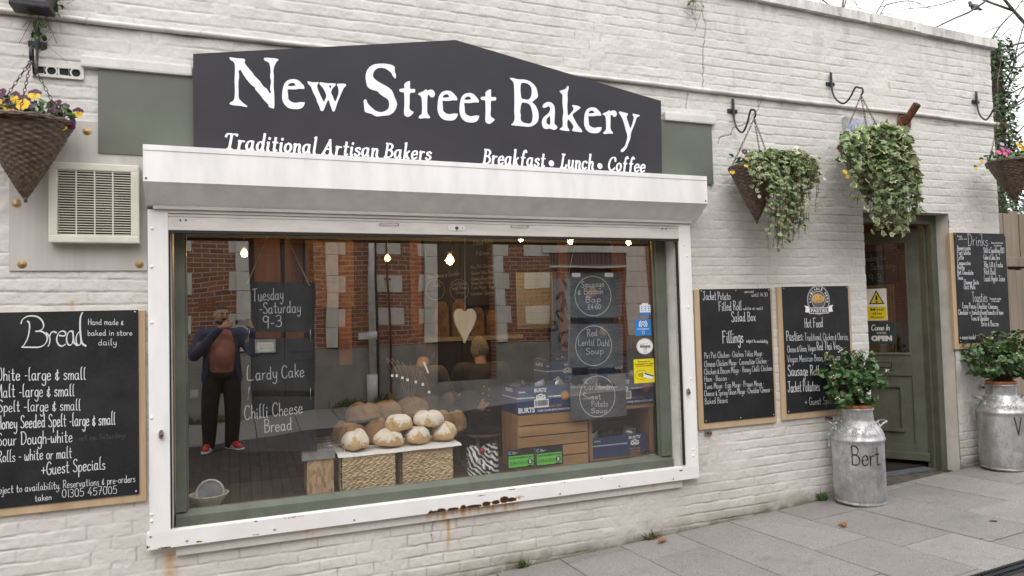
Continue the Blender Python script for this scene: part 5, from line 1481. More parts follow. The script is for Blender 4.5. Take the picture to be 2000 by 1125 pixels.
loaf(686, 842, 56, 42, yf + .25, 'b', 'brown loaf behind the leftmost floury loaf', G2, 7, ZT + .004)
loaf(665, 838, 34, 40, yf + .38, 'b', 'brown loaf at the left edge of the back row', G2, 8, ZT + .004)
loaf(742, 838, 56, 44, yf + .27, 'b', 'brown loaf behind the second floury loaf', G2, 9, ZT + .004)
loaf(712, 812, 66, 38, yf + .40, 'b', 'large dim brown loaf in the top row on the left', G2, 10)
loaf(757, 806, 60, 36, yf + .42, 'b', 'dim brown loaf in the top row beside the left one', G2, 11)
loaf(806, 800, 62, 38, yf + .50, 'b', 'dim brown loaf in the top row behind the stacked pair', G2, 12)
loaf(863, 826, 40, 38, yf + .28, 'b', 'brown loaf half hidden behind the widest floury loaf', G2, 13, None)
loaf(888, 830, 46, 46, yf + .42, 'b', 'brown loaf at the right end of the back row', G2, 14, ZT + .004)
t = thing('bread_shelf', 'low shelf carrying the back row of brown loaves', 'shelf', (bx(770), .75, DECK))
b = MB(); b.bbox((bx(640, .7), .655, ZB - .02), (bx(905, .7), 1.0, ZB + .02), DARK, .004); b.build('top', t)
b = MB()
for q in (645, 895): b.box((bx(q, .7) - .02, .70, DECK + .001), (bx(q, .7) + .02, .83, ZB - .021), DARK)
b.build('leg', t)
t = thing('wire_rack', 'wire cooling rack behind the left basket', 'rack', (bx(640, .5), .5, ZB))
b = MB()
x0, x1 = at(622, 850, .42).x, at(668, 850, .42).x
zr = at(640, 868, .34).z
for i in range(14): b.tube([(x0 + i * (x1 - x0) / 13, .30, zr), (x0 + i * (x1 - x0) / 13, .64, zr)], .0018, STEEL, 5)
for yy in (.30, .41, .52, .64): b.tube([(x0, yy, zr - .003), (x1, yy, zr - .003)], .0028, STEEL, 6)
b.build('grid', t)
b = MB()
for x in (x0, x1):
    for yy in (.31, .63): b.tube([(x, yy, zr - .004), (x, yy, DECK + .001)], .0028, STEEL, 6)
b.build('leg', t)
t = thing('chipboard_block', 'chipboard plinth with a grey top at the left of the baskets', 'plinth', (bx(622), .35, DECK))
b = MB(); b.box((bx(600), .262, DECK + .001), (bx(652), .52, at(620, 899, .26).z), OSB); b.build('body', t)
b = MB(); b.bbox((bx(590), .252, at(620, 898, .26).z), (bx(655), .54, at(620, 880, .26).z), M('grey_shelf_top', (.25, .25, .235), .5), .003); b.build('top', t)

# ------------------------------------------------------------------ crates and crisp boxes
def crate(label, x0, x1, y0, y1, z0, z1, slats, openfront=False):
    t = thing('wooden_crate', label, 'crate', ((x0 + x1) / 2, (y0 + y1) / 2, z0), 'wooden crates in the window')
    b = MB(); n = slats; h = (z1 - z0) / n
    if not openfront:
        for i in range(n):
            b.bbox((x0 + .004, y0, z0 + i * h + .004), (x1 - .012, y0 + .011, z0 + (i + 1) * h - .004), CRATE, .002)
    if not openfront: b.build('front', t)
    else:
        for i in range(n): b.bbox((x0 + .02, y1 - .012, z0 + i * h + .004), (x1 - .02, y1, z0 + (i + 1) * h - .004), CRATE, .002)
        b.bbox((x0, y0, z1 - .03), (x1, y0 + .02, z1 - .004), CRATE, .002)
        b.build('back', t)
    for nm, xx in (('side', x0), ('side', x1 - .011)):
        b = MB(); m = 4
        for i in range(m):
            ya, yb_ = y0 + .012 + i * (y1 - y0 - .012) / m, y0 + .012 + (i + 1) * (y1 - y0 - .012) / m - .004
            b.bbox((xx, ya, z0), (xx + .011, yb_, z1), CRATE_V, .002)
        b.build(nm, t)
    b = MB()
    for xx in (x0 + .012, x1 - .03):
        b.box((xx, y0 + .012, z0 + .002), (xx + .018, y0 + .03, z1 - .002), CRATE_V)
    b.box((x0 + .0115, y0 + .031, z1 - .014), (x1 - .0115, y1 - .013, z1 - .004), CRATE)
    b.box((x0 + .0115, y0 + .031, z0 + .001), (x1 - .0115, y1 - .013, z0 + .012), CRATE)
    b.build('frame', t)
yc = .26
xl = lambda px, py=850, y=yc: at(px, py, y).x
zc = at(1080, 806, yc).z
crate('slatted wooden crate carrying a blue crisp box', xl(1011), xl(1150), yc, yc + .33, DECK + .001, zc, 5)
z2 = at(1240, 790, yc + .02).z
crate('wooden crate with an open front at the right, a blue box inside', xl(1154), xl(1281), yc + .02, yc + .36, DECK + .001, z2, 5, True)
RATE_BLACK = INK_BLACK
def crisp_box(label, x0, x1, y0, y1, z0, z1, flavour, ink, left=True, full=True, packs=5, seed=0):
    t = thing('crisp_box', label, 'box', ((x0 + x1) / 2, (y0 + y1) / 2, z0), 'blue crisp boxes')
    b = MB()
    b.box((x0, y0, z0), (x1, y0 + .003, z1), BOX_BLUE); b.box((x0, y1 - .003, z0), (x1, y1, z1), BOX_BLUE)
    b.box((x0, y0 + .0031, z0), (x0 + .003, y1 - .0031, z1 + .012), BOX_BLUE); b.box((x1 - .003, y0 + .0031, z0), (x1, y1 - .0031, z1), BOX_BLUE)
    b.box((x0 + .0031, y0 + .0031, z0), (x1 - .0031, y1 - .0031, z0 + .003), BOX_BLUE)
    b.build('carton', t)
    b = MB(); w, h = x1 - x0, z1 - z0; y = y0 - .0003
    B = lambda u0, v0, u1, v1: (x0 + u0 * w, z0 + v0 * h, x0 + u1 * w, z0 + v1 * h)
    def rope(u0, u1, v):
        n = int((u1 - u0) * w / .011)
        for i in range(n):
            xa = x0 + u0 * w + i * .011; zz = z0 + v * h
            b.poly([(xa, y - .0006, zz - .005), (xa + .006, y - .0006, zz - .005), (xa + .0105, y - .0006, zz + .005), (xa + .0045, y - .0006, zz + .005)], INK_WHITE)
    def knot(u, v, r):
        cx, cz = x0 + u * w, z0 + v * h
        for s in (-1, 1):
            ribbon(b, [(cx + s * r * 1.1, cz - r * .2), (cx + s * r * .5, cz - r * .5), (cx - s * r * .3, cz + r * .1), (cx - s * r * .9, cz + r * .35), (cx - s * r * .9, cz - r * .1), (cx - s * r * .2, cz - r * .45), (cx + s * r * .5, cz + r * .2), (cx + s * r * .2, cz + r * .6), (cx - s * r * .4, cz + r * .45)], r * .24, INK_WHITE, y, None, .0002 + (s + 1) * .0001)
    rope(.0, .34 if full else .66, .60); rope(.66 if full else .92, .86, .60)
    k = .42 if full else .78
    if full: rope(.55, .80, .60)
    knot(k, .60, .034)
    printed(b, "BURTS'", B(k - .11, .78, k + .11, .93), y, INK_WHITE, .025)
    printed(b, '20x40g', B(.03, .77, .15, .85), y, INK_WHITE, .02)
    if full:
        printed(b, 'BURTS', B(.02, .06, .31, .25), y, INK_WHITE, .035)
        printed(b, flavour, B(.36, .20, .80, .29), y, ink, .01); printed(b, 'HAND COOKED BRITISH POTATO CHIPS', B(.36, .07, .97, .14), y, INK_WHITE, .02)
        q = B(.30, .22, .56, .52)
        b.poly([(q[0], y - .0012, q[1]), (q[2], y - .0012, q[1]), (q[2], y - .0012, q[3]), (q[0], y - .0012, q[3])], INK_WHITE)
        rr = random.Random(seed); xx = q[0] + .008
        while xx < q[2] - .01:
            ww = rr.choice((.0015, .003, .0045)); b.poly([(xx, y - .0016, q[1] + .012), (xx + ww, y - .0016, q[1] + .012), (xx + ww, y - .0016, q[3] - .008), (xx, y - .0016, q[3] - .008)], INK_BLACK); xx += ww + rr.choice((.0015, .003))
        cx, cz = x0 + .86 * w, z0 + .60 * h
        b.poly([(cx + .036 * math.cos(a), y - .0014, cz + .036 * math.sin(a)) for a in np.linspace(0, -2 * PI, 24, endpoint=False)], INK_ROSE if ink is INK_ROSE else INK_ORANGE)
        ribbon(b, [(cx + .030 * math.cos(a), cz + .030 * math.sin(a)) for a in np.linspace(0, 2 * PI, 22)], .003, BOX_BLUE, y - .0012)
    else:
        for i, s in enumerate(flavour.split()): printed(b, s, B(k - .10, .27 - i * .13, k + .10, .36 - i * .13), y, ink, .02)
    if left:
        yl = x0 - .0003
        Mx = Matrix.Translation((yl, 0, 0)) @ Matrix.Rotation(-PI / 2, 4, 'Z')
        printed(b, "BURTS", (-(y0 + y1) / 2 - .07, z0 + h * .80, -(y0 + y1) / 2 + .07, z0 + h * .93), 0, INK_WHITE, .03, Mx)
        for i in range(int((y1 - y0) / .011)):
            yy = y0 + i * .011; zz = z0 + .6 * h
            b.poly([(yl - .0006, yy + .006, zz - .005), (yl - .0006, yy, zz - .005), (yl - .0006, yy + .0045, zz + .005), (yl - .0006, yy + .0105, zz + .005)], INK_WHITE)
    b.build('print', t)
    b = MB(); rr = random.Random(seed + 50)
    FOIL = M('crisp_packet_foil', (.05, .045, .05), .25, metal=.3, var=.2, scale=30); FOIL2 = M('crisp_packet_pale', (.45, .44, .46), .3, metal=.4, var=.15, scale=30)
    for i in range(packs):
        cx = x0 + (i + .6) / (packs + .2) * w; cy = (y0 + y1) / 2 + rr.uniform(-.06, .06)
        R_ = Matrix.Translation((cx, cy, z1 - .01)) @ Euler((rr.uniform(-.9, .5), rr.uniform(-.6, .6), rr.uniform(-.6, .6))).to_matrix().to_4x4()
        g = []
        for u in range(7):
            for v in range(7):
                uu, vv = u / 6 - .5, v / 6 - .5
                th = .022 * max(0, (1 - (2 * vv) ** 2)) * max(0, 1 - (2 * uu) ** 4) + rr.uniform(-.003, .003)
                g.append(R_ @ Vector((uu * .10, -th, vv * .085)))
        b.add(g, [(u * 7 + v, u * 7 + v + 1, (u + 1) * 7 + v + 1, (u + 1) * 7 + v) for u in range(6) for v in range(6)], FOIL if rr.random() < .72 else FOIL2, True)
    b.build('packets', t)
zA = zc + .001
crisp_box('blue crisp box with orange roundel on the slatted crate', xl(1012), xl(1121), yc + .005, yc + .31, zA, at(1060, 754, yc).z, 'BRITISH ROAST BEEF', INK_ORANGE, True, True, 5, 1)
yB = yc + .42
crisp_box('blue crisp box standing high behind the slatted crate', at(1066, 730, yB).x, at(1120, 730, yB).x, yB, yB + .25, at(1090, 752, yB).z, at(1090, 706, yB).z, 'LIGHTLY SALTED', INK_AQUA, True, False, 3, 2)
t = thing('display_stand', 'dark display stand under the two rear crisp boxes', 'stand', (at(1130, 760, yB).x, yB + .1, DECK))
b = MB(); b.box((at(1040, 752, yB).x, yB - .02, DECK + .001), (at(1232, 752, yB).x, yB + .28, at(1090, 752, yB).z - .001), DARK); b.build('body', t)
crisp_box('blue crisp box marked lightly salted, behind the gap between right slates', at(1150, 730, yB).x, at(1228, 730, yB).x, yB + .02, yB + .25, at(1090, 752, yB).z, at(1180, 700, yB).z, 'LIGHTLY SALTED', INK_AQUA, False, False, 3, 3)
crisp_box('blue crisp box with rose roundel on the right crate', xl(1176, 760, yc + .02), xl(1277, 760, yc + .02), yc + .025, yc + .33, z2 + .001, at(1240, 737, yc + .02).z, 'CRISPY BACON', INK_ROSE, False, True, 4, 4)
crisp_box('blue crisp box marked mature cheddar inside the right crate', xl(1158, 870, yc + .05), xl(1264, 870, yc + .05), yc + .06, yc + .31, DECK + .014, at(1210, 851, yc + .05).z, 'MATURE CHEDDAR ONION', INK_ORANGE, True, False, 5, 5)

# ------------------------------------------------------------------ small things in and on the window
def on_glass(name, label, cat, q, yy=.1452, group=None):
    a, c = at(q[0], q[3], yy), at(q[2], q[1], yy)
    return thing(name, label, cat, (a.x, yy, a.z), group), (a.x, a.z, c.x, c.z)
def flat(mb, bx_, y, mat): mb.box((bx_[0], y, bx_[1]), (bx_[2], y + .0006, bx_[3]), mat)
def rating(label, q):
    yy = .168
    t, r = on_glass('rating_sign', label, 'sticker', q, yy, 'food hygiene rating stickers')
    w, h = r[2] - r[0], r[3] - r[1]
    B = lambda u0, v0, u1, v1: (r[0] + u0 * w, r[1] + v0 * h, r[0] + u1 * w, r[1] + v1 * h)
    b = MB(); flat(b, r, yy, INK_BLACK); b.build('card', t)
    b = MB(); flat(b, B(.05, .07, .95, .66), yy - .001, STICKER_GREEN)
    bx_ = B(.72, .01, .88, .10); flat(b, bx_, yy - .0014, INK_BLACK)
    b.build('green_panel', t)
    b = MB()
    printed(b, 'FOOD HYGIENE RATING', B(.08, .50, .92, .60), yy - .0014, INK_BLACK, .03)
    for i in range(5):
        cx, cz = r[0] + (.14 + i * .128) * w, r[1] + .28 * h; rr = w * .052
        ribbon(b, [(cx + rr * math.cos(a), cz + rr * math.sin(a)) for a in np.linspace(0, 2 * PI, 14)], .0022, INK_BLACK, yy - .0012)
        printed(b, str(i), (cx - rr * .35, cz - rr * .5, cx + rr * .35, cz + rr * .5), yy - .0014, INK_BLACK, .02)
    cx, cz = r[0] + .82 * w, r[1] + .30 * h
    b.poly([(cx + w * .095 * math.cos(a), yy - .0018, cz + w * .095 * math.sin(a)) for a in np.linspace(0, -2 * PI, 24, endpoint=False)], INK_BLACK)
    printed(b, '5', (cx - w * .04, cz - w * .06, cx + w * .04, cz + w * .06), yy - .002, INK_WHITE, .05)
    printed(b, 'VERY GOOD', B(.72, .09, .92, .12), yy - .002, INK_BLACK, .02)
    cx, cz = r[0] + .10 * w, r[1] + .83 * h
    ribbon(b, [(cx + w * .045 * math.cos(a), cz + w * .045 * math.sin(a)) for a in np.linspace(.8, 5.6, 12)], .006, INK_AQUA, yy - .0012)
    for i, s in enumerate(('Food', 'Standards', 'Agency')): printed(b, s, B(.18, .86 - i * .055, .18 + .022 * len(s), .90 - i * .055), yy - .0014, INK_WHITE, .02)
    b.build('print', t)
rating('left one of the two green and black food hygiene rating signs', (991, 874, 1044, 917))
rating('right one of the two green and black food hygiene rating signs', (1046, 869, 1099, 912))
YG = .1452 - .0012
t, r = on_glass('window_sticker', 'small white award sticker above the blue one', 'sticker', (1250, 592, 1270, 616), YG)
b = MB(); flat(b, (r[0], r[1] + .022, r[2], r[3] - .012), YG, INK_WHITE); flat(b, (r[0], r[1], r[2], r[1] + .0218), YG, STICKER_BLUE); flat(b, (r[0] + .02, r[3] - .0118, r[2] - .02, r[3]), YG, INK_WHITE); b.build('sheet', t)
b = MB()
for i in range(3): printed(b, '• • •', (r[0] + .01, r[1] + .035 + i * .014, r[2] - .01, r[1] + .042 + i * .014), YG - .0005, STICKER_BLUE, .02)
b.build('print', t)
t, r = on_glass('window_sticker', 'square blue sticker with a white ring mark', 'sticker', (1241, 623, 1271, 656), YG)
b = MB(); flat(b, r, YG, STICKER_BLUE); b.build('sheet', t)
b = MB(); cx, cz = (r[0] + r[2]) / 2, r[1] + (r[3] - r[1]) * .68
for rr, a0, a1 in ((.020, -.9, 4.04), (.034, -.5, .9), (.034, 2.24, 3.64)):
    ribbon(b, [(cx + rr * math.cos(a), cz + rr * math.sin(a)) for a in np.linspace(a0, a1, 14)], .008, INK_WHITE, YG - .0004)
b.poly([(cx + .007 * math.cos(a), YG - .0012, cz + .007 * math.sin(a)) for a in np.linspace(0, -2 * PI, 14, endpoint=False)], INK_WHITE)
printed(b, 'Food Standards', (r[0] + .02, r[1] + .045, r[2] - .02, r[1] + .058), YG - .0005, INK_WHITE, .02)
ribbon(b, [(cx + .010 * math.cos(a), r[1] + .023 + .012 * math.sin(a)) for a in np.linspace(0, 2 * PI, 14)], .003, INK_WHITE, YG - .0004)
b.build('print', t)
t, r = on_glass('window_sticker', 'round white sticker with black script, above the yellow one', 'sticker', (1244, 660, 1275, 693), YG)
cx, cz = (r[0] + r[2]) / 2, (r[1] + r[3]) / 2; rr = (r[3] - r[1]) / 2
b = MB()
b.prism([(cx + (r[2] - r[0]) / 2 * math.cos(a), YG, cz + rr * math.sin(a)) for a in np.linspace(0, 2 * PI, 36, endpoint=False)], (0, .0006, 0), INK_WHITE); b.build('sheet', t)
b = MB()
ribbon(b, [(cx + (r[2] - r[0]) * .47 * math.cos(a), cz + rr * .94 * math.sin(a)) for a in np.linspace(0, 2 * PI, 36)], .002, CHALK_DIM, YG - .0004)
write(b, 'Instagram', (1250, 678.5), (1269.5, 678.5), 6.5, YG - .0003, INK_BLACK, w=.0035)
printed(b, 'Follow us on', (cx - .03, cz + .018, cx + .03, cz + .024), YG - .0004, CHALK_DIM, .0)
q = (cx - .010, cz - .045, cx + .010, cz - .022)
b.tube([(q[0], YG - .001, q[1]), (q[2], YG - .001, q[1]), (q[2], YG - .001, q[3]), (q[0], YG - .001, q[3]), (q[0], YG - .001, q[1])], .0016, INK_BLACK, 4)
b.build('print', t)
t, r = on_glass('window_sticker', 'yellow contactless payment sticker with a drawn bank card', 'sticker', (1239, 700, 1277, 749), YG)
w, h = r[2] - r[0], r[3] - r[1]
B = lambda u0, v0, u1, v1: (r[0] + u0 * w, r[1] + v0 * h, r[0] + u1 * w, r[1] + v1 * h)
b = MB(); flat(b, r, YG, STICKER_YELLOW); b.build('sheet', t)
b = MB()
for i, s in enumerate(('Please pay by', 'contactless or card', 'whenever possible')): printed(b, s, B(.5 - .024 * len(s), .86 - i * .09, .5 + .024 * len(s), .92 - i * .09), YG - .0004, INK_BLACK, .025)
ribbon(b, [(r[0] + (.36 + .30 * math.cos(a)) * w, r[1] + (.34 + .19 * math.sin(a)) * h) for a in np.linspace(0, 2 * PI, 24)], .002, INK_BLACK, YG - .0003)
for i in range(4):
    ribbon(b, [(r[0] + (.18 + i * .06 + .05 * math.cos(a)) * w, r[1] + (.34 + (.05 + .022 * i) * math.sin(a)) * h) for a in np.linspace(-1.0, 1.0, 6)], .0045, INK_BLACK, YG - .0003, None, i * 2e-5)
cd = [(.46, .24), (.90, .12), (.96, .30), (.52, .44)]
b.poly([(r[0] + u * w, YG - .0022, r[1] + v * h) for u, v in cd], INK_WHITE)
cd = [(.51, .36), (.945, .235), (.96, .285), (.52, .42)]
b.poly([(r[0] + u * w, YG - .0026, r[1] + v * h) for u, v in cd], INK_BLACK)
b.build('print', t)
# framed notice
yy = .225
t, r = on_glass('framed_notice', 'small silver framed notice in front of the left slates', 'notice', (498, 662, 538, 690), yy)
b = MB(); flat(b, (r[0] + .008, r[1] + .008, r[2] - .008, r[3] - .008), yy, M('notice_paper', (.42, .43, .36), .7)); b.build('sheet', t)
b = MB()
for A, B_ in (((r[0], r[1]), (r[2], r[1] + .009)), ((r[0], r[3] - .009), (r[2], r[3])), ((r[0], r[1] + .0091), (r[0] + .009, r[3] - .0091)), ((r[2] - .009, r[1] + .0091), (r[2], r[3] - .0091))):
    b.box((A[0], yy - .008, A[1]), (B_[0], yy - .0002, B_[1]), STEEL)
b.build('frame', t)
b = MB()
for i in range(2): printed(b, ('SHOP OPEN DOOR', 'PLEASE RING')[i] if False else ('- - - - - - -', '- - - - -')[i], (r[0] + .03, r[1] + .028 + i * .02, r[2] - .03, r[1] + .031 + i * .02), yy - .0006, INK_BLACK, .02)
b.build('print', t)
# proving bowl with a round glass
yy = .26
c = at(408, 985, yy)
t = thing('proving_basket', 'ridged pale proving basket at the left end of the window deck', 'basket', (c.x, yy + .0, DECK))
b = MB()
CANE = M('proving_cane', (.55, .48, .35), .7, var=.12, scale=40)
prof = []
for i in range(41):
    u = i / 40
    prof.append((.055 + u * .062 + .0026 * abs(math.sin(u * PI * 6)), DECK + .003 + u * .078))
prof += [(.113, DECK + .082), (.108, DECK + .076)] + [(.05, DECK + .012), (0, DECK + .011)]
b.lathe(prof, CANE, (c.x, yy + .02, 0), 40); b.build('bowl', t)
t = thing('glass_lid', 'round clear glass lid leaning in the proving basket', 'lid', (c.x, yy, DECK + .02))
b = MB(); ccx, ccz = at(410, 963, yy).x, at(410, 967, yy).z + .012; rr = .078
ring = [(ccx + rr * math.cos(a), yy + .01 + .2 * rr * math.sin(a), ccz + rr * .96 * math.sin(a)) for a in np.linspace(0, 2 * PI, 33)]
b.tube(ring, .007, M('glass_rim', (.5, .52, .52), .15), 8, False); b.build('rim', t)
b = MB(); b.poly([(ccx + rr * .93 * math.cos(a), yy + .012 + .19 * rr * math.sin(a), ccz + rr * .89 * math.sin(a)) for a in np.linspace(0, -2 * PI, 32, endpoint=False)], M('lid_glass', (.23, .25, .26), .2)); b.build('pane', t)
# zebra bag
yy = .30
x0, x1 = at(915, 900, yy).x, at(978, 900, yy).x; zt_ = at(945, 873, yy).z
t = thing('zebra_bag', 'zebra striped cloth bag with a red tie, between baskets and crate', 'bag', ((x0 + x1) / 2, yy, DECK))
zm, zt2, zn = nt('zebra_print')[0:3]
g = zt2.nodes.new('ShaderNodeTexWave'); g.inputs['Scale'].default_value = 11; g.inputs['Distortion'].default_value = 9; g.inputs['Detail'].default_value = 2; g.inputs['Detail Scale'].default_value = .9
gg = zt2.nodes.new('ShaderNodeNewGeometry'); mp = zt2.nodes.new('ShaderNodeMapping'); mp.inputs['Rotation'].default_value = (0, .9, .5)
zt2.links.new(gg.outputs['Position'], mp.inputs[0]); zt2.links.new(mp.outputs[0], g.inputs[0])
zt2.links.new(_ramp(zt2, g.outputs[0], [(.46, (.014, .014, .016)), (.54, (.62, .61, .59))]).outputs[0], zn.inputs['Base Color'])
b = MB()
xs = np.linspace(-1, 1, 30); vs_ = np.linspace(0, 1, 24)
A, V_ = np.meshgrid(xs, vs_)
wd = (x1 - x0) / 2 * (1 - .12 * V_)
P = np.stack([(x0 + x1) / 2 + A * wd, yy + .03 - .05 * np.sqrt(np.clip(1 - A ** 2, 0, 1)) * (1 - .5 * V_) + (N1.fbm(A, V_, 3, 3) - .5) * .05, DECK + .002 + V_ * (zt_ - DECK) * (1 - .16 * np.exp(-(A / .25) ** 2)) + (N2.fbm(A, V_, 4, 2) - .5) * .012], -1)
add_grid(b, P, zm)
P2 = P.copy(); P2[..., 1] = 2 * (yy + .03) - P2[..., 1] + .04
add_grid(b, P2[:, ::-1], zm); b.build('body', t)
b = MB(); q = at(944, 882, yy - .03); b.ball((q.x, yy - .0, q.z), .022, M('red_cloth', (.28, .04, .035), .8), 10, 8, (1, .8, 1.2)); b.build('tie', t)
# spray of price tags on wires
yy = .34
t = thing('tag_spray', 'spray of white tags on curving wires above the loaves', 'tags', (at(800, 745, yy).x, yy, at(800, 790, yy).z))
b = MB(); b2 = MB()
for px, py in ((763, 733), (772, 733), (783, 737), (793, 741), (809, 745), (823, 750), (835, 765)):
    e = at(px + 3, py - 4, yy)
    b.tube([Vector(p) for p in cr([at(800, 800, yy + .02), at(800 - (800 - px) * .6, 730, yy), at(px - 8, py - 34, yy), e], 5)], .0012, STEEL, 4)
    b2.box((e.x - .009, yy - .001, e.z - .026), (e.x + .008, yy, e.z - .008), PAPER)
q = at(830, 720, yy); 
b2.prism([(q.x - .012, yy + .005, q.z + .045), (q.x + .02, yy + .005, q.z - .035), (q.x + .03, yy + .005, q.z - .03), (q.x + .0, yy + .005, q.z + .048)], (0, .001, 0), PAPER)
b.build('wire', t); b2.build('tag', t)

# ------------------------------------------------------------------ the open door
hx, hy, th = DOOR[1] - .085, .215, math.radians(54)
du = Vector((-math.cos(th), math.sin(th), 0)); dn = Vector((-math.sin(th), -math.cos(th), 0))
def dw(u, v, z): return Vector((hx, hy, 0)) + du * u + dn * v + Vector((0, 0, z))
MD = Matrix(((du.x, dn.x, 0, hx), (du.y, dn.y, 0, hy), (0, 0, 1, 0), (0, 0, 0, 1)))
dz0, dz1, W_ = .005, 2.19, .80
b = MB()                                            # door frame
b.bbox((DOOR[1] - .075, .12, -.08), (DOOR[1] - .0005, .24, DOOR[3] - .001), GREEN_DOOR, .004)
b.bbox((DOOR[1] - .10, .175, -.075), (DOOR[1] - .0755, .24, 2.25), GREEN_DOOR, .003)
b.bbox((DOOR[0] + .001, .12, -.08), (DOOR[0] + .07, .24, DOOR[3] - .001), GREEN_DOOR, .004)
b.bbox((DOOR[0] + .0705, .12, 2.22), (DOOR[1] - .0755, .24, DOOR[3] - .002), GREEN_DOOR, .004)
b.build('door_frame', bld)
droot = thing('door', None, None, (hx, hy, 0)); droot.parent = bld; droot.location = Vector((hx, hy, 0)) - Vector(bld['_b'])
droot['label'] = 'dark green half glazed door standing open'
b = MB()
T = .042
for (u0, z0_, u1, z1_) in ((0, dz0, .125, dz1), (W_ - .105, dz0, W_, dz1), (.1252, dz0, W_ - .1052, .16), (.1252, .80, W_ - .1052, 1.0), (.1252, dz1 - .12, W_ - .1052, dz1)):
    b.bbox((u0, -T, z0_), (u1, 0, z1_), GREEN_DOOR, .003, MD)
b.bbox((.1255, -T + .012, .161), (W_ - .1055, -.016, .799), GREEN_DOOR, .002, MD)
b.bbox((.01, .0005, .012), (W_ - .012, .034, .085), GREEN_DOOR, .008, MD)
b.build('leaf', droot)
b = MB()
def moulding(u0, z0_, u1, z1_, w, p):
    for a in ((u0, z0_, u1, z0_ + w), (u0, z1_ - w, u1, z1_), (u0, z0_ + w + .0002, u0 + w, z1_ - w - .0002), (u1 - w, z0_ + w + .0002, u1, z1_ - w - .0002)):
        b.bbox((a[0], -.0158, a[1]), (a[2], p, a[3]), GREEN_DOOR, .004, MD)
moulding(.20, .27, W_ - .18, .72, .03, .012)
b.build('panel', droot)
b = MB()
b.poly([MD @ Vector(p) for p in ((.12, -.02, .99), (W_ - .1, -.02, .99), (W_ - .1, -.02, dz1 - .11), (.12, -.02, dz1 - .11))], DOOR_PANE); b.build('pane', droot)
b = MB()
for a in ((.125, 1.0, W_ - .105, 1.02), ): b.bbox((a[0], -.01, a[1] + .0005), (a[2], .012, a[3]), GREEN, .003, MD)
b.bbox((.1255, -.015, 1.021), (.137, .004, dz1 - .12), GREEN, .002, MD)
b.build('beading', droot)
b = MB(); b.bbox((.27, .0005, .855), (.53, .010, .945), GREEN_DOOR, .003, MD); b.bbox((.29, .0105, .872), (.51, .014, .928), DARK, .002, MD)
b.bbox((.297, .0145, .879), (.503, .018, .921), GREEN_DOOR, .002, MD); b.build('letter_plate', droot)
for z in (.32, 1.15, 1.98):
    b = MB(); b.bbox((-.012, -.008, z - .05), (.028, .004, z + .05), GREEN_DOOR, .002, MD)
    b.tube([MD @ Vector((-.004, .006, z - .05)), MD @ Vector((-.004, .006, z + .05))], .007, GREEN_DOOR, 8); b.build('hinge', droot)
b = MB()
b.box((DOOR[0] + .002, -.004, -.16), (DOOR[1] - .002, .50, -.062), M('door_threshold', (.10, .085, .07), .8, var=.2, scale=12))
b.build('threshold', bld)
t = thing('door_mat', 'grey blue door mat inside the doorway', 'mat', (5.7, .4, -.06))
b = MB(); b.bbox((5.12, .16, -.061), (5.99, .62, -.045), M('grey_mat', (.10, .11, .125), .9, bump=.5, bscale=200), .004); b.build('mat', t)
# signs stuck on the door glass
def on_door(name, label, cat, u0, z0_, u1, z1_, v=-.017):
    c = dw((u0 + u1) / 2, v, z0_)
    return thing(name, label, cat, tuple(c))
MDf = MD @ Matrix(((-1, 0, 0, 0), (0, -1, 0, 0), (0, 0, 1, 0), (0, 0, 0, 1)))       # text frame: x to the right, front = -y
t = on_door('warning_sign', 'yellow and white Mind the Step warning sign on the door glass', 'sign', 0, 1.35, 0, 0)
uL = .487                                          # left edge as seen from outside
def tb(a, b_, c_, d_): return (-(uL) + a, b_, -(uL) + c_, d_)
ztp, zbt = at(1710, 564, .54).z, at(1710, 626, .54).z
W0, H0, Z0 = .178, ztp - zbt, zbt
b = MB()
def dflat(mb, q, y, mat): mb.poly([MDf @ Vector(p) for p in ((q[0], y, q[1]), (q[2], y, q[1]), (q[2], y, q[3]), (q[0], y, q[3]))], mat)
dflat(b, tb(0, Z0, W0, Z0 + H0), .016, INK_WHITE); dflat(b, tb(.008, Z0 + .008, W0 - .008, Z0 + .135), .0155, STICKER_YELLOW); b.build('sheet', t)
b = MB()
tri = [(.022, Z0 + .155), (W0 - .022, Z0 + .155), (W0 / 2, Z0 + .288)]
tri = [(x, Z0 + (z - Z0) * H0 / .30) for x, z in tri]
b.poly([MDf @ Vector((-uL + x, .0155, z)) for x, z in tri], INK_BLACK)
cxx = sum(p[0] for p in tri) / 3; czz = sum(p[1] for p in tri) / 3
b.poly([MDf @ Vector((-uL + cxx + (x - cxx) * .76, .015, czz + (z - czz) * .76)) for x, z in tri], STICKER_YELLOW)
dflat(b, tb(W0 / 2 - .009, Z0 + .195, W0 / 2 + .009, Z0 + .245), .0145, INK_BLACK); dflat(b, tb(W0 / 2 - .008, Z0 + .172, W0 / 2 + .008, Z0 + .186), .0145, INK_BLACK)
for i, s in enumerate(('Mind', 'the', 'Step')): printed(b, s, tb(W0 / 2 - .014 * len(s), Z0 + .094 - i * .038, W0 / 2 + .014 * len(s), Z0 + .120 - i * .038), .0152, INK_BLACK, .006, MDf)
b.build('print', t)
t = on_door('open_sign', 'dark blue Come In We are Open sign on the door glass', 'sign', 0, 1.1, 0, 0)
W1, Z1 = .235, at(1715, 672, .53).z
H1 = at(1715, 630, .53).z - Z1
b = MB()
MO = MDf
dflat(b, tb(-.0, Z1, W1, Z1 + H1), .0158, STICKER_DARK); b.build('sheet', t)
b = MB()
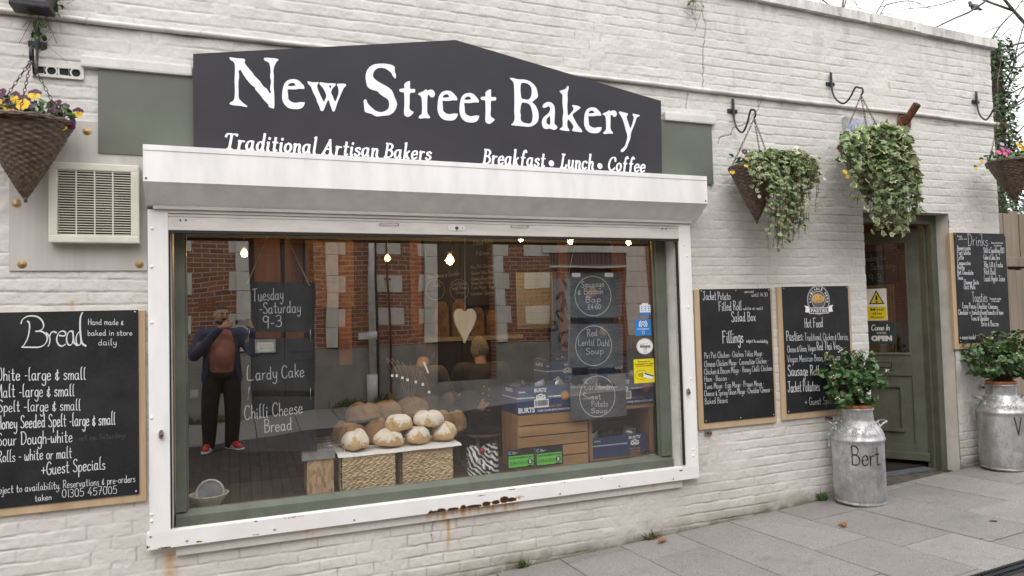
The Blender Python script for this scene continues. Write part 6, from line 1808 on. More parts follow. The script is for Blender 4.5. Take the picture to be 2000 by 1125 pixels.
def dwrite(mb, text, x0_, x1_, z_, cap, w, mat, slant=.2):
    sts, wd = layout(text, .9, 3)
    for k, s in enumerate(sts):
        tmp = MB(); ribbon(tmp, [(x0_ + p[0] * (x1_ - x0_) / wd + slant * p[1] * cap / 10, z_ + p[1] * cap / 10) for p in s], w, mat, 0.0, None, k * 2e-5)
        mb.add([MDf @ (Vector(p) + Vector((-uL, .0154, 0))) for p in tmp.v], tmp.f, mat)
dwrite(b, 'Come In', .03, W1 - .05, Z1 + H1 * .64, H1 * .26, .0075, PETAL_WHITE)
printed(b, "WE'RE", tb(.075, Z1 + H1 * .46, W1 - .075, Z1 + H1 * .56), .0152, PETAL_WHITE, .0, MDf)
printed(b, 'OPEN', tb(.028, Z1 + H1 * .13, W1 - .028, Z1 + H1 * .39), .0152, PETAL_WHITE, .07, MDf)
b.build('print', t)
XW = XR - .2615                                     # the side wall seen through the doorway
def atx(px, py):
    d = ROT @ Vector((px - 1000.0, -(py - 562.5), -F_PX)); return EYE + d * (XW / d.x)
A, B_ = atx(1672, 494), atx(1757, 556)
A.z, B_.z = atx(1715, 490).z, atx(1715, 556).z
t = thing('chalkboard', 'dim chalkboard of opening days seen through the open door', 'chalkboard', (XW - .01, (A.y + B_.y) / 2, B_.z), 'menu boards inside the shop')
b = MB(); b.box((XW - .02, B_.y, B_.z), (XW - .001, A.y, A.z), BOARD); b.build('board', t)
b = MB(); MW = Matrix(((0, 1, 0, XW - .0205), (-1, 0, 0, 0), (0, 0, 1, 0), (0, 0, 0, 1)))
for s_, p, q, cap in (('Tuesday to', (1678, 512), (1732, 507), 11), ('Saturday', (1704, 527), (1750, 523), 12), ('9-3', (1700, 550), (1724, 547), 13)):
    P, Q = atx(*p), atx(*q); ch = atx(p[0], p[1] - cap).z - P.z
    sts, wd = layout(s_, 1.0, 3)
    for k, s1 in enumerate(sts):
        tmp = MB(); ribbon(tmp, [(-P.y + g[0] * (P.y - Q.y) / wd, P.z + (Q.z - P.z) * g[0] / wd * .5 + g[1] / 10 * ch) for g in s1], .006, CHALK_DIM, 0, None, k * 2e-5)
        b.add([MW @ Vector(v) for v in tmp.v], tmp.f, CHALK_DIM)
b.build('lettering', t)
b = MB(); A, B_ = atx(1684, 620), atx(1736, 620); zt_ = atx(1712, 557).z
b.box((XW - .012, B_.y, FLOOR + .001), (XW - .001, A.y, zt_), M('cream_door', (.34, .28, .19), .6))
for i in range(3): b.box((XW - .024 + .004 * i, B_.y - .035 - i * .03, FLOOR + .001), (XW - .0012, B_.y - .012 - i * .03, zt_), M('cream_trim', (.40, .33, .23), .6))
b.build('inner_door', bld)
# ------------------------------------------------------------------ fan, backing board
Yk = -.012
r = [at(18, 330, Yk).x, at(20, 529, Yk).z, at(288, 520, Yk).x, at(150, 236, Yk).z]
t = thing('mounting_board', 'weathered grey board bolted to the wall behind the extractor fan', 'board', ((r[0] + r[2]) / 2, -.006, r[1]))
b = MB(); b.bbox((r[0], Yk - .006, r[1]), (r[2], -.001, r[3]), BACKBOARD, .002); b.build('board', t)
for px, py in ((170, 256), (32, 397), (43, 516), (272, 516)):
    c = at(px, py, Yk - .008)
    b = MB(); b.lathe([(0, .008), (.010, .007), (.011, .002), (.022, .002), (.023, 0)], M('brassy_bolt', (.50, .33, .15), .5, metal=.3, var=.2), (c.x, Yk - .006, c.z), 16, M=Matrix.Rotation(PI / 2, 4, 'X'))
    b.lathe([(0, .0095), (.009, .0085), (.0105, .004)], M('brassy_bolt', (.42, .25, .09), .5, metal=.4, var=.2), (c.x, Yk - .006, c.z), 12, M=Matrix.Rotation(PI / 2, 4, 'X'))
    b.build('bolt', t)
yf_ = -.085
a, c = at(94, 473, yf_), at(271, 322, yf_)
zt_ = at(150, 317, yf_).z
t = thing('extractor_fan', 'cream plastic extractor fan with a slatted grille on the grey board', 'extractor fan', ((a.x + c.x) / 2, Yk - .006, a.z))
b = MB()
X0, X1, Z0, Z1 = a.x, c.x, a.z, zt_
fw = .042
b.bbox((X0, yf_, Z0), (X1, Yk - .0065, Z0 + fw), CREAM_PLASTIC, .008); b.bbox((X0, yf_, Z1 - fw), (X1, Yk - .0065, Z1), CREAM_PLASTIC, .008)
b.bbox((X0, yf_ + .0004, Z0 + fw - .004), (X0 + fw, Yk - .0065, Z1 - fw + .004), CREAM_PLASTIC, .008); b.bbox((X1 - fw, yf_ + .0004, Z0 + fw - .004), (X1, Yk - .0065, Z1 - fw + .004), CREAM_PLASTIC, .008)
b.build('housing', t)
b = MB(); n = 26
for i in range(n):
    z = Z0 + fw + .004 + i * (Z1 - Z0 - 2 * fw - .008) / (n - 1)
    b.box((X0 + fw - .004, yf_ + .008, z - .0025), (X1 - fw + .004, yf_ + .020, z + .0018), CREAM_PLASTIC)
for k in (.25, .5, .75):
    x = X0 + fw + k * (X1 - X0 - 2 * fw); b.box((x - .0035, yf_ + .005, Z0 + fw - .002), (x + .0035, yf_ + .0078, Z1 - fw + .002), CREAM_PLASTIC)
b.build('grille', t)
b = MB(); b.box((X0 + fw - .003, Yk - .016, Z0 + fw - .003), (X1 - fw + .003, Yk - .010, Z1 - fw + .003), M('fan_recess', (.13, .10, .065), .8, var=.3, scale=9))
cx, cz = (X0 + X1) / 2, (Z0 + Z1) / 2
b.lathe([(.045, .02), (.05, 0)], BLACK_METAL, (cx, yf_ + .05, cz), 24, M=Matrix.Rotation(PI / 2, 4, 'X'))
b.tube([(cx + .13 * math.cos(q), yf_ + .055, cz + .13 * math.sin(q)) for q in np.linspace(0, 2 * PI, 33)], .006, RUST, 8, False)
b.build('fan', t)

# ------------------------------------------------------------------ pipe along the wall, junction box, rusty flue
yp = -.0225
pp = [at(x, y, yp) for x, y in ((-60, 13.5), (75, 28.5), (250, 50), (377, 64))]
pq = [at(x, y, yp) for x, y in ((377, 64), (700, 100), (1000, 134), (1150, 150), (1300, 167), (1370, 176), (1500, 191), (1650, 208), (1800, 224), (1880, 235), (1950, 243))]
t = thing('wall_pipe', 'white painted cable pipe running the length of the wall', 'pipe', (3, yp, pq[4].z))
b = MB()
path = [pp[0], pp[1], pp[2]] + pq
path[-1] = path[-1] + Vector((0, -.004, 0))
b.tube([Vector(p) for p in cr(path, 4)], .0165, PIPE_PAINT, 12); b.build('tube', t)
b = MB()
for px in (170, 392, 1190, 1370, 1485, 1640, 1800):
    py = 20 + .1136 * px
    c = at(px, py, yp)
    b.tube([(c.x, yp + .018 * math.cos(q), c.z + .0185 * math.sin(q)) for q in np.linspace(0, 2 * PI, 17)], .0032, PIPE_PAINT, 6, False)
    b.box((c.x - .006, yp + .018, c.z - .038), (c.x + .006, -.002, c.z - .014), PIPE_PAINT)
b.build('clip', t)
t = thing('junction_box', 'pale grey electrical box on the wall above the ivy basket', 'box', (at(1683, 235).x, -.03, at(1683, 260).z))
r = pxbox(1655, 226, 1716, 292, -.05); r = (r[0], at(1690, 292, -.05).z, at(1716, 235, -.05).x, at(1690, 231, -.05).z)
b = MB(); b.bbox((r[0], -.055, r[1]), (r[2], -.004, r[3]), M('grey_box', (.42, .42, .42), .5), .006); b.build('case', t)
b = MB(); b.bbox((r[0] + .01, -.06, r[1] + .01), (r[2] - .01, -.0552, r[3] - .01), M('grey_box', (.42, .42, .42), .5), .003); b.build('lid', t)
c = at(1767, 240, -.02)
t = thing('rusty_flue', 'rusty iron pipe slanting out of a round flange above the door', 'pipe', (c.x, -.01, c.z))
b = MB(); b.lathe([(0, .016), (.055, .016), (.082, .012), (.085, 0)], RUST, (c.x, -.008, c.z), 28, M=Matrix.Rotation(PI / 2, 4, 'X'))
for q in range(4): b.ball((c.x + .065 * math.cos(q * PI / 2 + .7), -.026, c.z + .065 * math.sin(q * PI / 2 + .7)), .008, RUST, 8, 5)
b.build('flange', t)
e = at(1790, 205, -.17)
b = MB()
A, E_ = Vector((c.x + .004, -.018, c.z)), at(1791, 204, -.16)
b.tube([A, E_], .034, RUST, 20, False)
b.tube([E_, A + (E_ - A) * .5], .028, DARK, 20, True); b.build('tube', t)
# floodlight at the top left corner
t = thing('flood_light', 'black floodlight at the top of the wall on the far left', 'lamp', (at(60, 10, -.1).x, -.05, at(60, 16, -.1).z))
r = pxbox(18, -50, 100, 20, -.15)
b = MB(); b.bbox((r[0], -.17, at(50, 14, -.15).z), (r[2], -.05, at(50, 14, -.15).z + .25), BLACK_METAL, .01); b.build('housing', t)
b = MB(); b.box((r[0] + .02, -.1715, at(50, 14, -.15).z + .03), (r[2] - .02, -.1702, at(50, 14, -.15).z + .22), M('lamp_glass', (.05, .05, .055), .2)); b.build('lens', t)
b = MB(); b.box(((r[0] + r[2]) / 2 - .03, -.05, at(50, 14, -.15).z + .08), ((r[0] + r[2]) / 2 + .03, -.001, at(50, 14, -.15).z + .14), BLACK_METAL); b.build('bracket', t)

# ------------------------------------------------------------------ leaves and flowers
rl = random.Random(11)
OUT_IVY = [(0, -.05), (.18, -.12), (.42, .02), (.34, .22), (.55, .42), (.28, .50), (.20, .66), (0, 1.0), (-.20, .66), (-.28, .50), (-.55, .42), (-.34, .22), (-.42, .02), (-.18, -.12)]
def basis(d, up):
    d = Vector(d).normalized(); up = Vector(up)
    s = d.cross(up)
    if s.length < 1e-3: s = d.cross(Vector((.3, .5, .8)))
    s.normalize(); n = s.cross(d).normalized()
    return d, s, n
def ivy_leaf(mb, p, d, up, L, m_in, m_out):
    d, s, n = basis(d, up)
    w = L * .92
    cup = rl.uniform(.05, .3)
    pt = lambda x, y, k: Vector(p) + s * (x * w) + d * (y * L) + n * (-cup * L * (x * x * 1.4 + (y - .3) ** 2 * .5) + k)
    vs = [pt(x, y, 0) for x, y in OUT_IVY] + [pt(0, .3, 0)]
    n_ = len(OUT_IVY)
    mb.add(vs, [(i, (i + 1) % n_, n_) for i in range(n_)], m_out)
    sc = rl.uniform(.72, .9)
    vs = [pt(x * sc, .3 + (y - .3) * sc, .0012) for x, y in OUT_IVY] + [pt(0, .3, .0012)]
    mb.add(vs, [(i, (i + 1) % n_, n_) for i in range(n_)], m_in)
OUT_LAN = [(0, 0), (.22, .25), (.27, .5), (.16, .8), (0, 1), (-.16, .8), (-.27, .5), (-.22, .25)]
def leaf(mb, p, d, up, L, m, wide=1.0, fold=.25):
    d, s, n = basis(d, up)
    pt = lambda x, y: Vector(p) + s * (x * L * wide) + d * (y * L) + n * (abs(x) * L * fold - (y ** 2) * L * .22)
    vs = [pt(x, y) for x, y in OUT_LAN] + [pt(0, .5)]
    mb.add(vs, [(i, (i + 1) % 8, 8) for i in range(8)], m)
def rdir(zbias=0.0):
    while 1:
        v = Vector((rl.uniform(-1, 1), rl.uniform(-1, 1), rl.uniform(-1, 1)))
        if .1 < v.length < 1: break
    v.normalize(); v.z += zbias
    return v.normalized()
def pansy(mb, c, face, r, m1, m2):
    d, s, n = basis(face, (0, 0, 1))
    for k, (ang, rr, m) in enumerate(((90, 1, m1), (150, .95, m1), (30, .95, m1), (215, .85, m2), (325, .85, m2), (270, 1.0, m2))):
        a = math.radians(ang); cen = Vector(c) + (s * math.cos(a) + n * math.sin(a)) * r * .48 + d * (.001 + .0012 * k)
        pts = [cen + (s * math.cos(q) + n * math.sin(q)) * r * .5 * rr for q in np.linspace(0, 2 * PI, 9)[:-1]]
        mb.add(pts, [tuple(range(8))], m)
    mb.ball(Vector(c) + d * .008, r * .14, PETAL_YELLOW, 6, 4)
def chain(mb, A, B_, link=.028, r=.0021):
    A, B_ = Vector(A), Vector(B_); n = max(2, int((B_ - A).length / (link * .78)))
    d = (B_ - A) / n
    for i in range(n):
        c = A + d * (i + .5)
        dd, s, nn = basis(d, (0, 1, .1))
        if i % 2: s, nn = nn, s
        L = link * .5
        path = [c + dd * (L * math.cos(q)) + s * (link * .24 * math.sin(q)) for q in np.linspace(0, 2 * PI, 9)]
        mb.tube(path, r, CHAIN, 4, False)
def hook(px, py, ex, ey, lab, plate=(0, 12), out=.30):
    """scrolled iron hook: strap on the wall at a pixel, arm sweeping out to its tip"""
    P = at(px, py, -.012); tip = at(ex, ey, -out)
    t = thing('basket_hook', lab, 'hook', (P.x, -.01, P.z), 'scrolled basket hooks')
    b = MB()
    b.bbox((P.x - .012, -.031, P.z - .03), (P.x + .012, -.022, P.z + .10), BLACK_METAL, .003)
    b.bbox((P.x - .045, -.0215, P.z - .012), (P.x + .045, -.006, P.z + .018), BLACK_METAL, .003)
    for s in (-1, 1): b.ball((P.x + s * .032, -.0225, P.z + .003), .006, BLACK_METAL, 8, 5)
    b.build('plate', t)
    b = MB()
    o = Vector((0, -1, 0)); dx = tip - P
    f = lambda u, z: Vector((P.x + dx.x * u, -.026 - (out - .026) * u, P.z + z))
    dz = dx.z
    path = [f(0, .09), f(.01, .0), f(.04, -.08), f(.16, -.15), f(.40, -.185 + dz * .1), f(.62, -.12 + dz * .3), f(.80, .01 + dz * .75), f(.92, .035 + dz), f(1.02, .02 + dz), f(1.03, -.015 + dz), f(.97, -.03 + dz)]
    b.tube([Vector(p) for p in cr(path, 5)], .0075, BLACK_METAL, 8); b.build('arm', t)
    return f(.97, -.036 + dz), t
def cone_basket(t, c, r, h, tilt=0.0):
    """woven cone: rim centre c, radius r, height h; rows of willow in and out of the stakes"""
    n, m = 110, 64
    vs, fs = [], []
    for i in range(m + 1):
        u = i / m
        rr0 = r * (1 - u) ** .92 + .010 * (1 - u) + .006
        row = int(u * 30); fz = u * 30 - row
        for k in range(n):
            a = 2 * PI * k / n
            wv = math.sin(a * 13 + (PI if row % 2 else 0))
            rr = rr0 + (.0065 * wv + .002) * math.sin(PI * fz) * (rr0 / r) ** .5 + .0015 * math.sin(a * 31 + row * 1.7)
            vs.append((c.x + rr * math.cos(a), c.y + rr * math.sin(a) * .82, c.z - u * h + .004 * math.sin(a * 3 + 1)))
    for i in range(m):
        for k in range(n): fs.append((i*n+k, (i+1)*n+k, (i+1)*n+(k+1)%n, i*n+(k+1)%n))
    b = MB(); b.add(vs, fs, WICKER, True)
    b.tube([(c.x, c.y, c.z - h + .02), (c.x, c.y, c.z - h - .02)], .008, WICKER, 8)
    b.build('basket', t)
    b = MB()
    for q in range(2):
        b.tube([(c.x + (r + .012) * math.cos(a), c.y + (r + .012) * .82 * math.sin(a), c.z + .004 + .006 * math.sin(a * 9 + q * PI)) for a in np.linspace(0, 2 * PI, 73)], .010, WICKER, 7, False)
    b.build('rim', t)
    b = MB(); b.lathe([(0, c.z - .005), (r * .95, c.z - .02)], SOIL, (c.x, c.y, 0), 24); b.build('soil', t)
def basket(label, top, c, r, h, spec):
    t = thing('hanging_basket', label, 'hanging basket', (c.x, c.y, c.z - h), 'cone hanging baskets with flowers')
    cone_basket(t, c, r, h)
    for k in range(3):
        b = MB(); a = 2 * PI * k / 3 + .6
        chain(b, top, (c.x + r * math.cos(a), c.y + r * .82 * math.sin(a), c.z + .005)); b.build('chain', t)
    b = MB()
    for i in range(spec.get('green', 160)):
        a = rl.uniform(0, 2 * PI); q = r * math.sqrt(rl.random()) * 1.05
        p = Vector((c.x + q * math.cos(a), c.y + q * .82 * math.sin(a), c.z + rl.uniform(.0, .09)))
        leaf(b, p, rdir(.35), rdir(.8), rl.uniform(.03, .055), rl.choice((LEAF_MID, LEAF_MID, LEAF_DARK)), 1.0)
    for i in range(14):
        a = rl.uniform(0, 2 * PI); q = r * rl.uniform(.3, .9)
        p = Vector((c.x + q * math.cos(a), c.y + q * .82 * math.sin(a), c.z))
        b.tube([p, p + Vector((rl.uniform(-.03, .03), rl.uniform(-.03, .03), .08))], .0018, LEAF_MID, 4)
    b.build('foliage', t)
    for (px, py, dy, rr, m1, m2) in spec.get('flowers', ()):
        b = MB(); rr = rr * .84; p = at(px, py, c.y + dy)
        pansy(b, p, Vector((-.35 + rl.uniform(-.35, .35), -1, rl.uniform(-.1, .5))), rr, m1, m2)
        b.tube([p + Vector((0, .004, 0)), Vector((c.x + (p.x - c.x) * .6, c.y + dy * .5, c.z + .01))], .0018, LEAF_MID, 4); b.build('flower', t)
    if 'ivy' in spec:
        b = MB(); st = MB()
        n, blob, Lr, mi_, mo = spec['ivy']
        # trailing shoots leave the basket and hang; leaves sit along every shoot facing out and up
        for i in range(n):
            u = rl.random()
            pts = blob(rl)
            P = [Vector(q) for q in cr(pts, 5)]
            st.tube(P, .0016, STEM, 4, False)
            L = sum((P[j + 1] - P[j]).length for j in range(len(P) - 1))
            k = max(4, int(L / .034))
            for j in range(k):
                f = (j + rl.random()) / k * (len(P) - 1); i0 = min(int(f), len(P) - 2)
                q = P[i0].lerp(P[i0 + 1], f - i0)
                outd = Vector((q.x - c.x, (q.y - c.y) - .25, .15)).normalized()
                d = (Vector((rl.uniform(-1, 1), rl.uniform(-.7, .3), rl.uniform(-1.1, .1))) + outd * .3).normalized()
                sz = rl.uniform(*Lr) * (1 - .35 * f / (len(P) - 1))
                ivy_leaf(b, q + rdir() * rl.uniform(0, .022), d, (outd + rdir() * .75).normalized(), sz, rl.choice(mi_), rl.choice(mo))
        b.build('ivy', t); st.build('shoots', t)
    return t
# basket 1: far left
tip, _ = hook(74, 88, 60, 104, 'black hook at the far left, its plate on the wall', out=.24)
c = at(50, 232, -.20); r_ = (at(143, 240, -.2) - at(-35, 225, -.2)).length / 2
c = Vector((at(50, 235, -.20).x, -.20, at(50, 240, -.20).z))
PP, YY = PETAL_PURPLE, PETAL_YELLOW
fl = [(8, 196, -.1, .042, PP, YY), (28, 190, -.08, .045, PP, YY), (14, 205, -.12, .04, PP, YY), (45, 205, -.14, .045, YY, YY), (68, 185, -.05, .045, PP, YY), (22, 215, -.14, .035, PP, YY), (100, 205, -.03, .035, PP, PP), (113, 203, .0, .035, PP, PP), (126, 210, .02, .036, PP, PP), (108, 222, -.06, .035, PP, PP), (120, 228, -.04, .03, PP, PP),
      (153, 220, -.02, .036, PP, YY), (140, 243, -.04, .036, PP, PP), (124, 248, -.06, .03, PP, YY), (-10, 200, -.1, .045, PP, YY), (38, 195, .0, .04, PP, YY), (50, 195, -.05, .036, PP, PP), (60, 206, -.1, .036, PP, PP), (4, 182, -.02, .036, PP, PP), (100, 215, -.08, .03, PP, PP)]
basket('wicker cone basket of yellow and purple pansies at the far left', tip, c, r_, c.z - at(50, 388, -.20).z, dict(green=230, flowers=fl))
# basket 2
tip2, _ = hook(1430, 218, 1474, 222, 'black hook left of the other two, holding the basket of small ivy', out=.26)
c = Vector((at(1474, 325, -.22).x, -.22, at(1478, 330, -.22).z)); r2 = .19
c2 = c
def blob2(R):
    a = R.uniform(0, 2 * PI); q = .17 * math.sqrt(R.random())
    p0 = Vector((c2.x + .04 + q * math.cos(a), c2.y + q * .8 * math.sin(a), c2.z + .03))
    px = R.uniform(1462, 1590)
    bot = R.uniform(320, 440 - max(0, px - 1560) * 1.2)
    if px < 1490: bot = R.uniform(322, 375)
    if R.random() < .3: bot = R.uniform(430, 495); px = R.uniform(1505, 1568) - (bot - 430) * .2
    y = R.uniform(-.46, -.18)
    m = at(px, R.uniform(308, 335), y); e = at(px + R.uniform(-8, 14), bot, y - .02)
    mid = m.lerp(e, .5) + Vector((R.uniform(-.03, .03), -.03, 0))
    return [p0, p0.lerp(m, .6) + Vector((0, 0, .07)), m, mid, e]
fl = [(1454, 297, -.08, .03, PETAL_PURPLE, PETAL_PURPLE), (1461, 308, -.1, .03, PETAL_PURPLE, PETAL_YELLOW), (1457, 323, -.12, .03, PETAL_PURPLE, PETAL_YELLOW), (1430, 335, -.06, .03, PETAL_PURPLE, PETAL_YELLOW), (1475, 306, -.05, .03, PETAL_PINK, PETAL_PINK), (1470, 314, -.08, .028, PETAL_PINK, PETAL_PINK), (1481, 303, -.02, .026, PETAL_PINK, PETAL_PINK),
      (1610, 350, -.1, .016, PETAL_WHITE, PETAL_WHITE), (1556, 288, .0, .018, PETAL_WHITE, PETAL_WHITE), (1483, 384, -.15, .018, PETAL_WHITE, PETAL_WHITE)]
basket('wicker cone basket of small cream edged ivy and pink flowers right of the sign', tip2, c, r2, c.z - at(1478, 432, -.22).z, dict(green=90, flowers=fl, ivy=(165, blob2, (.036, .058), (IVY_GREEN, IVY_GREEN, IVY_GREY), (IVY_CREAM, IVY_CREAM, IVY_GREY, IVY_GREEN))))
# basket 3
tip3, _ = hook(1621, 165, 1683, 178, 'black hook highest on the wall, holding the large leaved ivy basket', out=.30)
c3 = Vector((at(1690, 290, -.26).x, -.26, at(1690, 285, -.26).z))
def blob3(R):
    a = R.uniform(0, 2 * PI); q = .18 * math.sqrt(R.random())
    p0 = Vector((c3.x + q * math.cos(a), c3.y + q * .8 * math.sin(a), c3.z + .04))
    v = R.random()
    bot = 300 + 160 * v ** .75
    ctr = 1690 + (bot - 290) * .36; hw = 62 - max(0, bot - 400) * .3
    px = min(max(R.gauss(ctr, hw * .62), ctr - hw), ctr + hw)
    y = R.uniform(-.54, -.20)
    m = at(1690 + (px - 1690) * .8, R.uniform(256, 290), y); e = at(px + R.uniform(-8, 8), bot, y - .02)
    mid = m.lerp(e, .5) + Vector((R.uniform(-.03, .03), -.04, .02))
    return [p0, p0.lerp(m, .6) + Vector((0, 0, .06)), m, mid, e]
fl = [(1710, 250, -.06, .03, PETAL_RED, PETAL_RED), (1726, 256, -.04, .03, PETAL_RED, PETAL_RED), (1668, 240, .0, .03, PETAL_LILAC, PETAL_LILAC), (1660, 248, -.02, .032, PETAL_LILAC, PETAL_LILAC), (1674, 238, .02, .03, PETAL_LILAC, PETAL_LILAC), (1656, 256, -.08, .03, PETAL_LILAC, PETAL_LILAC), (1664, 262, -.1, .03, PETAL_LILAC, PETAL_WHITE), (1650, 336, -.2, .028, PETAL_YELLOW, PETAL_YELLOW), (1655, 345, -.2, .024, PETAL_YELLOW, PETAL_YELLOW)]
basket('basket hidden under large leaved variegated ivy above the door', tip3, c3, .21, c3.z - at(1690, 395, -.26).z, dict(green=110, flowers=fl, ivy=(135, blob3, (.055, .092), (IVY_GREEN, IVY_GREY, IVY_GREEN), (IVY_CREAM, IVY_GREY, IVY_CREAM, IVY_GREEN))))
# basket 4
tip4, _ = hook(1905, 200, 1950, 222, 'black hook at the right end of the wall', out=.30)
c4 = Vector((at(1977, 322, -.33).x, -.33, at(1977, 318, -.33).z))
def blob4(R):
    p0 = Vector((c4.x + R.uniform(-.02, .18), c4.y + R.uniform(-.12, .1), c4.z + .02))
    m = p0 + Vector((R.uniform(.02, .14), R.uniform(-.08, .0), R.uniform(.02, .08)))
    e = m + Vector((R.uniform(.0, .08), -.02, R.uniform(-.22, -.02)))
    return [p0, m, m.lerp(e, .5) + Vector((.02, -.02, 0)), e]
fl = [(1950, 298, -.08, .034, PETAL_PINK, PETAL_PINK), (1958, 292, -.05, .034, PETAL_PINK, PETAL_PINK), (1963, 301, -.1, .03, PETAL_PINK, PETAL_PINK), (1916, 312, -.06, .03, INK_BLACK, PETAL_YELLOW), (1905, 327, -.06, .03, INK_BLACK, PETAL_YELLOW), (1990, 283, -.05, .03, PETAL_YELLOW, PETAL_YELLOW), (1957, 282, .02, .026, PETAL_LILAC, PETAL_LILAC), (1997, 290, -.03, .03, PETAL_YELLOW, PETAL_YELLOW), (1970, 296, -.02, .03, PETAL_PINK, PETAL_PINK)]
basket('wicker cone basket of pink flowers at the right edge by the fence', tip4, c4, .21, c4.z - at(1980, 392, -.33).z, dict(green=170, flowers=fl, ivy=(24, blob4, (.035, .055), (IVY_GREEN, IVY_GREY), (IVY_CREAM, IVY_GREY))))

# ------------------------------------------------------------------ milk churns, pots, shrubs, string lights
KX, KZ = 1.14, 1.05                     # girth and height of the churns
def churn(label, c, name, seed, text_ang):
    t = thing('milk_churn', label, 'milk churn', (c.x, c.y, c.z), 'galvanised milk churns used as planters')
    prof = [(0, .0), (.150, .0), (.160, .004), (.168, .012), (.1685, .020), (.163, .026), (.1655, .034), (.168, .09), (.168, .40), (.1675, .468), (.1725, .474), (.1735, .483), (.1725, .492), (.167, .497), (.164, .520), (.150, .556), (.126, .592), (.108, .618), (.1045, .632), (.1045, .690), (.108, .700), (.114, .706), (.1145, .714), (.108, .716), (.100, .712), (.096, .66), (0, .655)]
    fine = []
    for (r0, z0), (r1, z1) in zip(prof[:-1], prof[1:]):
        k = max(1, int(math.hypot(r1 - r0, z1 - z0) / .018))
        fine += [(r0 + (r1 - r0) * i / k, z0 + (z1 - z0) * i / k) for i in range(k)]
    fine.append(prof[-1])
    nz = VN(seed)
    def dent(r0, z, a):
        x, y = math.cos(a), math.sin(a)
        d = (float(nz.fbm(x * 1.2 + 3, z * 4 + y * 1.2, 1.3, 3)) - .5) * .016 + (float(nz.fbm(x * 3, z * 11 + y * 3, 1.6, 3)) - .5) * .005
        if z < .05: d += -.006 * max(0, math.sin(a * 2 + seed)) 
        return r0 + d if r0 > .06 else r0
    b = MB(); b.lathe(fine, CHURN, (0, 0, 0), 72, dent); b.v = [(p[0] * KX + c.x, p[1] * KX + c.y, p[2] * KZ + c.z) for p in b.v]; b.build('body', t)
    for s in (0, 1):
        a0 = text_ang + (1.75 if s else -1.75)
        b = MB(); rd = Vector((math.cos(a0), math.sin(a0), 0)); tg = Vector((-rd.y, rd.x, 0))
        base = Vector((c.x, c.y, c.z)) + rd * .135 * KX + Vector((0, 0, .56 * KZ))
        pts = [base + tg * .045, base + tg * .045 + rd * .035 + Vector((0, 0, .035)), base + rd * .065 + tg * .03 + Vector((0, 0, .05)), base + rd * .072 - tg * .03 + Vector((0, 0, .048)), base - tg * .045 + rd * .035 + Vector((0, 0, .035)), base - tg * .045]
        b.tube([Vector(p) for p in cr(pts, 5)], .0085, CHURN, 8)
        for q in (-1, 1): b.ball(base + tg * .045 * q, .016, CHURN, 8, 6)
        b.build('handle', t)
    # the painted name bends round the body
    b = MB(); sts, wd = layout(name, 1.0); capz = .14; L = capz / 10 * wd * .80
    for k, s in enumerate(sts):
        tmp = MB(); ribbon(tmp, [((p[0] / wd - .5) * L, p[1] / 10 * capz) for p in s], .0105, BLACK_METAL, 0, (PI * .3, .5), k * 3e-5)
        vs = []
        for p in tmp.v:
            a = text_ang + p[0] / .19
            rr = (dent(.1682, .312 + p[2], a) + .0012) * KX - p[1] - .0008
            vs.append((c.x + rr * math.cos(a), c.y + rr * math.sin(a), c.z + (.312 + p[2]) * KZ))
        b.add(vs, tmp.f, BLACK_METAL)
    b.build('lettering', t)
    b = MB(); word = 'EXPRESS DAIRY'
    for i, ch in enumerate(word):
        if ch == ' ': continue
        sts, wd = layout(ch, 1.0); a_c = text_ang - .70 + i * 1.5 / len(word)
        for s in sts:
            P = []
            for p in cr(s, 4) if len(s) > 2 else s:
                u = (p[0] - wd / 2) * .0026; z = .524 + p[1] * .0022
                rr = np.interp(z, [.520, .556], [.164, .150]) * KX + .001
                a = a_c + u / .16
                P.append((c.x + rr * math.cos(a), c.y + rr * math.sin(a), c.z + z * KZ))
            b.tube(P, .0022, CHURN, 5)
    b.build('embossed_word', t)
    return t
def pot(label, c, z):
    t = thing('flower_pot', label, 'flower pot', (c.x, c.y, z), 'terracotta pots in the churn necks')
    b = MB(); b.lathe([(.0, z), (.085, z), (.100, z + .045), (.114, z + .062), (.119, z + .085), (.116, z + .09), (.100, z + .088), (.096, z + .07), (0, z + .068)], TERRACOTTA, (c.x, c.y, 0), 40); b.build('pot', t)
    b = MB(); b.lathe([(0, z + .076), (.097, z + .0725)], SOIL, (c.x, c.y, 0), 20); b.build('soil', t)
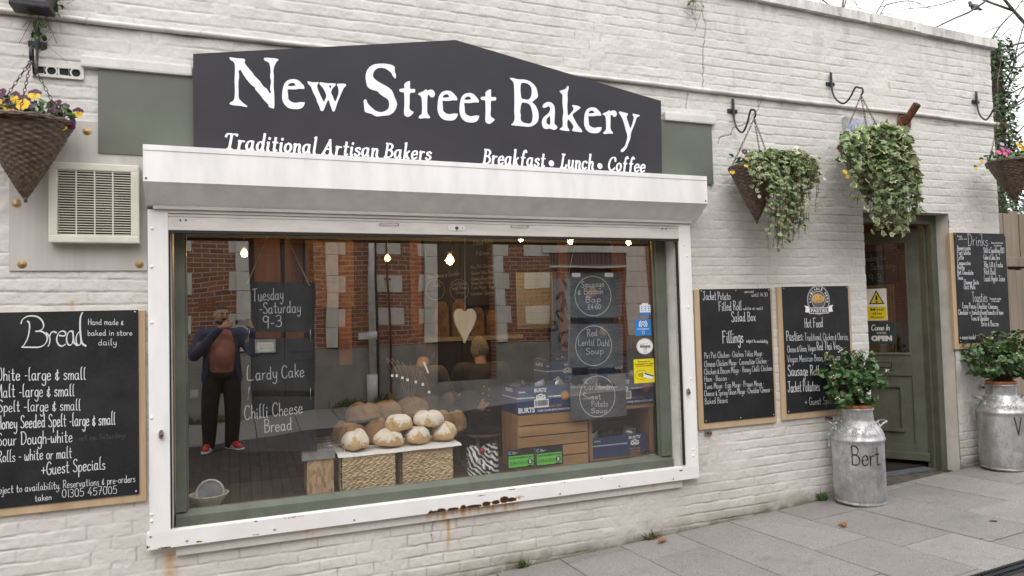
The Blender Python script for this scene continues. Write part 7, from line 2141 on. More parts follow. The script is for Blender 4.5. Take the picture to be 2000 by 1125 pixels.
def shrub(label, c, z, ctr, rad, n, tips, seed, berries=False):
    R = random.Random(seed); rl.seed(seed)
    t = thing('evergreen_shrub', label, 'shrub', (c.x, c.y, z), 'evergreen shrubs planted in the milk churns')
    st = MB(); b = MB(); bud = MB()
    root = Vector((c.x, c.y, z))
    for i in range(n):
        v = rdir(.25)
        e = ctr + Vector((v.x * rad[0], v.y * rad[1], v.z * rad[2])) * R.uniform(.72, 1.06)
        m = root.lerp(e, .55) + Vector((0, 0, .06 * (1 - abs(v.z)))) + rdir() * .02
        P = [Vector(q) for q in cr([root + rdir() * .02, m, e], 6)]
        st.tube(P, [.005 * (1 - .75 * k / len(P)) for k in range(len(P))], STEM, 5)
        for j in range(13):
            f = R.uniform(.42, 1.0) * (len(P) - 1); i0 = min(int(f), len(P) - 2); q = P[i0].lerp(P[i0 + 1], f - i0)
            ax = (P[-1] - P[-3]).normalized()
            d = (ax * .5 + rdir(.05)).normalized()
            leaf(b, q, d, (rdir(.9) + (q - ctr).normalized() * .8).normalized(), R.uniform(.038, .068), R.choice((LEAF_DARK, LEAF_DARK, LEAF_DARK, LEAF_MID)), 1.15, .2)
        if R.random() < tips:
            for j in range(7):
                p = e + rdir() * .016; bud.ball(p, R.uniform(.004, .0075), R.choice((BUD, BUD, LEAF_TIP, PETAL_WHITE)), 5, 4)
                if j < 4: leaf(b, e, rdir(.6), rdir(.5), R.uniform(.022, .036), LEAF_TIP, 1.0)
    b.build('foliage', t); st.build('stems', t); bud.build('buds', t)
ang = lambda c: math.atan2(-D - c.y, 0 - c.x)
ch1 = atg = None
def ground_at(x, y): return Vector((x, y, gz(x, y) + .002))
c = ground_at(4.62, -.235)
churn('silver milk churn painted Bert beside the open door', c, 'Bert', 21, ang(c) + .30)
pz = c.z + .655 * KZ
pot('terracotta pot in the neck of the churn painted Bert', c, pz)
shrub('bushy evergreen shrub with pink buds in the churn beside the hot food board', c, pz + .08, Vector((c.x - .03, c.y, pz + .30)), (.29, .25, .26), 74, .55, 5)
e = ground_at(6.36, -.225)
churn('silver milk churn at the right edge, under the drinks board', e, 'V', 22, ang(e) + .62)
pz2 = e.z + .655 * KZ
pot('terracotta pot in the neck of the churn at the right edge', e, pz2)
shrub('wide flat topped evergreen shrub in the churn at the right edge', e, pz2 + .08, Vector((e.x + .02, e.y, pz2 + .30)), (.40, .30, .23), 84, .4, 6)
def fairy(label, c, seed):
    R = random.Random(seed)
    t = thing('string_lights', label, 'string lights', (c.x, c.y, c.z), 'string lights wound on the churns')
    b = MB(); g = MB(); a0 = ang(c)
    WIRE = M('pale_wire', (.50, .52, .50), .4)
    def loop(a_s, a_e, zf, amp):
        P = []
        for i in range(26):
            u = i / 25; a = a_s + (a_e - a_s) * u
            z = zf + amp * math.sin(u * 9 + R.random() * .6) + R.uniform(-.012, .012)
            rr = np.interp(z, [.45, .497, .52, .556, .592, .618, .7], [.176, .178, .170, .157, .133, .115, .112]) * KX + .006 + R.uniform(0, .006)
            P.append((c.x + rr * math.cos(a), c.y + rr * math.sin(a), c.z + z * KZ))
        b.tube([Vector(p) for p in cr(P, 3)], .0016, WIRE, 4)
        for p in P[::4]: g.ball(p, .0045, M('tiny_led', (.75, .76, .74), .2), 6, 4, (1, 1, 1.6))
    loop(a0 - 1.7, a0 + 1.6, .57, .03); loop(a0 + 1.6, a0 - 1.5, .60, .022); loop(a0 - 1.7, a0 - 1.2, .50, .09); loop(a0 - 1.2, a0 + .3, .545, .025)
    b.build('wire', t); g.build('bulb', t)
fairy('string of tiny lights wound round the churn painted Bert', c, 3)
fairy('string of tiny lights wound round the churn at the right edge', e, 4)
for px, py, lab in ((1384, 846, 'rusty bracket below the jacket potato board'), (1620, 817, 'small bracket below the hot food board'), (1921, 757, 'small bracket under the drinks board')):
    q = at(px, py, -.02); b = MB()
    b.bbox((q.x - .035, -.014, q.z - .022), (q.x + .035, -.008, q.z + .022), STEEL, .002); b.bbox((q.x - .012, -.045, q.z - .008), (q.x + .012, -.0142, q.z + .01), RUST, .003)
    o = b.build('wall_bracket', None, (q.x, -.01, q.z)); tag(o, lab, 'bracket')

# ------------------------------------------------------------------ weeds, dead leaves, ivy growing out of the wall
def weed(label, px, py, n, L, mats, spread=.5, yy=-.03, thin=.18):
    q = at(px, py, yy); z = gz(q.x, yy)
    b = MB()
    for i in range(n):
        d = rdir(); d.z = abs(d.z) + .6; d.x *= spread * 1.6; d.y *= spread; d.normalize()
        leaf(b, (q.x + rl.uniform(-.03, .03), yy + rl.uniform(-.015, .012), z - .004), d, (0, -1, .4), rl.uniform(.5, 1) * L, rl.choice(mats), thin, .3)
    o = b.build('weed', None, (q.x, yy, z)); tag(o, label, 'weed', 'weeds along the foot of the wall')
rl.seed(3)
weed('small green weed left of the wall crack near the bottom edge', 1021, 1108, 40, .07, (WEED, WEED, LEAF_MID))
weed('dry brown tuft of grass at the foot of the wall', 1272, 1050, 45, .09, (DRY_GRASS, DRY_GRASS, WEED), .9)
weed('green tuft of moss and grass left of the churn painted Bert', 1607, 982, 55, .09, (WEED, LEAF_MID), .5)
for i, (px, py, rz, lab) in enumerate(((1294, 1060, .4, 'curled brown leaf near the dry tuft of grass'), (1646, 1028, 1.2, 'curled brown leaf in front of the churn painted Bert'), (1940, 1020, 2.2, 'small brown leaf at the right of the pavement'))):
    d = ROT @ Vector((px - 1000.0, -(py - 562.5), -F_PX)); nn = Vector((-.0488, .045, 1)); tt = (-.325 - nn.dot(EYE)) / nn.dot(d); q = EYE + d * tt
    L = (.10, .10, .05)[i]
    b = MB(); R_ = Matrix.Rotation(rz, 4, 'Z'); g = []
    for u in range(9):
        for v in range(5):
            s = u / 8; w = (v / 4 - .5) * .45 * math.sin(PI * (s * .9 + .05)) ** .8
            g.append(Vector((q.x, q.y, q.z + .004)) + R_ @ Vector(((s - .5) * L, w * L, abs(w) * L * .9 + .25 * L * (s - .5) ** 2 + .002 * rl.random())))
    b.add(g, [(u * 5 + v, u * 5 + v + 1, (u + 1) * 5 + v + 1, (u + 1) * 5 + v) for u in range(8) for v in range(4)], DEAD_LEAF, True)
    o = b.build('fallen_leaf', None, (q.x, q.y, q.z)); tag(o, lab, 'leaf', 'fallen leaves on the pavement')
def wall_ivy(label, px, py, n, w, h, dry=False):
    q = at(px, py, -.03); b = MB()
    for i in range(n):
        p = q + Vector((rl.gauss(0, w), -abs(rl.gauss(0, .03)), rl.gauss(0, h)))
        leaf(b, p, rdir(-.2), (rdir() + Vector((0, -1, .4))).normalized(), rl.uniform(.025, .05), rl.choice((WEED, LEAF_MID, LEAF_DARK)), 1.1)
    for i in range(7):
        p = q + Vector((rl.gauss(0, w), -.01, rl.gauss(0, h)))
        b.tube([p, p + Vector((rl.uniform(-.08, .08), -.02, rl.uniform(-.12, .03))), p + Vector((rl.uniform(-.1, .1), -.01, rl.uniform(-.2, -.02)))], .0012, STEM, 4)
    o = b.build('wall_plant', None, tuple(q)); tag(o, label, 'plant', 'small plants rooted in the wall')
wall_ivy('small green plant growing from the wall beside the floodlight', 95, 12, 60, .04, .03)
wall_ivy('dry tendrils and leaves hanging below the pipe on the far left', 76, 52, 16, .02, .05)
wall_ivy('tiny sprig of leaves near the top of the wall crack', 1350, 8, 14, .025, .03)

# ------------------------------------------------------------------ fence, ivy tree, bare trees on the right
t = thing('board_fence', 'weathered close boarded wooden fence past the end of the wall', 'fence', (7.4, .25, 0))
b = MB(); R = random.Random(4)
x = XR + .012
while x < 9.2:
    w = R.uniform(.105, .125)
    b.bbox((x, .27 + R.uniform(0, .012), 0.0), (x + w, .30, 2.40 + R.uniform(-.03, .02)), FENCE, .004, None); x += w + .006
b.build('boards', t)
for z in (1.83, .5):
    b = MB(); b.bbox((XR + .01, .20, z), (9.2, .268, z + .1), FENCE, .008); b.build('rail', t)
b = MB(); x = XR + .02
while x < 9.2:
    w = R.uniform(.10, .12); b.bbox((x, .16 + R.uniform(0, .01), .02), (x + w, .195, 1.80 + R.uniform(-.01, .01)), FENCE, .004); x += w + .004
b.build('front_boards', t)
def branch(mb, p, d, L, r, depth, R, drop=.0, wig=.25):
    P = [p]; dd = d.normalized(); n = 6
    for i in range(n):
        dd = (dd + Vector((R.gauss(0, wig), R.gauss(0, wig), R.gauss(0, wig) - drop)) * .5).normalized(); P.append(P[-1] + dd * L / n)
    mb.tube(P, [r * (1 - .65 * i / n) for i in range(n + 1)], BARK, 6 if depth > 1 else 4)
    if depth > 0:
        for k in range(R.choice((2, 3, 3))):
            i = R.randint(2, n); q = P[i]; nd = (dd + Vector((R.gauss(0, .7), R.gauss(0, .7), R.gauss(0, .55)))).normalized()
            branch(mb, q, nd, L * R.uniform(.45, .75), r * .5, depth - 1, R, drop, wig)
    return P
R = random.Random(9)
IVY_TREE = M('tree_ivy_leaf', (.075, .105, .05), .6, var=.3, scale=12)
base = Vector((10.95, 2.6, gz(9.6, 0))); ZT2 = at(1960, 95, 2.6).z - gz(9.6, 0)
t = thing('ivy_clad_tree', 'ivy clad tree trunk standing beyond the right end of the wall', 'tree', tuple(base))
b = MB()
trunk = [base, base + Vector((.0, 0, 1.5)), base + Vector((-.05, .1, 3.0)), base + Vector((-.1, 0, 4.2)), base + Vector((-.15, 0, ZT2))]
b.tube([Vector(p) for p in cr(trunk, 4)], .085, BARK, 10)
for i in range(14):
    branch(b, trunk[2].lerp(trunk[4], R.random()), Vector((R.uniform(-.2, 1), R.uniform(-1, .5), R.uniform(.0, .8))), R.uniform(.8, 1.8), .013, 2, R)
b.build('trunk', t)
b = MB(); rl.seed(8)
for i in range(9000):
    u = rl.random(); q = base + Vector((-.25 * u, 0, .8 + u * (ZT2 - .75))); a = rl.uniform(0, 2 * PI); rr = (.22 + .26 * N1.fbm(u * 4 + 2, a, 1.5, 3)) * rl.uniform(.35, 1.25) * (1 - .4 * u)
    if N2.fbm(u * 9, a * 1.3, 1.4, 2) < .27: continue
    p = q + Vector((math.cos(a) * rr, math.sin(a) * rr, rl.uniform(-.05, .05)))
    leaf(b, p, (Vector((math.cos(a), math.sin(a), -.4)) + rdir() * .6).normalized(), (Vector((math.cos(a), math.sin(a), .5)) + rdir() * .5).normalized(), rl.uniform(.035, .065), rl.choice((IVY_TREE, IVY_TREE, LEAF_DARK, LEAF_MID)), 1.5)
b.build('ivy', t)
def bare_tree(label, base, h, spreads, seed, group='bare winter trees beyond the wall'):
    R = random.Random(seed)
    t = thing('bare_tree', label, 'tree', tuple(base), group)
    b = MB(); top = base + Vector((0, 0, h))
    b.tube([base, base + Vector((.05, .05, h * .5)), top], [.16, .13, .09], BARK, 10); b.build('trunk', t)
    b = MB()
    for (dx, dy, dz, L, r) in spreads:
        branch(b, top, Vector((dx, dy, dz)), L, r, 3, R, .05, .22)
    b.build('crown', t)
    return t
bare_tree('bare tree whose bent limb reaches in from the top right', Vector((13.2, 3.2, .4)), 5.2, [(-1, -.25, .55, 3.0, .04), (-1, -.1, .15, 2.8, .028), (-.9, -.5, .32, 2.6, .024), (-.2, -.5, .9, 2.4, .024), (-1, -.6, -.1, 2.2, .018), (-1, .1, -.25, 2.4, .018), (-.8, -.3, .9, 2.6, .022)], 31)
bare_tree('bare tree whose twig tips stand over the parapet', Vector((13.2, 8.0, .2)), at(1600, 120, 8).z - .2, [(-.4, 0, 1, 2.4, .04), (.2, -.1, 1, 2.4, .04), (-.9, .1, .9, 2.4, .035), (-.1, .3, 1, 2.2, .03), (.6, 0, .9, 2.2, .03), (-1.2, -.1, .7, 2.6, .03), (1, .1, .7, 2.4, .03), (-1.5, .2, .6, 2.6, .03), (.9, -.2, 1, 2.2, .03)], 37)
# pigeon on the limb
q = at(1902, 20, 9)
t = thing('pigeon', 'grey pigeon perched on the bare limb at the top right', 'bird', (q.x, q.y, q.z))
b = MB()
PIG = M('pigeon_grey', (.14, .14, .16), .7, var=.15, scale=30)
def egg(d): return 1 + .25 * d.x
b.ball(q + Vector((0, 0, .10)), .105, PIG, 16, 10, (1.5, .8, .8), egg)
b.ball(q + Vector((-.15, 0, .20)), .052, PIG, 12, 8, (1.05, .85, 1)); b.tube([q + Vector((-.10, 0, .12)), q + Vector((-.145, 0, .18))], [.07, .045], PIG, 10)
b.prism([q + Vector(p) for p in ((.10, -.03, .09), (.32, -.045, .04), (.32, .045, .04), (.10, .03, .09))], (0, 0, .02), PIG)
b.tube([q + Vector((-.195, 0, .20)), q + Vector((-.225, 0, .192))], [.012, .003], BLACK_METAL, 6)
for s in (-1, 1): b.tube([q + Vector((-.01, .025 * s, .04)), q + Vector((-.02, .03 * s, -.01))], .006, RUST, 5)
b.build('body', t)
b = MB(); b.tube([q + Vector((.9, .1, .16)), q + Vector((.3, .02, .03)), q + Vector((-.05, 0, -.03)), q + Vector((-.6, -.1, .03)), q + Vector((-1.1, -.2, -.08))], [.035, .03, .026, .018, .008], BARK, 8)
PERCH = b
# ------------------------------------------------------------------ the building across the street, seen in the glass
YO = -7.0
YG0 = .146
def vat(px, py, y=YO):
    """the point on the plane y (in the street) whose mirror image in the window is seen at a pixel"""
    p = at(px, py, 2 * YG0 - y)
    return Vector((p.x, y, p.z))
zb = lambda x: gz(x, YO) - .02
ob = thing('brick_building', 'red brick building with pale stone dressings across the street, mirrored in the window', 'building', (3, YO, .1))
X = lambda px: vat(px, 600).x
dA, dB, dC = (X(489), X(615)), (X(852), X(963)), (X(1112), X(1216))
ZP = vat(700, 680).z                          # top of the stone plinth
ZTOP = 4.6
doors = [dA, dB, dC]
zd = [2.75, 3.2, vat(1150, 520).z]
b = MB()
xs = [-9] + [v for d in doors for v in d] + [15]
for i in range(0, len(xs), 2): b.box((xs[i], YO - .4, -.6), (xs[i + 1], YO, ZTOP), RED_BRICK)
for d, z in zip(doors, zd): b.box((d[0], YO - .4, z), (d[1], YO, ZTOP), RED_BRICK)
b.build('wall', ob)
b = MB()
for i in range(0, len(xs), 2): b.bbox((xs[i] + .002, YO + .001, -.6), (xs[i + 1] - .002, YO + .045, ZP), STONE_DARK, .008)
b.build('plinth', ob)
b = MB()
def block(px0, px1, z0, z1, p=.012): b.bbox((X(px0), YO + .0005, z0), (X(px1), YO + p, z1), STONE, .006)
hq = .31
z = ZP + .02
pil = [(460, 487), (637, 659), (826, 851), (965, 984)]
k = 0
while z < ZTOP - hq:
    z1 = z + hq - .006
    for a, c_ in pil: b.bbox((X(a), YO + .003, z), (X(c_), YO + .085, z1), STONE, .006)
    if k % 2:
        block(446, 459.7, z, z1, .01); block(660, 674, z, z1); block(735, 760, z, z1); block(761, 787, z, z1); block(816, 825.7, z, z1); block(985, 997, z, z1); block(1026, 1071, z, z1); block(360, 374, z, z1)
    b.bbox((X(1221), YO + .002, z), (X(1264), YO + .03, z1), STONE, .006)
    z += hq; k += 1
b.bbox((X(1056), YO + .003, zd[2] + .26), (X(1224), YO + .06, zd[2] + .55), STONE, .01)
b.build('stone_dressings', ob)
b = MB()
SOLD = brick_mat('soldier_brick', (.17, .085, .062), (.11, .058, .045), (.30, .27, .24), w=.075, h=.24, ms=.012, off=0)
b.box((X(1074), YO + .002, zd[2] + .02), (X(1220), YO + .03, zd[2] + .255), SOLD)
b.box((X(1070), YO + .001, zd[2] - .02), (X(1222), YO + .05, zd[2] + .018), STONE); b.build('lintel', ob)
# doors
def plank_door(d, z, m, pan, name='door'):
    r = thing(name, None, None, ((d[0] + d[1]) / 2, YO - .2, zb(d[0]))); r.parent = ob; r.location = Vector(r['_b']) - Vector(ob['_b'])
    b = MB(); z0 = zb(d[0]) + .05; mid = (d[0] + d[1]) / 2
    b.box((d[0], YO - .35, -.6), (d[1], YO - .25, z), m)
    for a, c_ in ((d[0] + .01, mid - .006), (mid + .006, d[1] - .01)):
        b.bbox((a, YO - .2495, z0), (c_, YO - .20, z - .02), m, .004)
    b.build('leaf', r)
    b = MB()
    for a, c_ in ((d[0] + .01, mid - .006), (mid + .006, d[1] - .01)):
        for u, v in pan:
            za, zc_ = z0 + u * (z - z0), z0 + v * (z - z0)
            for q in ((a + .08, za, c_ - .08, za + .03), (a + .08, zc_ - .03, c_ - .08, zc_), (a + .08, za + .031, a + .11, zc_ - .031), (c_ - .11, za + .031, c_ - .08, zc_ - .031)):
                b.bbox((q[0], YO - .1995, q[1]), (q[2], YO - .185, q[3]), m, .004)
    b.build('panel', r)
    return r
r = plank_door(dA, zd[0], GREY_DOOR, ((.05, .30), (.34, .56), (.60, .95)))
r = plank_door(dB, zd[1], M('brown_door_paint', (.035, .028, .026), .5), ((.05, .32), (.36, .62), (.66, .95)))
r = plank_door(dC, zd[2], GREY_DOOR, ((.05, .45), (.5, .95)))
b = MB()
for d in (dB,): b.bbox((d[0] - .03, YO - .38, zb(d[0]) - .1), (d[1] + .03, YO + .03, zb(d[0]) + .20), STONE_DARK, .01)
b.build('doorstep', ob)
b = MB()                                            # terracotta and white vents
a, c_ = vat(389, 601), vat(423, 585)
b.box((a.x, YO + .001, a.z), (c_.x, YO + .008, c_.z), M('terracotta_vent', (.38, .13, .06), .8))
for i in range(9):
    for j in range(3):
        x0 = a.x + (i + .25) * (c_.x - a.x) / 9; z0 = a.z + (j + .25) * (c_.z - a.z) / 3
        b.box((x0, YO + .0081, z0), (x0 + (c_.x - a.x) / 18, YO + .0095, z0 + (c_.z - a.z) / 6), DARK)
a, c_ = vat(377, 777), vat(392, 760)
b.box((a.x, YO + .0455, a.z), (c_.x, YO + .055, c_.z), PAPER)
for i in range(4):
    for j in range(4):
        x0 = a.x + (i + .2) * (c_.x - a.x) / 4; z0 = a.z + (j + .2) * (c_.z - a.z) / 4
        b.box((x0, YO + .0551, z0), (x0 + (c_.x - a.x) / 7, YO + .057, z0 + (c_.z - a.z) / 7), DARK)
b.build('vent', ob)
b = MB(); a, c_ = vat(666, 682), vat(683, 669)
b.bbox((a.x, YO + .001, a.z), (c_.x, YO + .08, c_.z), M('blue_box', (.03, .05, .09), .5), .005); b.build('meter_box', ob)
b = MB(); a, c_ = vat(1072, 730), vat(1110, 545)
GREYSH = M('grey_shutter_panel', (.26, .265, .27), .6, var=.08)
b.box((X(1072), YO + .046, zb(5.5)), (X(1111), YO + .075, c_.z), GREYSH)
sc_ = random.Random(6)
for k in range(7):
    px, py = sc_.uniform(1075, 1100), 560 + k * 18
    pts = [vat(px + sc_.uniform(-8, 12), py + sc_.uniform(-14, 16)) for q in range(6)]
    b.tube([Vector((p.x, YO + .077, p.z)) for p in [Vector(v) for v in cr(pts, 4)]], .012, INK_BLACK, 4)
b.build('graffiti_panel', ob)
t = thing('downpipe', 'pale grey downpipe with a wide foot across the street, mirrored mid window', 'pipe', (X(726), YO + .1, zb(2)))
x = X(726); w = (X(732) - X(719)) / 2
b = MB(); b.tube([(x, YO + .11, vat(726, 735).z), (x, YO + .11, ZTOP)], w, GREY_PIPE, 14); b.build('tube', t)
b = MB(); b.tube([(x - .02, YO + .12, zb(x)), (x - .02, YO + .12, vat(726, 733).z)], w * 1.55, GREY_PIPE, 14); b.build('foot', t)
b = MB(); q = vat(726, 658); b.tube([(x, YO + .11, q.z - .06), (x, YO + .11, q.z + .06)], w * 1.3, GREY_PIPE, 14); b.box((x - .22, YO + .05, q.z - .05), (x - w, YO + .10, q.z + .05), GREY_PIPE); b.build('clip', t)
b = MB(); b.box((X(733), YO + .01, zb(2)), (X(738), YO + .07, ZTOP), BLACK_RUBBER)
tag(b.build('black_downpipe', None, (X(735), YO, zb(2))), 'black square pipe beside the pale downpipe, mirrored mid window', 'pipe')
t = thing('brown_pipe', 'thin brown pipe with clips across the street, mirrored in the window', 'pipe', (X(759), YO + .05, zb(2.3)))
x = X(759); b = MB(); b.tube([(x, YO + .06, zb(x)), (x, YO + .06, ZTOP)], .018, RUST, 8); b.build('tube', t)
b = MB()
for py in (540, 587, 655, 712): q = vat(759, py); b.box((x - .05, YO + .03, q.z - .012), (x + .05, YO + .085, q.z + .012), RUST)
b.build('clip', t)
rl.seed(5)
b = MB()
for i in range(420):
    px = rl.choice((rl.gauss(675, 14), rl.uniform(370, 470), rl.gauss(748, 8)))
    x = X(px); p = Vector((x, YO + rl.uniform(.05, .22), zb(x) + rl.uniform(.0, .03)))
    d = rdir(.9); leaf(b, p, d, (rdir() + Vector((0, 1, .3))).normalized(), rl.uniform(.05, .15), rl.choice((WEED, LEAF_MID, DRY_GRASS)), .4)
tag(b.build('weeds'), 'green weeds along the foot of the brick building, mirrored in the window', 'weeds', None, 'stuff')

# ------------------------------------------------------------------ people
def add_remesh(o, vox, sm=6):
    m = o.modifiers.new('remesh', 'REMESH'); m.mode = 'VOXEL'; m.voxel_size = vox; m.use_smooth_shade = True
    s = o.modifiers.new('smooth', 'SMOOTH'); s.iterations = sm; s.factor = .5
def cloth(name, rgb, **k): return M(name, rgb, .85, bump=.25, bscale=90, bdist=.004, var=.12, scale=9, **k)
def person(label, loc, yaw, J, col, vox=.009, cat='person', group=None):
    """J: joints in body space (x right, y forward, z up); one remeshed body, clothes as children"""
    t_ = Matrix.Translation(Vector(loc)) @ Matrix.Rotation(yaw, 4, 'Z')
    W = {k: t_ @ Vector(v) for k, v in J.items()}
    R3 = Matrix.Rotation(yaw, 3, 'Z')
    def ell(mb, c, s, m, n=20): 
        vs, fs = [], []
        q = MB(); q.ball((0, 0, 0), 1, m, n, n // 2 + 4, s)
        mb.add([c + R3 @ Vector(p) for p in q.v], q.f, m, True)
    def limb(mb, pts, rs, m, n=12):
        mb.tube([Vector(p) for p in cr([W[p] if isinstance(p, str) else p for p in pts], 4)], list(np.interp(np.linspace(0, len(pts) - 1, (len(pts) - 1) * 4 + 1), range(len(pts)), rs)), m, n)
        for p, r in zip(pts, rs):
            q = W[p] if isinstance(p, str) else p; mb.ball(q, r * .99, m, n, 8)
    def torso(mb, m, grow=0.0, zlo=None, fwd=0.0, wx=1.0, belly=.0):
        a, c_ = W['pelvis'], W['chest']
        for i in range(16):
            u = i / 15; p = a.lerp(c_, u) + R3 @ Vector((0, fwd + belly * math.sin(PI * min(1, u * 1.15)) , 0))
            sx = (.165 + .035 * u) * wx + grow; sy = .118 + .012 * math.sin(PI * u) + belly * .6 * math.sin(PI * min(1, u * 1.15)) + grow
            ell(mb, p, (sx, sy, .10 + grow), m)
        for s in 'LR': ell(mb, W['sh' + s].lerp(W['chest'], .3), (.10 + grow, .085 + grow, .08 + grow), m)
    root = thing('person', label, cat, tuple(Vector(loc)), group)
    b = MB(); S = col.get('skin', SKIN); be = col.get('belly', .0)
    torso(b, S, 0, None, 0, 1, be * .8)
    limb(b, ['chest', 'neck', 'head'], [.07, .056, .055], S)
    hd = W['head']; HR = R3 @ Euler(col.get('head_rot', (0, 0, 0))).to_matrix()
    def hpt(x, y, z): return hd + HR @ Vector((x, y, z))
    q = MB(); q.ball((0, 0, 0), 1, S, 24, 16, (.078, .098, .118))
    b.add([hpt(p[0], p[1] + .0, p[2] + .03) for p in q.v], q.f, S, True)
    b.ball(hpt(0, .035, -.035), .062, S, 16, 10); b.ball(hpt(0, .06, -.068), .034, S, 12, 8)
    b.tube([hpt(0, .088, .045), hpt(0, .112, .008), hpt(0, .104, -.002)], [.012, .017, .014], S, 8)
    for s in (-1, 1):
        b.ball(hpt(.08 * s, -.005, .015), .024, S, 10, 8, (.45, .8, 1.2)); b.ball(hpt(.03 * s, .078, .052), .020, S, 10, 6, (1.3, .7, .5)); b.ball(hpt(.042 * s, .062, .0), .026, S, 10, 8)
    for s in 'LR':
        limb(b, ['sh' + s, 'el' + s, 'wr' + s], [.058, .042, .028], S)
        limb(b, ['hip' + s, 'kn' + s, 'an' + s], [.088, .056, .038], S)
        limb(b, ['an' + s, 'toe' + s], [.042, .03], S)
        w_, pm = W['wr' + s], W['palm' + s]; fd = (pm - w_).normalized()
        side = (R3 @ Vector(col.get('side' + s, (0, 0, 1)))); side = (side - fd * side.dot(fd)).normalized(); nn = fd.cross(side)
        cu = R3 @ Vector(col.get('curl' + s, (0, .3, -.3)))
        ell_c = w_.lerp(pm, .6)
        for k in range(4): limb(b, [w_, pm + side * (.027 - .018 * k)], [.022, .0125], S, 8)
        for k in range(4):
            f0 = pm + side * (.028 - .0185 * k); Lf = (.066, .074, .070, .054)[k]
            f1 = f0 + (fd * .8 + cu * .5).normalized() * Lf * .45; f2 = f1 + (fd * .35 + cu).normalized() * Lf * .32; f3 = f2 + (cu - fd * .1).normalized() * Lf * .25
            limb(b, [f0, f1, f2, f3], [.0115, .0105, .0095, .008], S, 7)
        t0 = w_.lerp(pm, .35) + side * .03; limb(b, [t0, t0 + (side * .7 + fd * .6).normalized() * .04, t0 + (side * .35 + fd + cu * .3).normalized() * .072], [.0145, .0125, .009], S, 8)
    body = b.build('body', root); add_remesh(body, vox, 4)
    # face details, hair
    b = MB(); HC = col['hair']
    for s in (-1, 1):
        b.ball(hpt(.03 * s, .093, .036), .0095, INK_WHITE, 10, 6, (1.2, .5, .7)); b.ball(hpt(.03 * s, .0965, .036), .005, INK_BLACK, 8, 5)
        b.tube([hpt(.014 * s, .099, .056), hpt(.03 * s, .099, .061), hpt(.047 * s, .09, .055)], .005, HC, 6)
    b.tube([hpt(-.024, .094, -.036), hpt(0, .102, -.034), hpt(.024, .094, -.036)], .006, M('lips', (.30, .10, .08), .6), 6)
    b.build('face', root)
    b = MB(); q = MB(); q.ball((0, 0, 0), 1, HC, 28, 20, (.084, .104, .124))
    hz = col.get('hairline', .04)
    keepv = [p[2] > hz - .16 * max(0, -p[1]) / .104 + .03 * max(0, p[1]) / .1 for p in q.v]
    hv = [hpt(p[0] * (1 + .05 * math.sin(40 * p[2] + 30 * p[0])), p[1] - .004 + .003 * math.sin(70 * p[0]), p[2] + .032) for p in q.v]
    b.add(hv, [f for f in q.f if all(keepv[i] for i in f)], HC, True)
    if col.get('beard'):
        for k in range(11):
            a = -1.15 + k * .23; b.ball(hpt(.066 * math.sin(a), .028 + .066 * math.cos(a), -.052 - .016 * math.cos(a)), .021, HC, 8, 6)
        for k in range(5): b.ball(hpt(-.024 + .012 * k, .098 - abs(k - 2) * .003, -.020), .008, HC, 8, 5)
    b.build('hair', root)
    # clothes
    if 'shirt' in col:
        b = MB(); torso(b, col['shirt'], .012, None, .012, .90 if 'jacket' in col else 1.0, be)
        for s in 'LR': limb(b, [W['sh' + s], W['sh' + s].lerp(W['el' + s], .6)], [.075, .066], col['shirt'])
        limb(b, [W['chest'], W['chest'].lerp(W['neck'], .5)], [.09, .075], col['shirt'])
        for q in (-.03, .03): ell(b, W['chest'] + R3 @ Vector((q, .065, .02)), (.10, .075, .12), col['shirt'])
        ell(b, W['pelvis'] + R3 @ Vector((0, .05 + be * .5, .02)), (.16, .10, .12), col['shirt'])
        o = b.build('t_shirt', root); add_remesh(o, .011, 14)
    if 'jacket' in col:
        b = MB(); torso(b, col['jacket'], .022, None, -.052, 1.06, be * .55)
        for s in 'LR': limb(b, ['sh' + s, 'el' + s, W['el' + s].lerp(W['wr' + s], .9)], [.092, .073, .052], col['jacket'])
        for sx in (-1, 1):
            for i in range(12):
                u = i / 11; p = W['pelvis'].lerp(W['chest'], u * 1.2 - .26) + R3 @ Vector((sx * (.195 - .045 * u), .055 + be * .75 * math.sin(PI * min(1, u * 1.1)), 0)); ell(b, p, (.045, .05, .09), col['jacket'])
        limb(b, [W['neck'] + R3 @ Vector((-.06, -.01, -.01)), W['neck'] + R3 @ Vector((0, -.06, .012)), W['neck'] + R3 @ Vector((.06, -.01, -.01))], [.03, .036, .03], col['jacket'])
        for i in range(4): ell(b, W['pelvis'] + R3 @ Vector((0, -.03, -.09 + .04 * i)), (.195, .13, .07), col['jacket'])
        o = b.build('jacket', root); add_remesh(o, .011, 10)
    b = MB(); P_ = col['trousers']
    for i in range(3): ell(b, W['pelvis'] + R3 @ Vector((0, be * .25, -.02 - .05 * i + .05)), (.185, .135 + be * .3, .10), P_)
    for s in 'LR': limb(b, ['hip' + s, 'kn' + s, W['an' + s] + Vector((0, 0, -.01))], [.122, .098, .082], P_)
    o = b.build('trousers', root); add_remesh(o, .012)
    for s in 'LR':
        b = MB(); a, c_ = W['an' + s], W['toe' + s]; f = (c_ - a); f.z = 0; f.normalize(); zf = c_.z - .028
        limb(b, [a + Vector((0, 0, -.015)) - f * .035, a.lerp(c_, .5), c_ - f * .01], [.05, .047, .040], col['shoes'], 12)
        b.build('shoe', root)
        b2 = MB(); sd = Vector((-f.y, f.x, 0))
        P2 = [Vector((a.x, a.y, zf - .012)) - f * .08 + sd * 0]
        ol = []
        heel = Vector((a.x, a.y, zf - .014)) - f * .045; toe = Vector((c_.x, c_.y, zf - .014))
        for q in np.linspace(PI / 2, 1.5 * PI, 8): ol.append(heel + f * math.cos(q) * .048 + sd * math.sin(q) * .044)
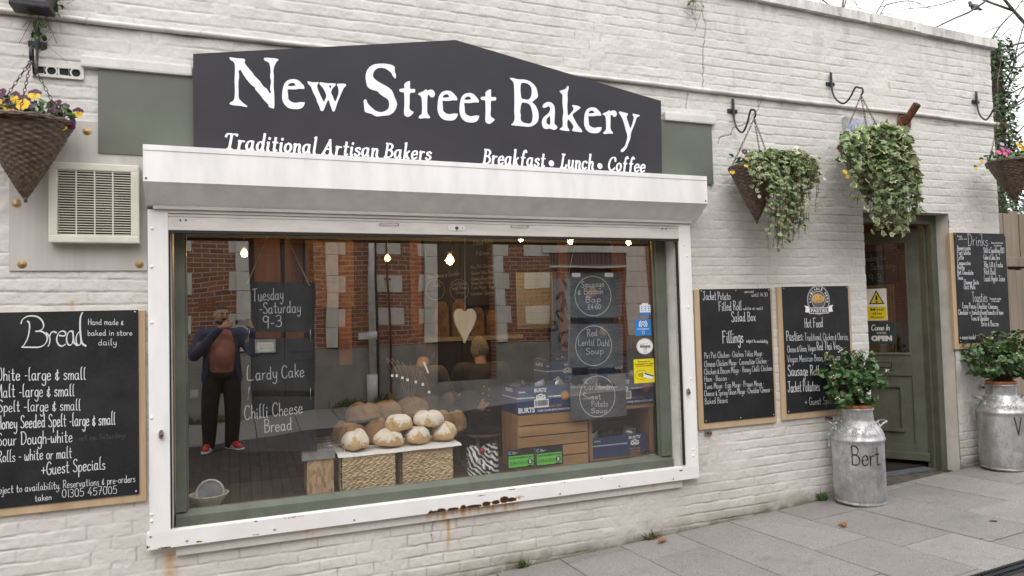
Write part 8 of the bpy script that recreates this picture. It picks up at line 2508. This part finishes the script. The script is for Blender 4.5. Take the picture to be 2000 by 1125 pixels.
        for q in np.linspace(-PI / 2, PI / 2, 8): ol.append(toe + f * math.cos(q) * .055 + sd * math.sin(q) * .046)
        b2.prism(ol, (0, 0, .026), INK_WHITE)
        for k in range(3):
            m_ = a.lerp(c_, .35 + .14 * k); m_.z = zf + .03
            for ss in (-1, 1): b2.tube([m_ + sd * .05 * ss + Vector((0, 0, -.014)), m_ + sd * .036 * ss + f * -.02 + Vector((0, 0, .03))], .0055, INK_WHITE, 5)
        b2.build('sole', root)
    return root, W
# the photographer, standing in the street and holding the phone whose lens is the camera
px0 = -.19; gy = -4.92
g0 = gz(px0, gy) - .003
hs = (1.484 + .235 - g0)                             # stature from ground to crown
k_ = hs / 1.80
eyez = 1.484
J = {'pelvis': (0, 0, .98), 'chest': (0, .0, 1.36), 'neck': (0, .0, 1.50), 'head': (0, .035, 1.645),
     'shL': (-.205, 0, 1.425), 'shR': (.205, 0, 1.425), 'hipL': (-.10, 0, .93), 'hipR': (.10, 0, .93), 'knL': (-.135, .03, .50), 'knR': (.115, .03, .50), 'anL': (-.165, -.01, .085), 'anR': (.10, -.02, .085),
     'toeL': (-.215, .14, .032), 'toeR': (.195, .13, .032)}
J = {a: (v[0] * k_, v[1] * k_, v[2] * k_) for a, v in J.items()}
ez = eyez - g0
J.update({'elL': (-.31, .13, 1.15 * k_), 'wrL': (.0, .285, ez - .055), 'palmL': (.085, .325, ez - .03), 'elR': (.38, .16, 1.17 * k_), 'wrR': (.335, .30, ez - .085), 'palmR': (.285, .335, ez - .03)})
NAVY = cloth('navy_jacket', (.045, .06, .11)); RUSTY = cloth('rust_tshirt', (.40, .165, .12)); BLKT = cloth('black_trousers', (.018, .018, .02)); REDS = M('red_shoe', (.48, .03, .025), .6)
HAIR1 = M('cropped_brown_hair', (.06, .038, .025), .8, var=.3, scale=80)
person('man in navy jacket and rust t-shirt photographing the shop, mirrored in the window', (px0, gy, g0), -.02, J,
       dict(shirt=RUSTY, jacket=NAVY, trousers=BLKT, shoes=REDS, hair=HAIR1, beard=True, belly=.055, hairline=.045, head_rot=(-.12, 0, -.38), sideL=(0, -.2, 1), sideR=(0, -.2, 1), curlL=(.2, .9, .1), curlR=(-.5, .8, .1)), .008)
t = thing('phone', 'silver phone held sideways by the man mirrored in the window', 'phone', (0, -D - .02, H - .03))
b = MB(); b.bbox((-.045, -D - .030, H - .045), (.12, -D - .022, H + .033), M('phone_silver', (.55, .56, .58), .25, metal=.5), .004); b.build('case', t)
b = MB(); b.bbox((-.034, -D - .0218, H - .02), (-.006, -D - .0195, H + .02), BLACK_METAL, .003); b.build('lens', t)
# customers inside
def seated(x, y, z, lean=.15):
    J = {'pelvis': (0, -.02, .56), 'chest': (0, lean * .5, .95), 'neck': (0, lean * .8, 1.06), 'head': (0, lean * 1.25, 1.165), 'shL': (-.19, lean * .5, 1.01), 'shR': (.19, lean * .5, 1.01), 'hipL': (-.10, .05, .52), 'hipR': (.10, .05, .52),
         'knL': (-.12, .45, .52), 'knR': (.12, .45, .52), 'anL': (-.12, .42, .09), 'anR': (.12, .42, .09), 'toeL': (-.13, .57, .032), 'toeR': (.13, .57, .032), 'elL': (-.27, .18, .75), 'elR': (.27, .18, .75), 'wrL': (-.15, .40, .74), 'wrR': (.15, .40, .74), 'palmL': (-.11, .48, .74), 'palmR': (.11, .48, .74)}
    return J
GREYH = M('grey_hair', (.30, .28, .25), .8, var=.25, scale=90)
hd = at(930, 690, 1.75)
z0 = FLOOR + .001
person('customer with short grey hair sitting with their back to the window', (hd.x, 1.6, z0), -.25, seated(0, 0, 0, .16), dict(shirt=cloth('dark_jumper', (.05, .05, .055)), trousers=BLKT, shoes=BLKT, hair=GREYH, hairline=-.02), .014, 'person', None)
hd2 = at(822, 655, 1.75)
person('customer in a grey t-shirt at the left of the wooden heart', (hd2.x - .12, 1.55, z0), -.6, seated(0, 0, 0, .25), dict(shirt=cloth('grey_tshirt', (.12, .115, .105)), trousers=BLKT, shoes=BLKT, hair=HAIR1, hairline=-.02), .014)
for x, yy, lab in ((hd.x, 1.6, 'stool under the grey haired customer'), (hd2.x - .12, 1.55, 'stool under the customer in a grey t-shirt')):
    t = thing('stool', lab, 'stool', (x, yy, FLOOR)); b = MB(); b.lathe([(0, FLOOR + .415), (.16, FLOOR + .415), (.165, FLOOR + .44), (0, FLOOR + .45)], CRATE, (x, yy, 0), 24); b.build('seat', t)
    for q in range(4):
        a = q * PI / 2 + .8; b = MB(); b.tube([(x + .11 * math.cos(a), yy + .11 * math.sin(a), FLOOR + .414), (x + .17 * math.cos(a), yy + .17 * math.sin(a), FLOOR + .001)], .016, CRATE, 8); b.build('leg', t)
# a passer-by in the street, mirrored behind the right slates
wx = vat(1150, 600, -5.9).x; gy2 = -5.9
g2 = gz(wx, gy2) + .004
J = {'pelvis': (0, 0, .96), 'chest': (0, .0, 1.33), 'neck': (0, .0, 1.47), 'head': (0, .035, 1.61), 'shL': (-.19, 0, 1.40), 'shR': (.19, 0, 1.40), 'hipL': (-.09, 0, .91), 'hipR': (.09, 0, .91), 'knL': (-.10, .16, .50), 'knR': (.10, -.02, .50), 'anL': (-.10, .20, .09), 'anR': (.10, -.24, .12), 'toeL': (-.10, .36, .035), 'toeR': (.10, -.11, .035),
     'elL': (-.25, -.04, 1.12), 'elR': (.25, .02, 1.12), 'wrL': (-.23, .12, .95), 'wrR': (.23, .16, 1.0), 'palmL': (-.22, .17, .90), 'palmR': (.22, .21, .94)}
person('passer-by in a navy coat in the street, mirrored behind the right slates', (wx, gy2, g2), -1.2, J, dict(shirt=NAVY, jacket=NAVY, trousers=cloth('navy_trousers', (.03, .035, .06)), shoes=BLKT, hair=HAIR1, hairline=.03), .014)
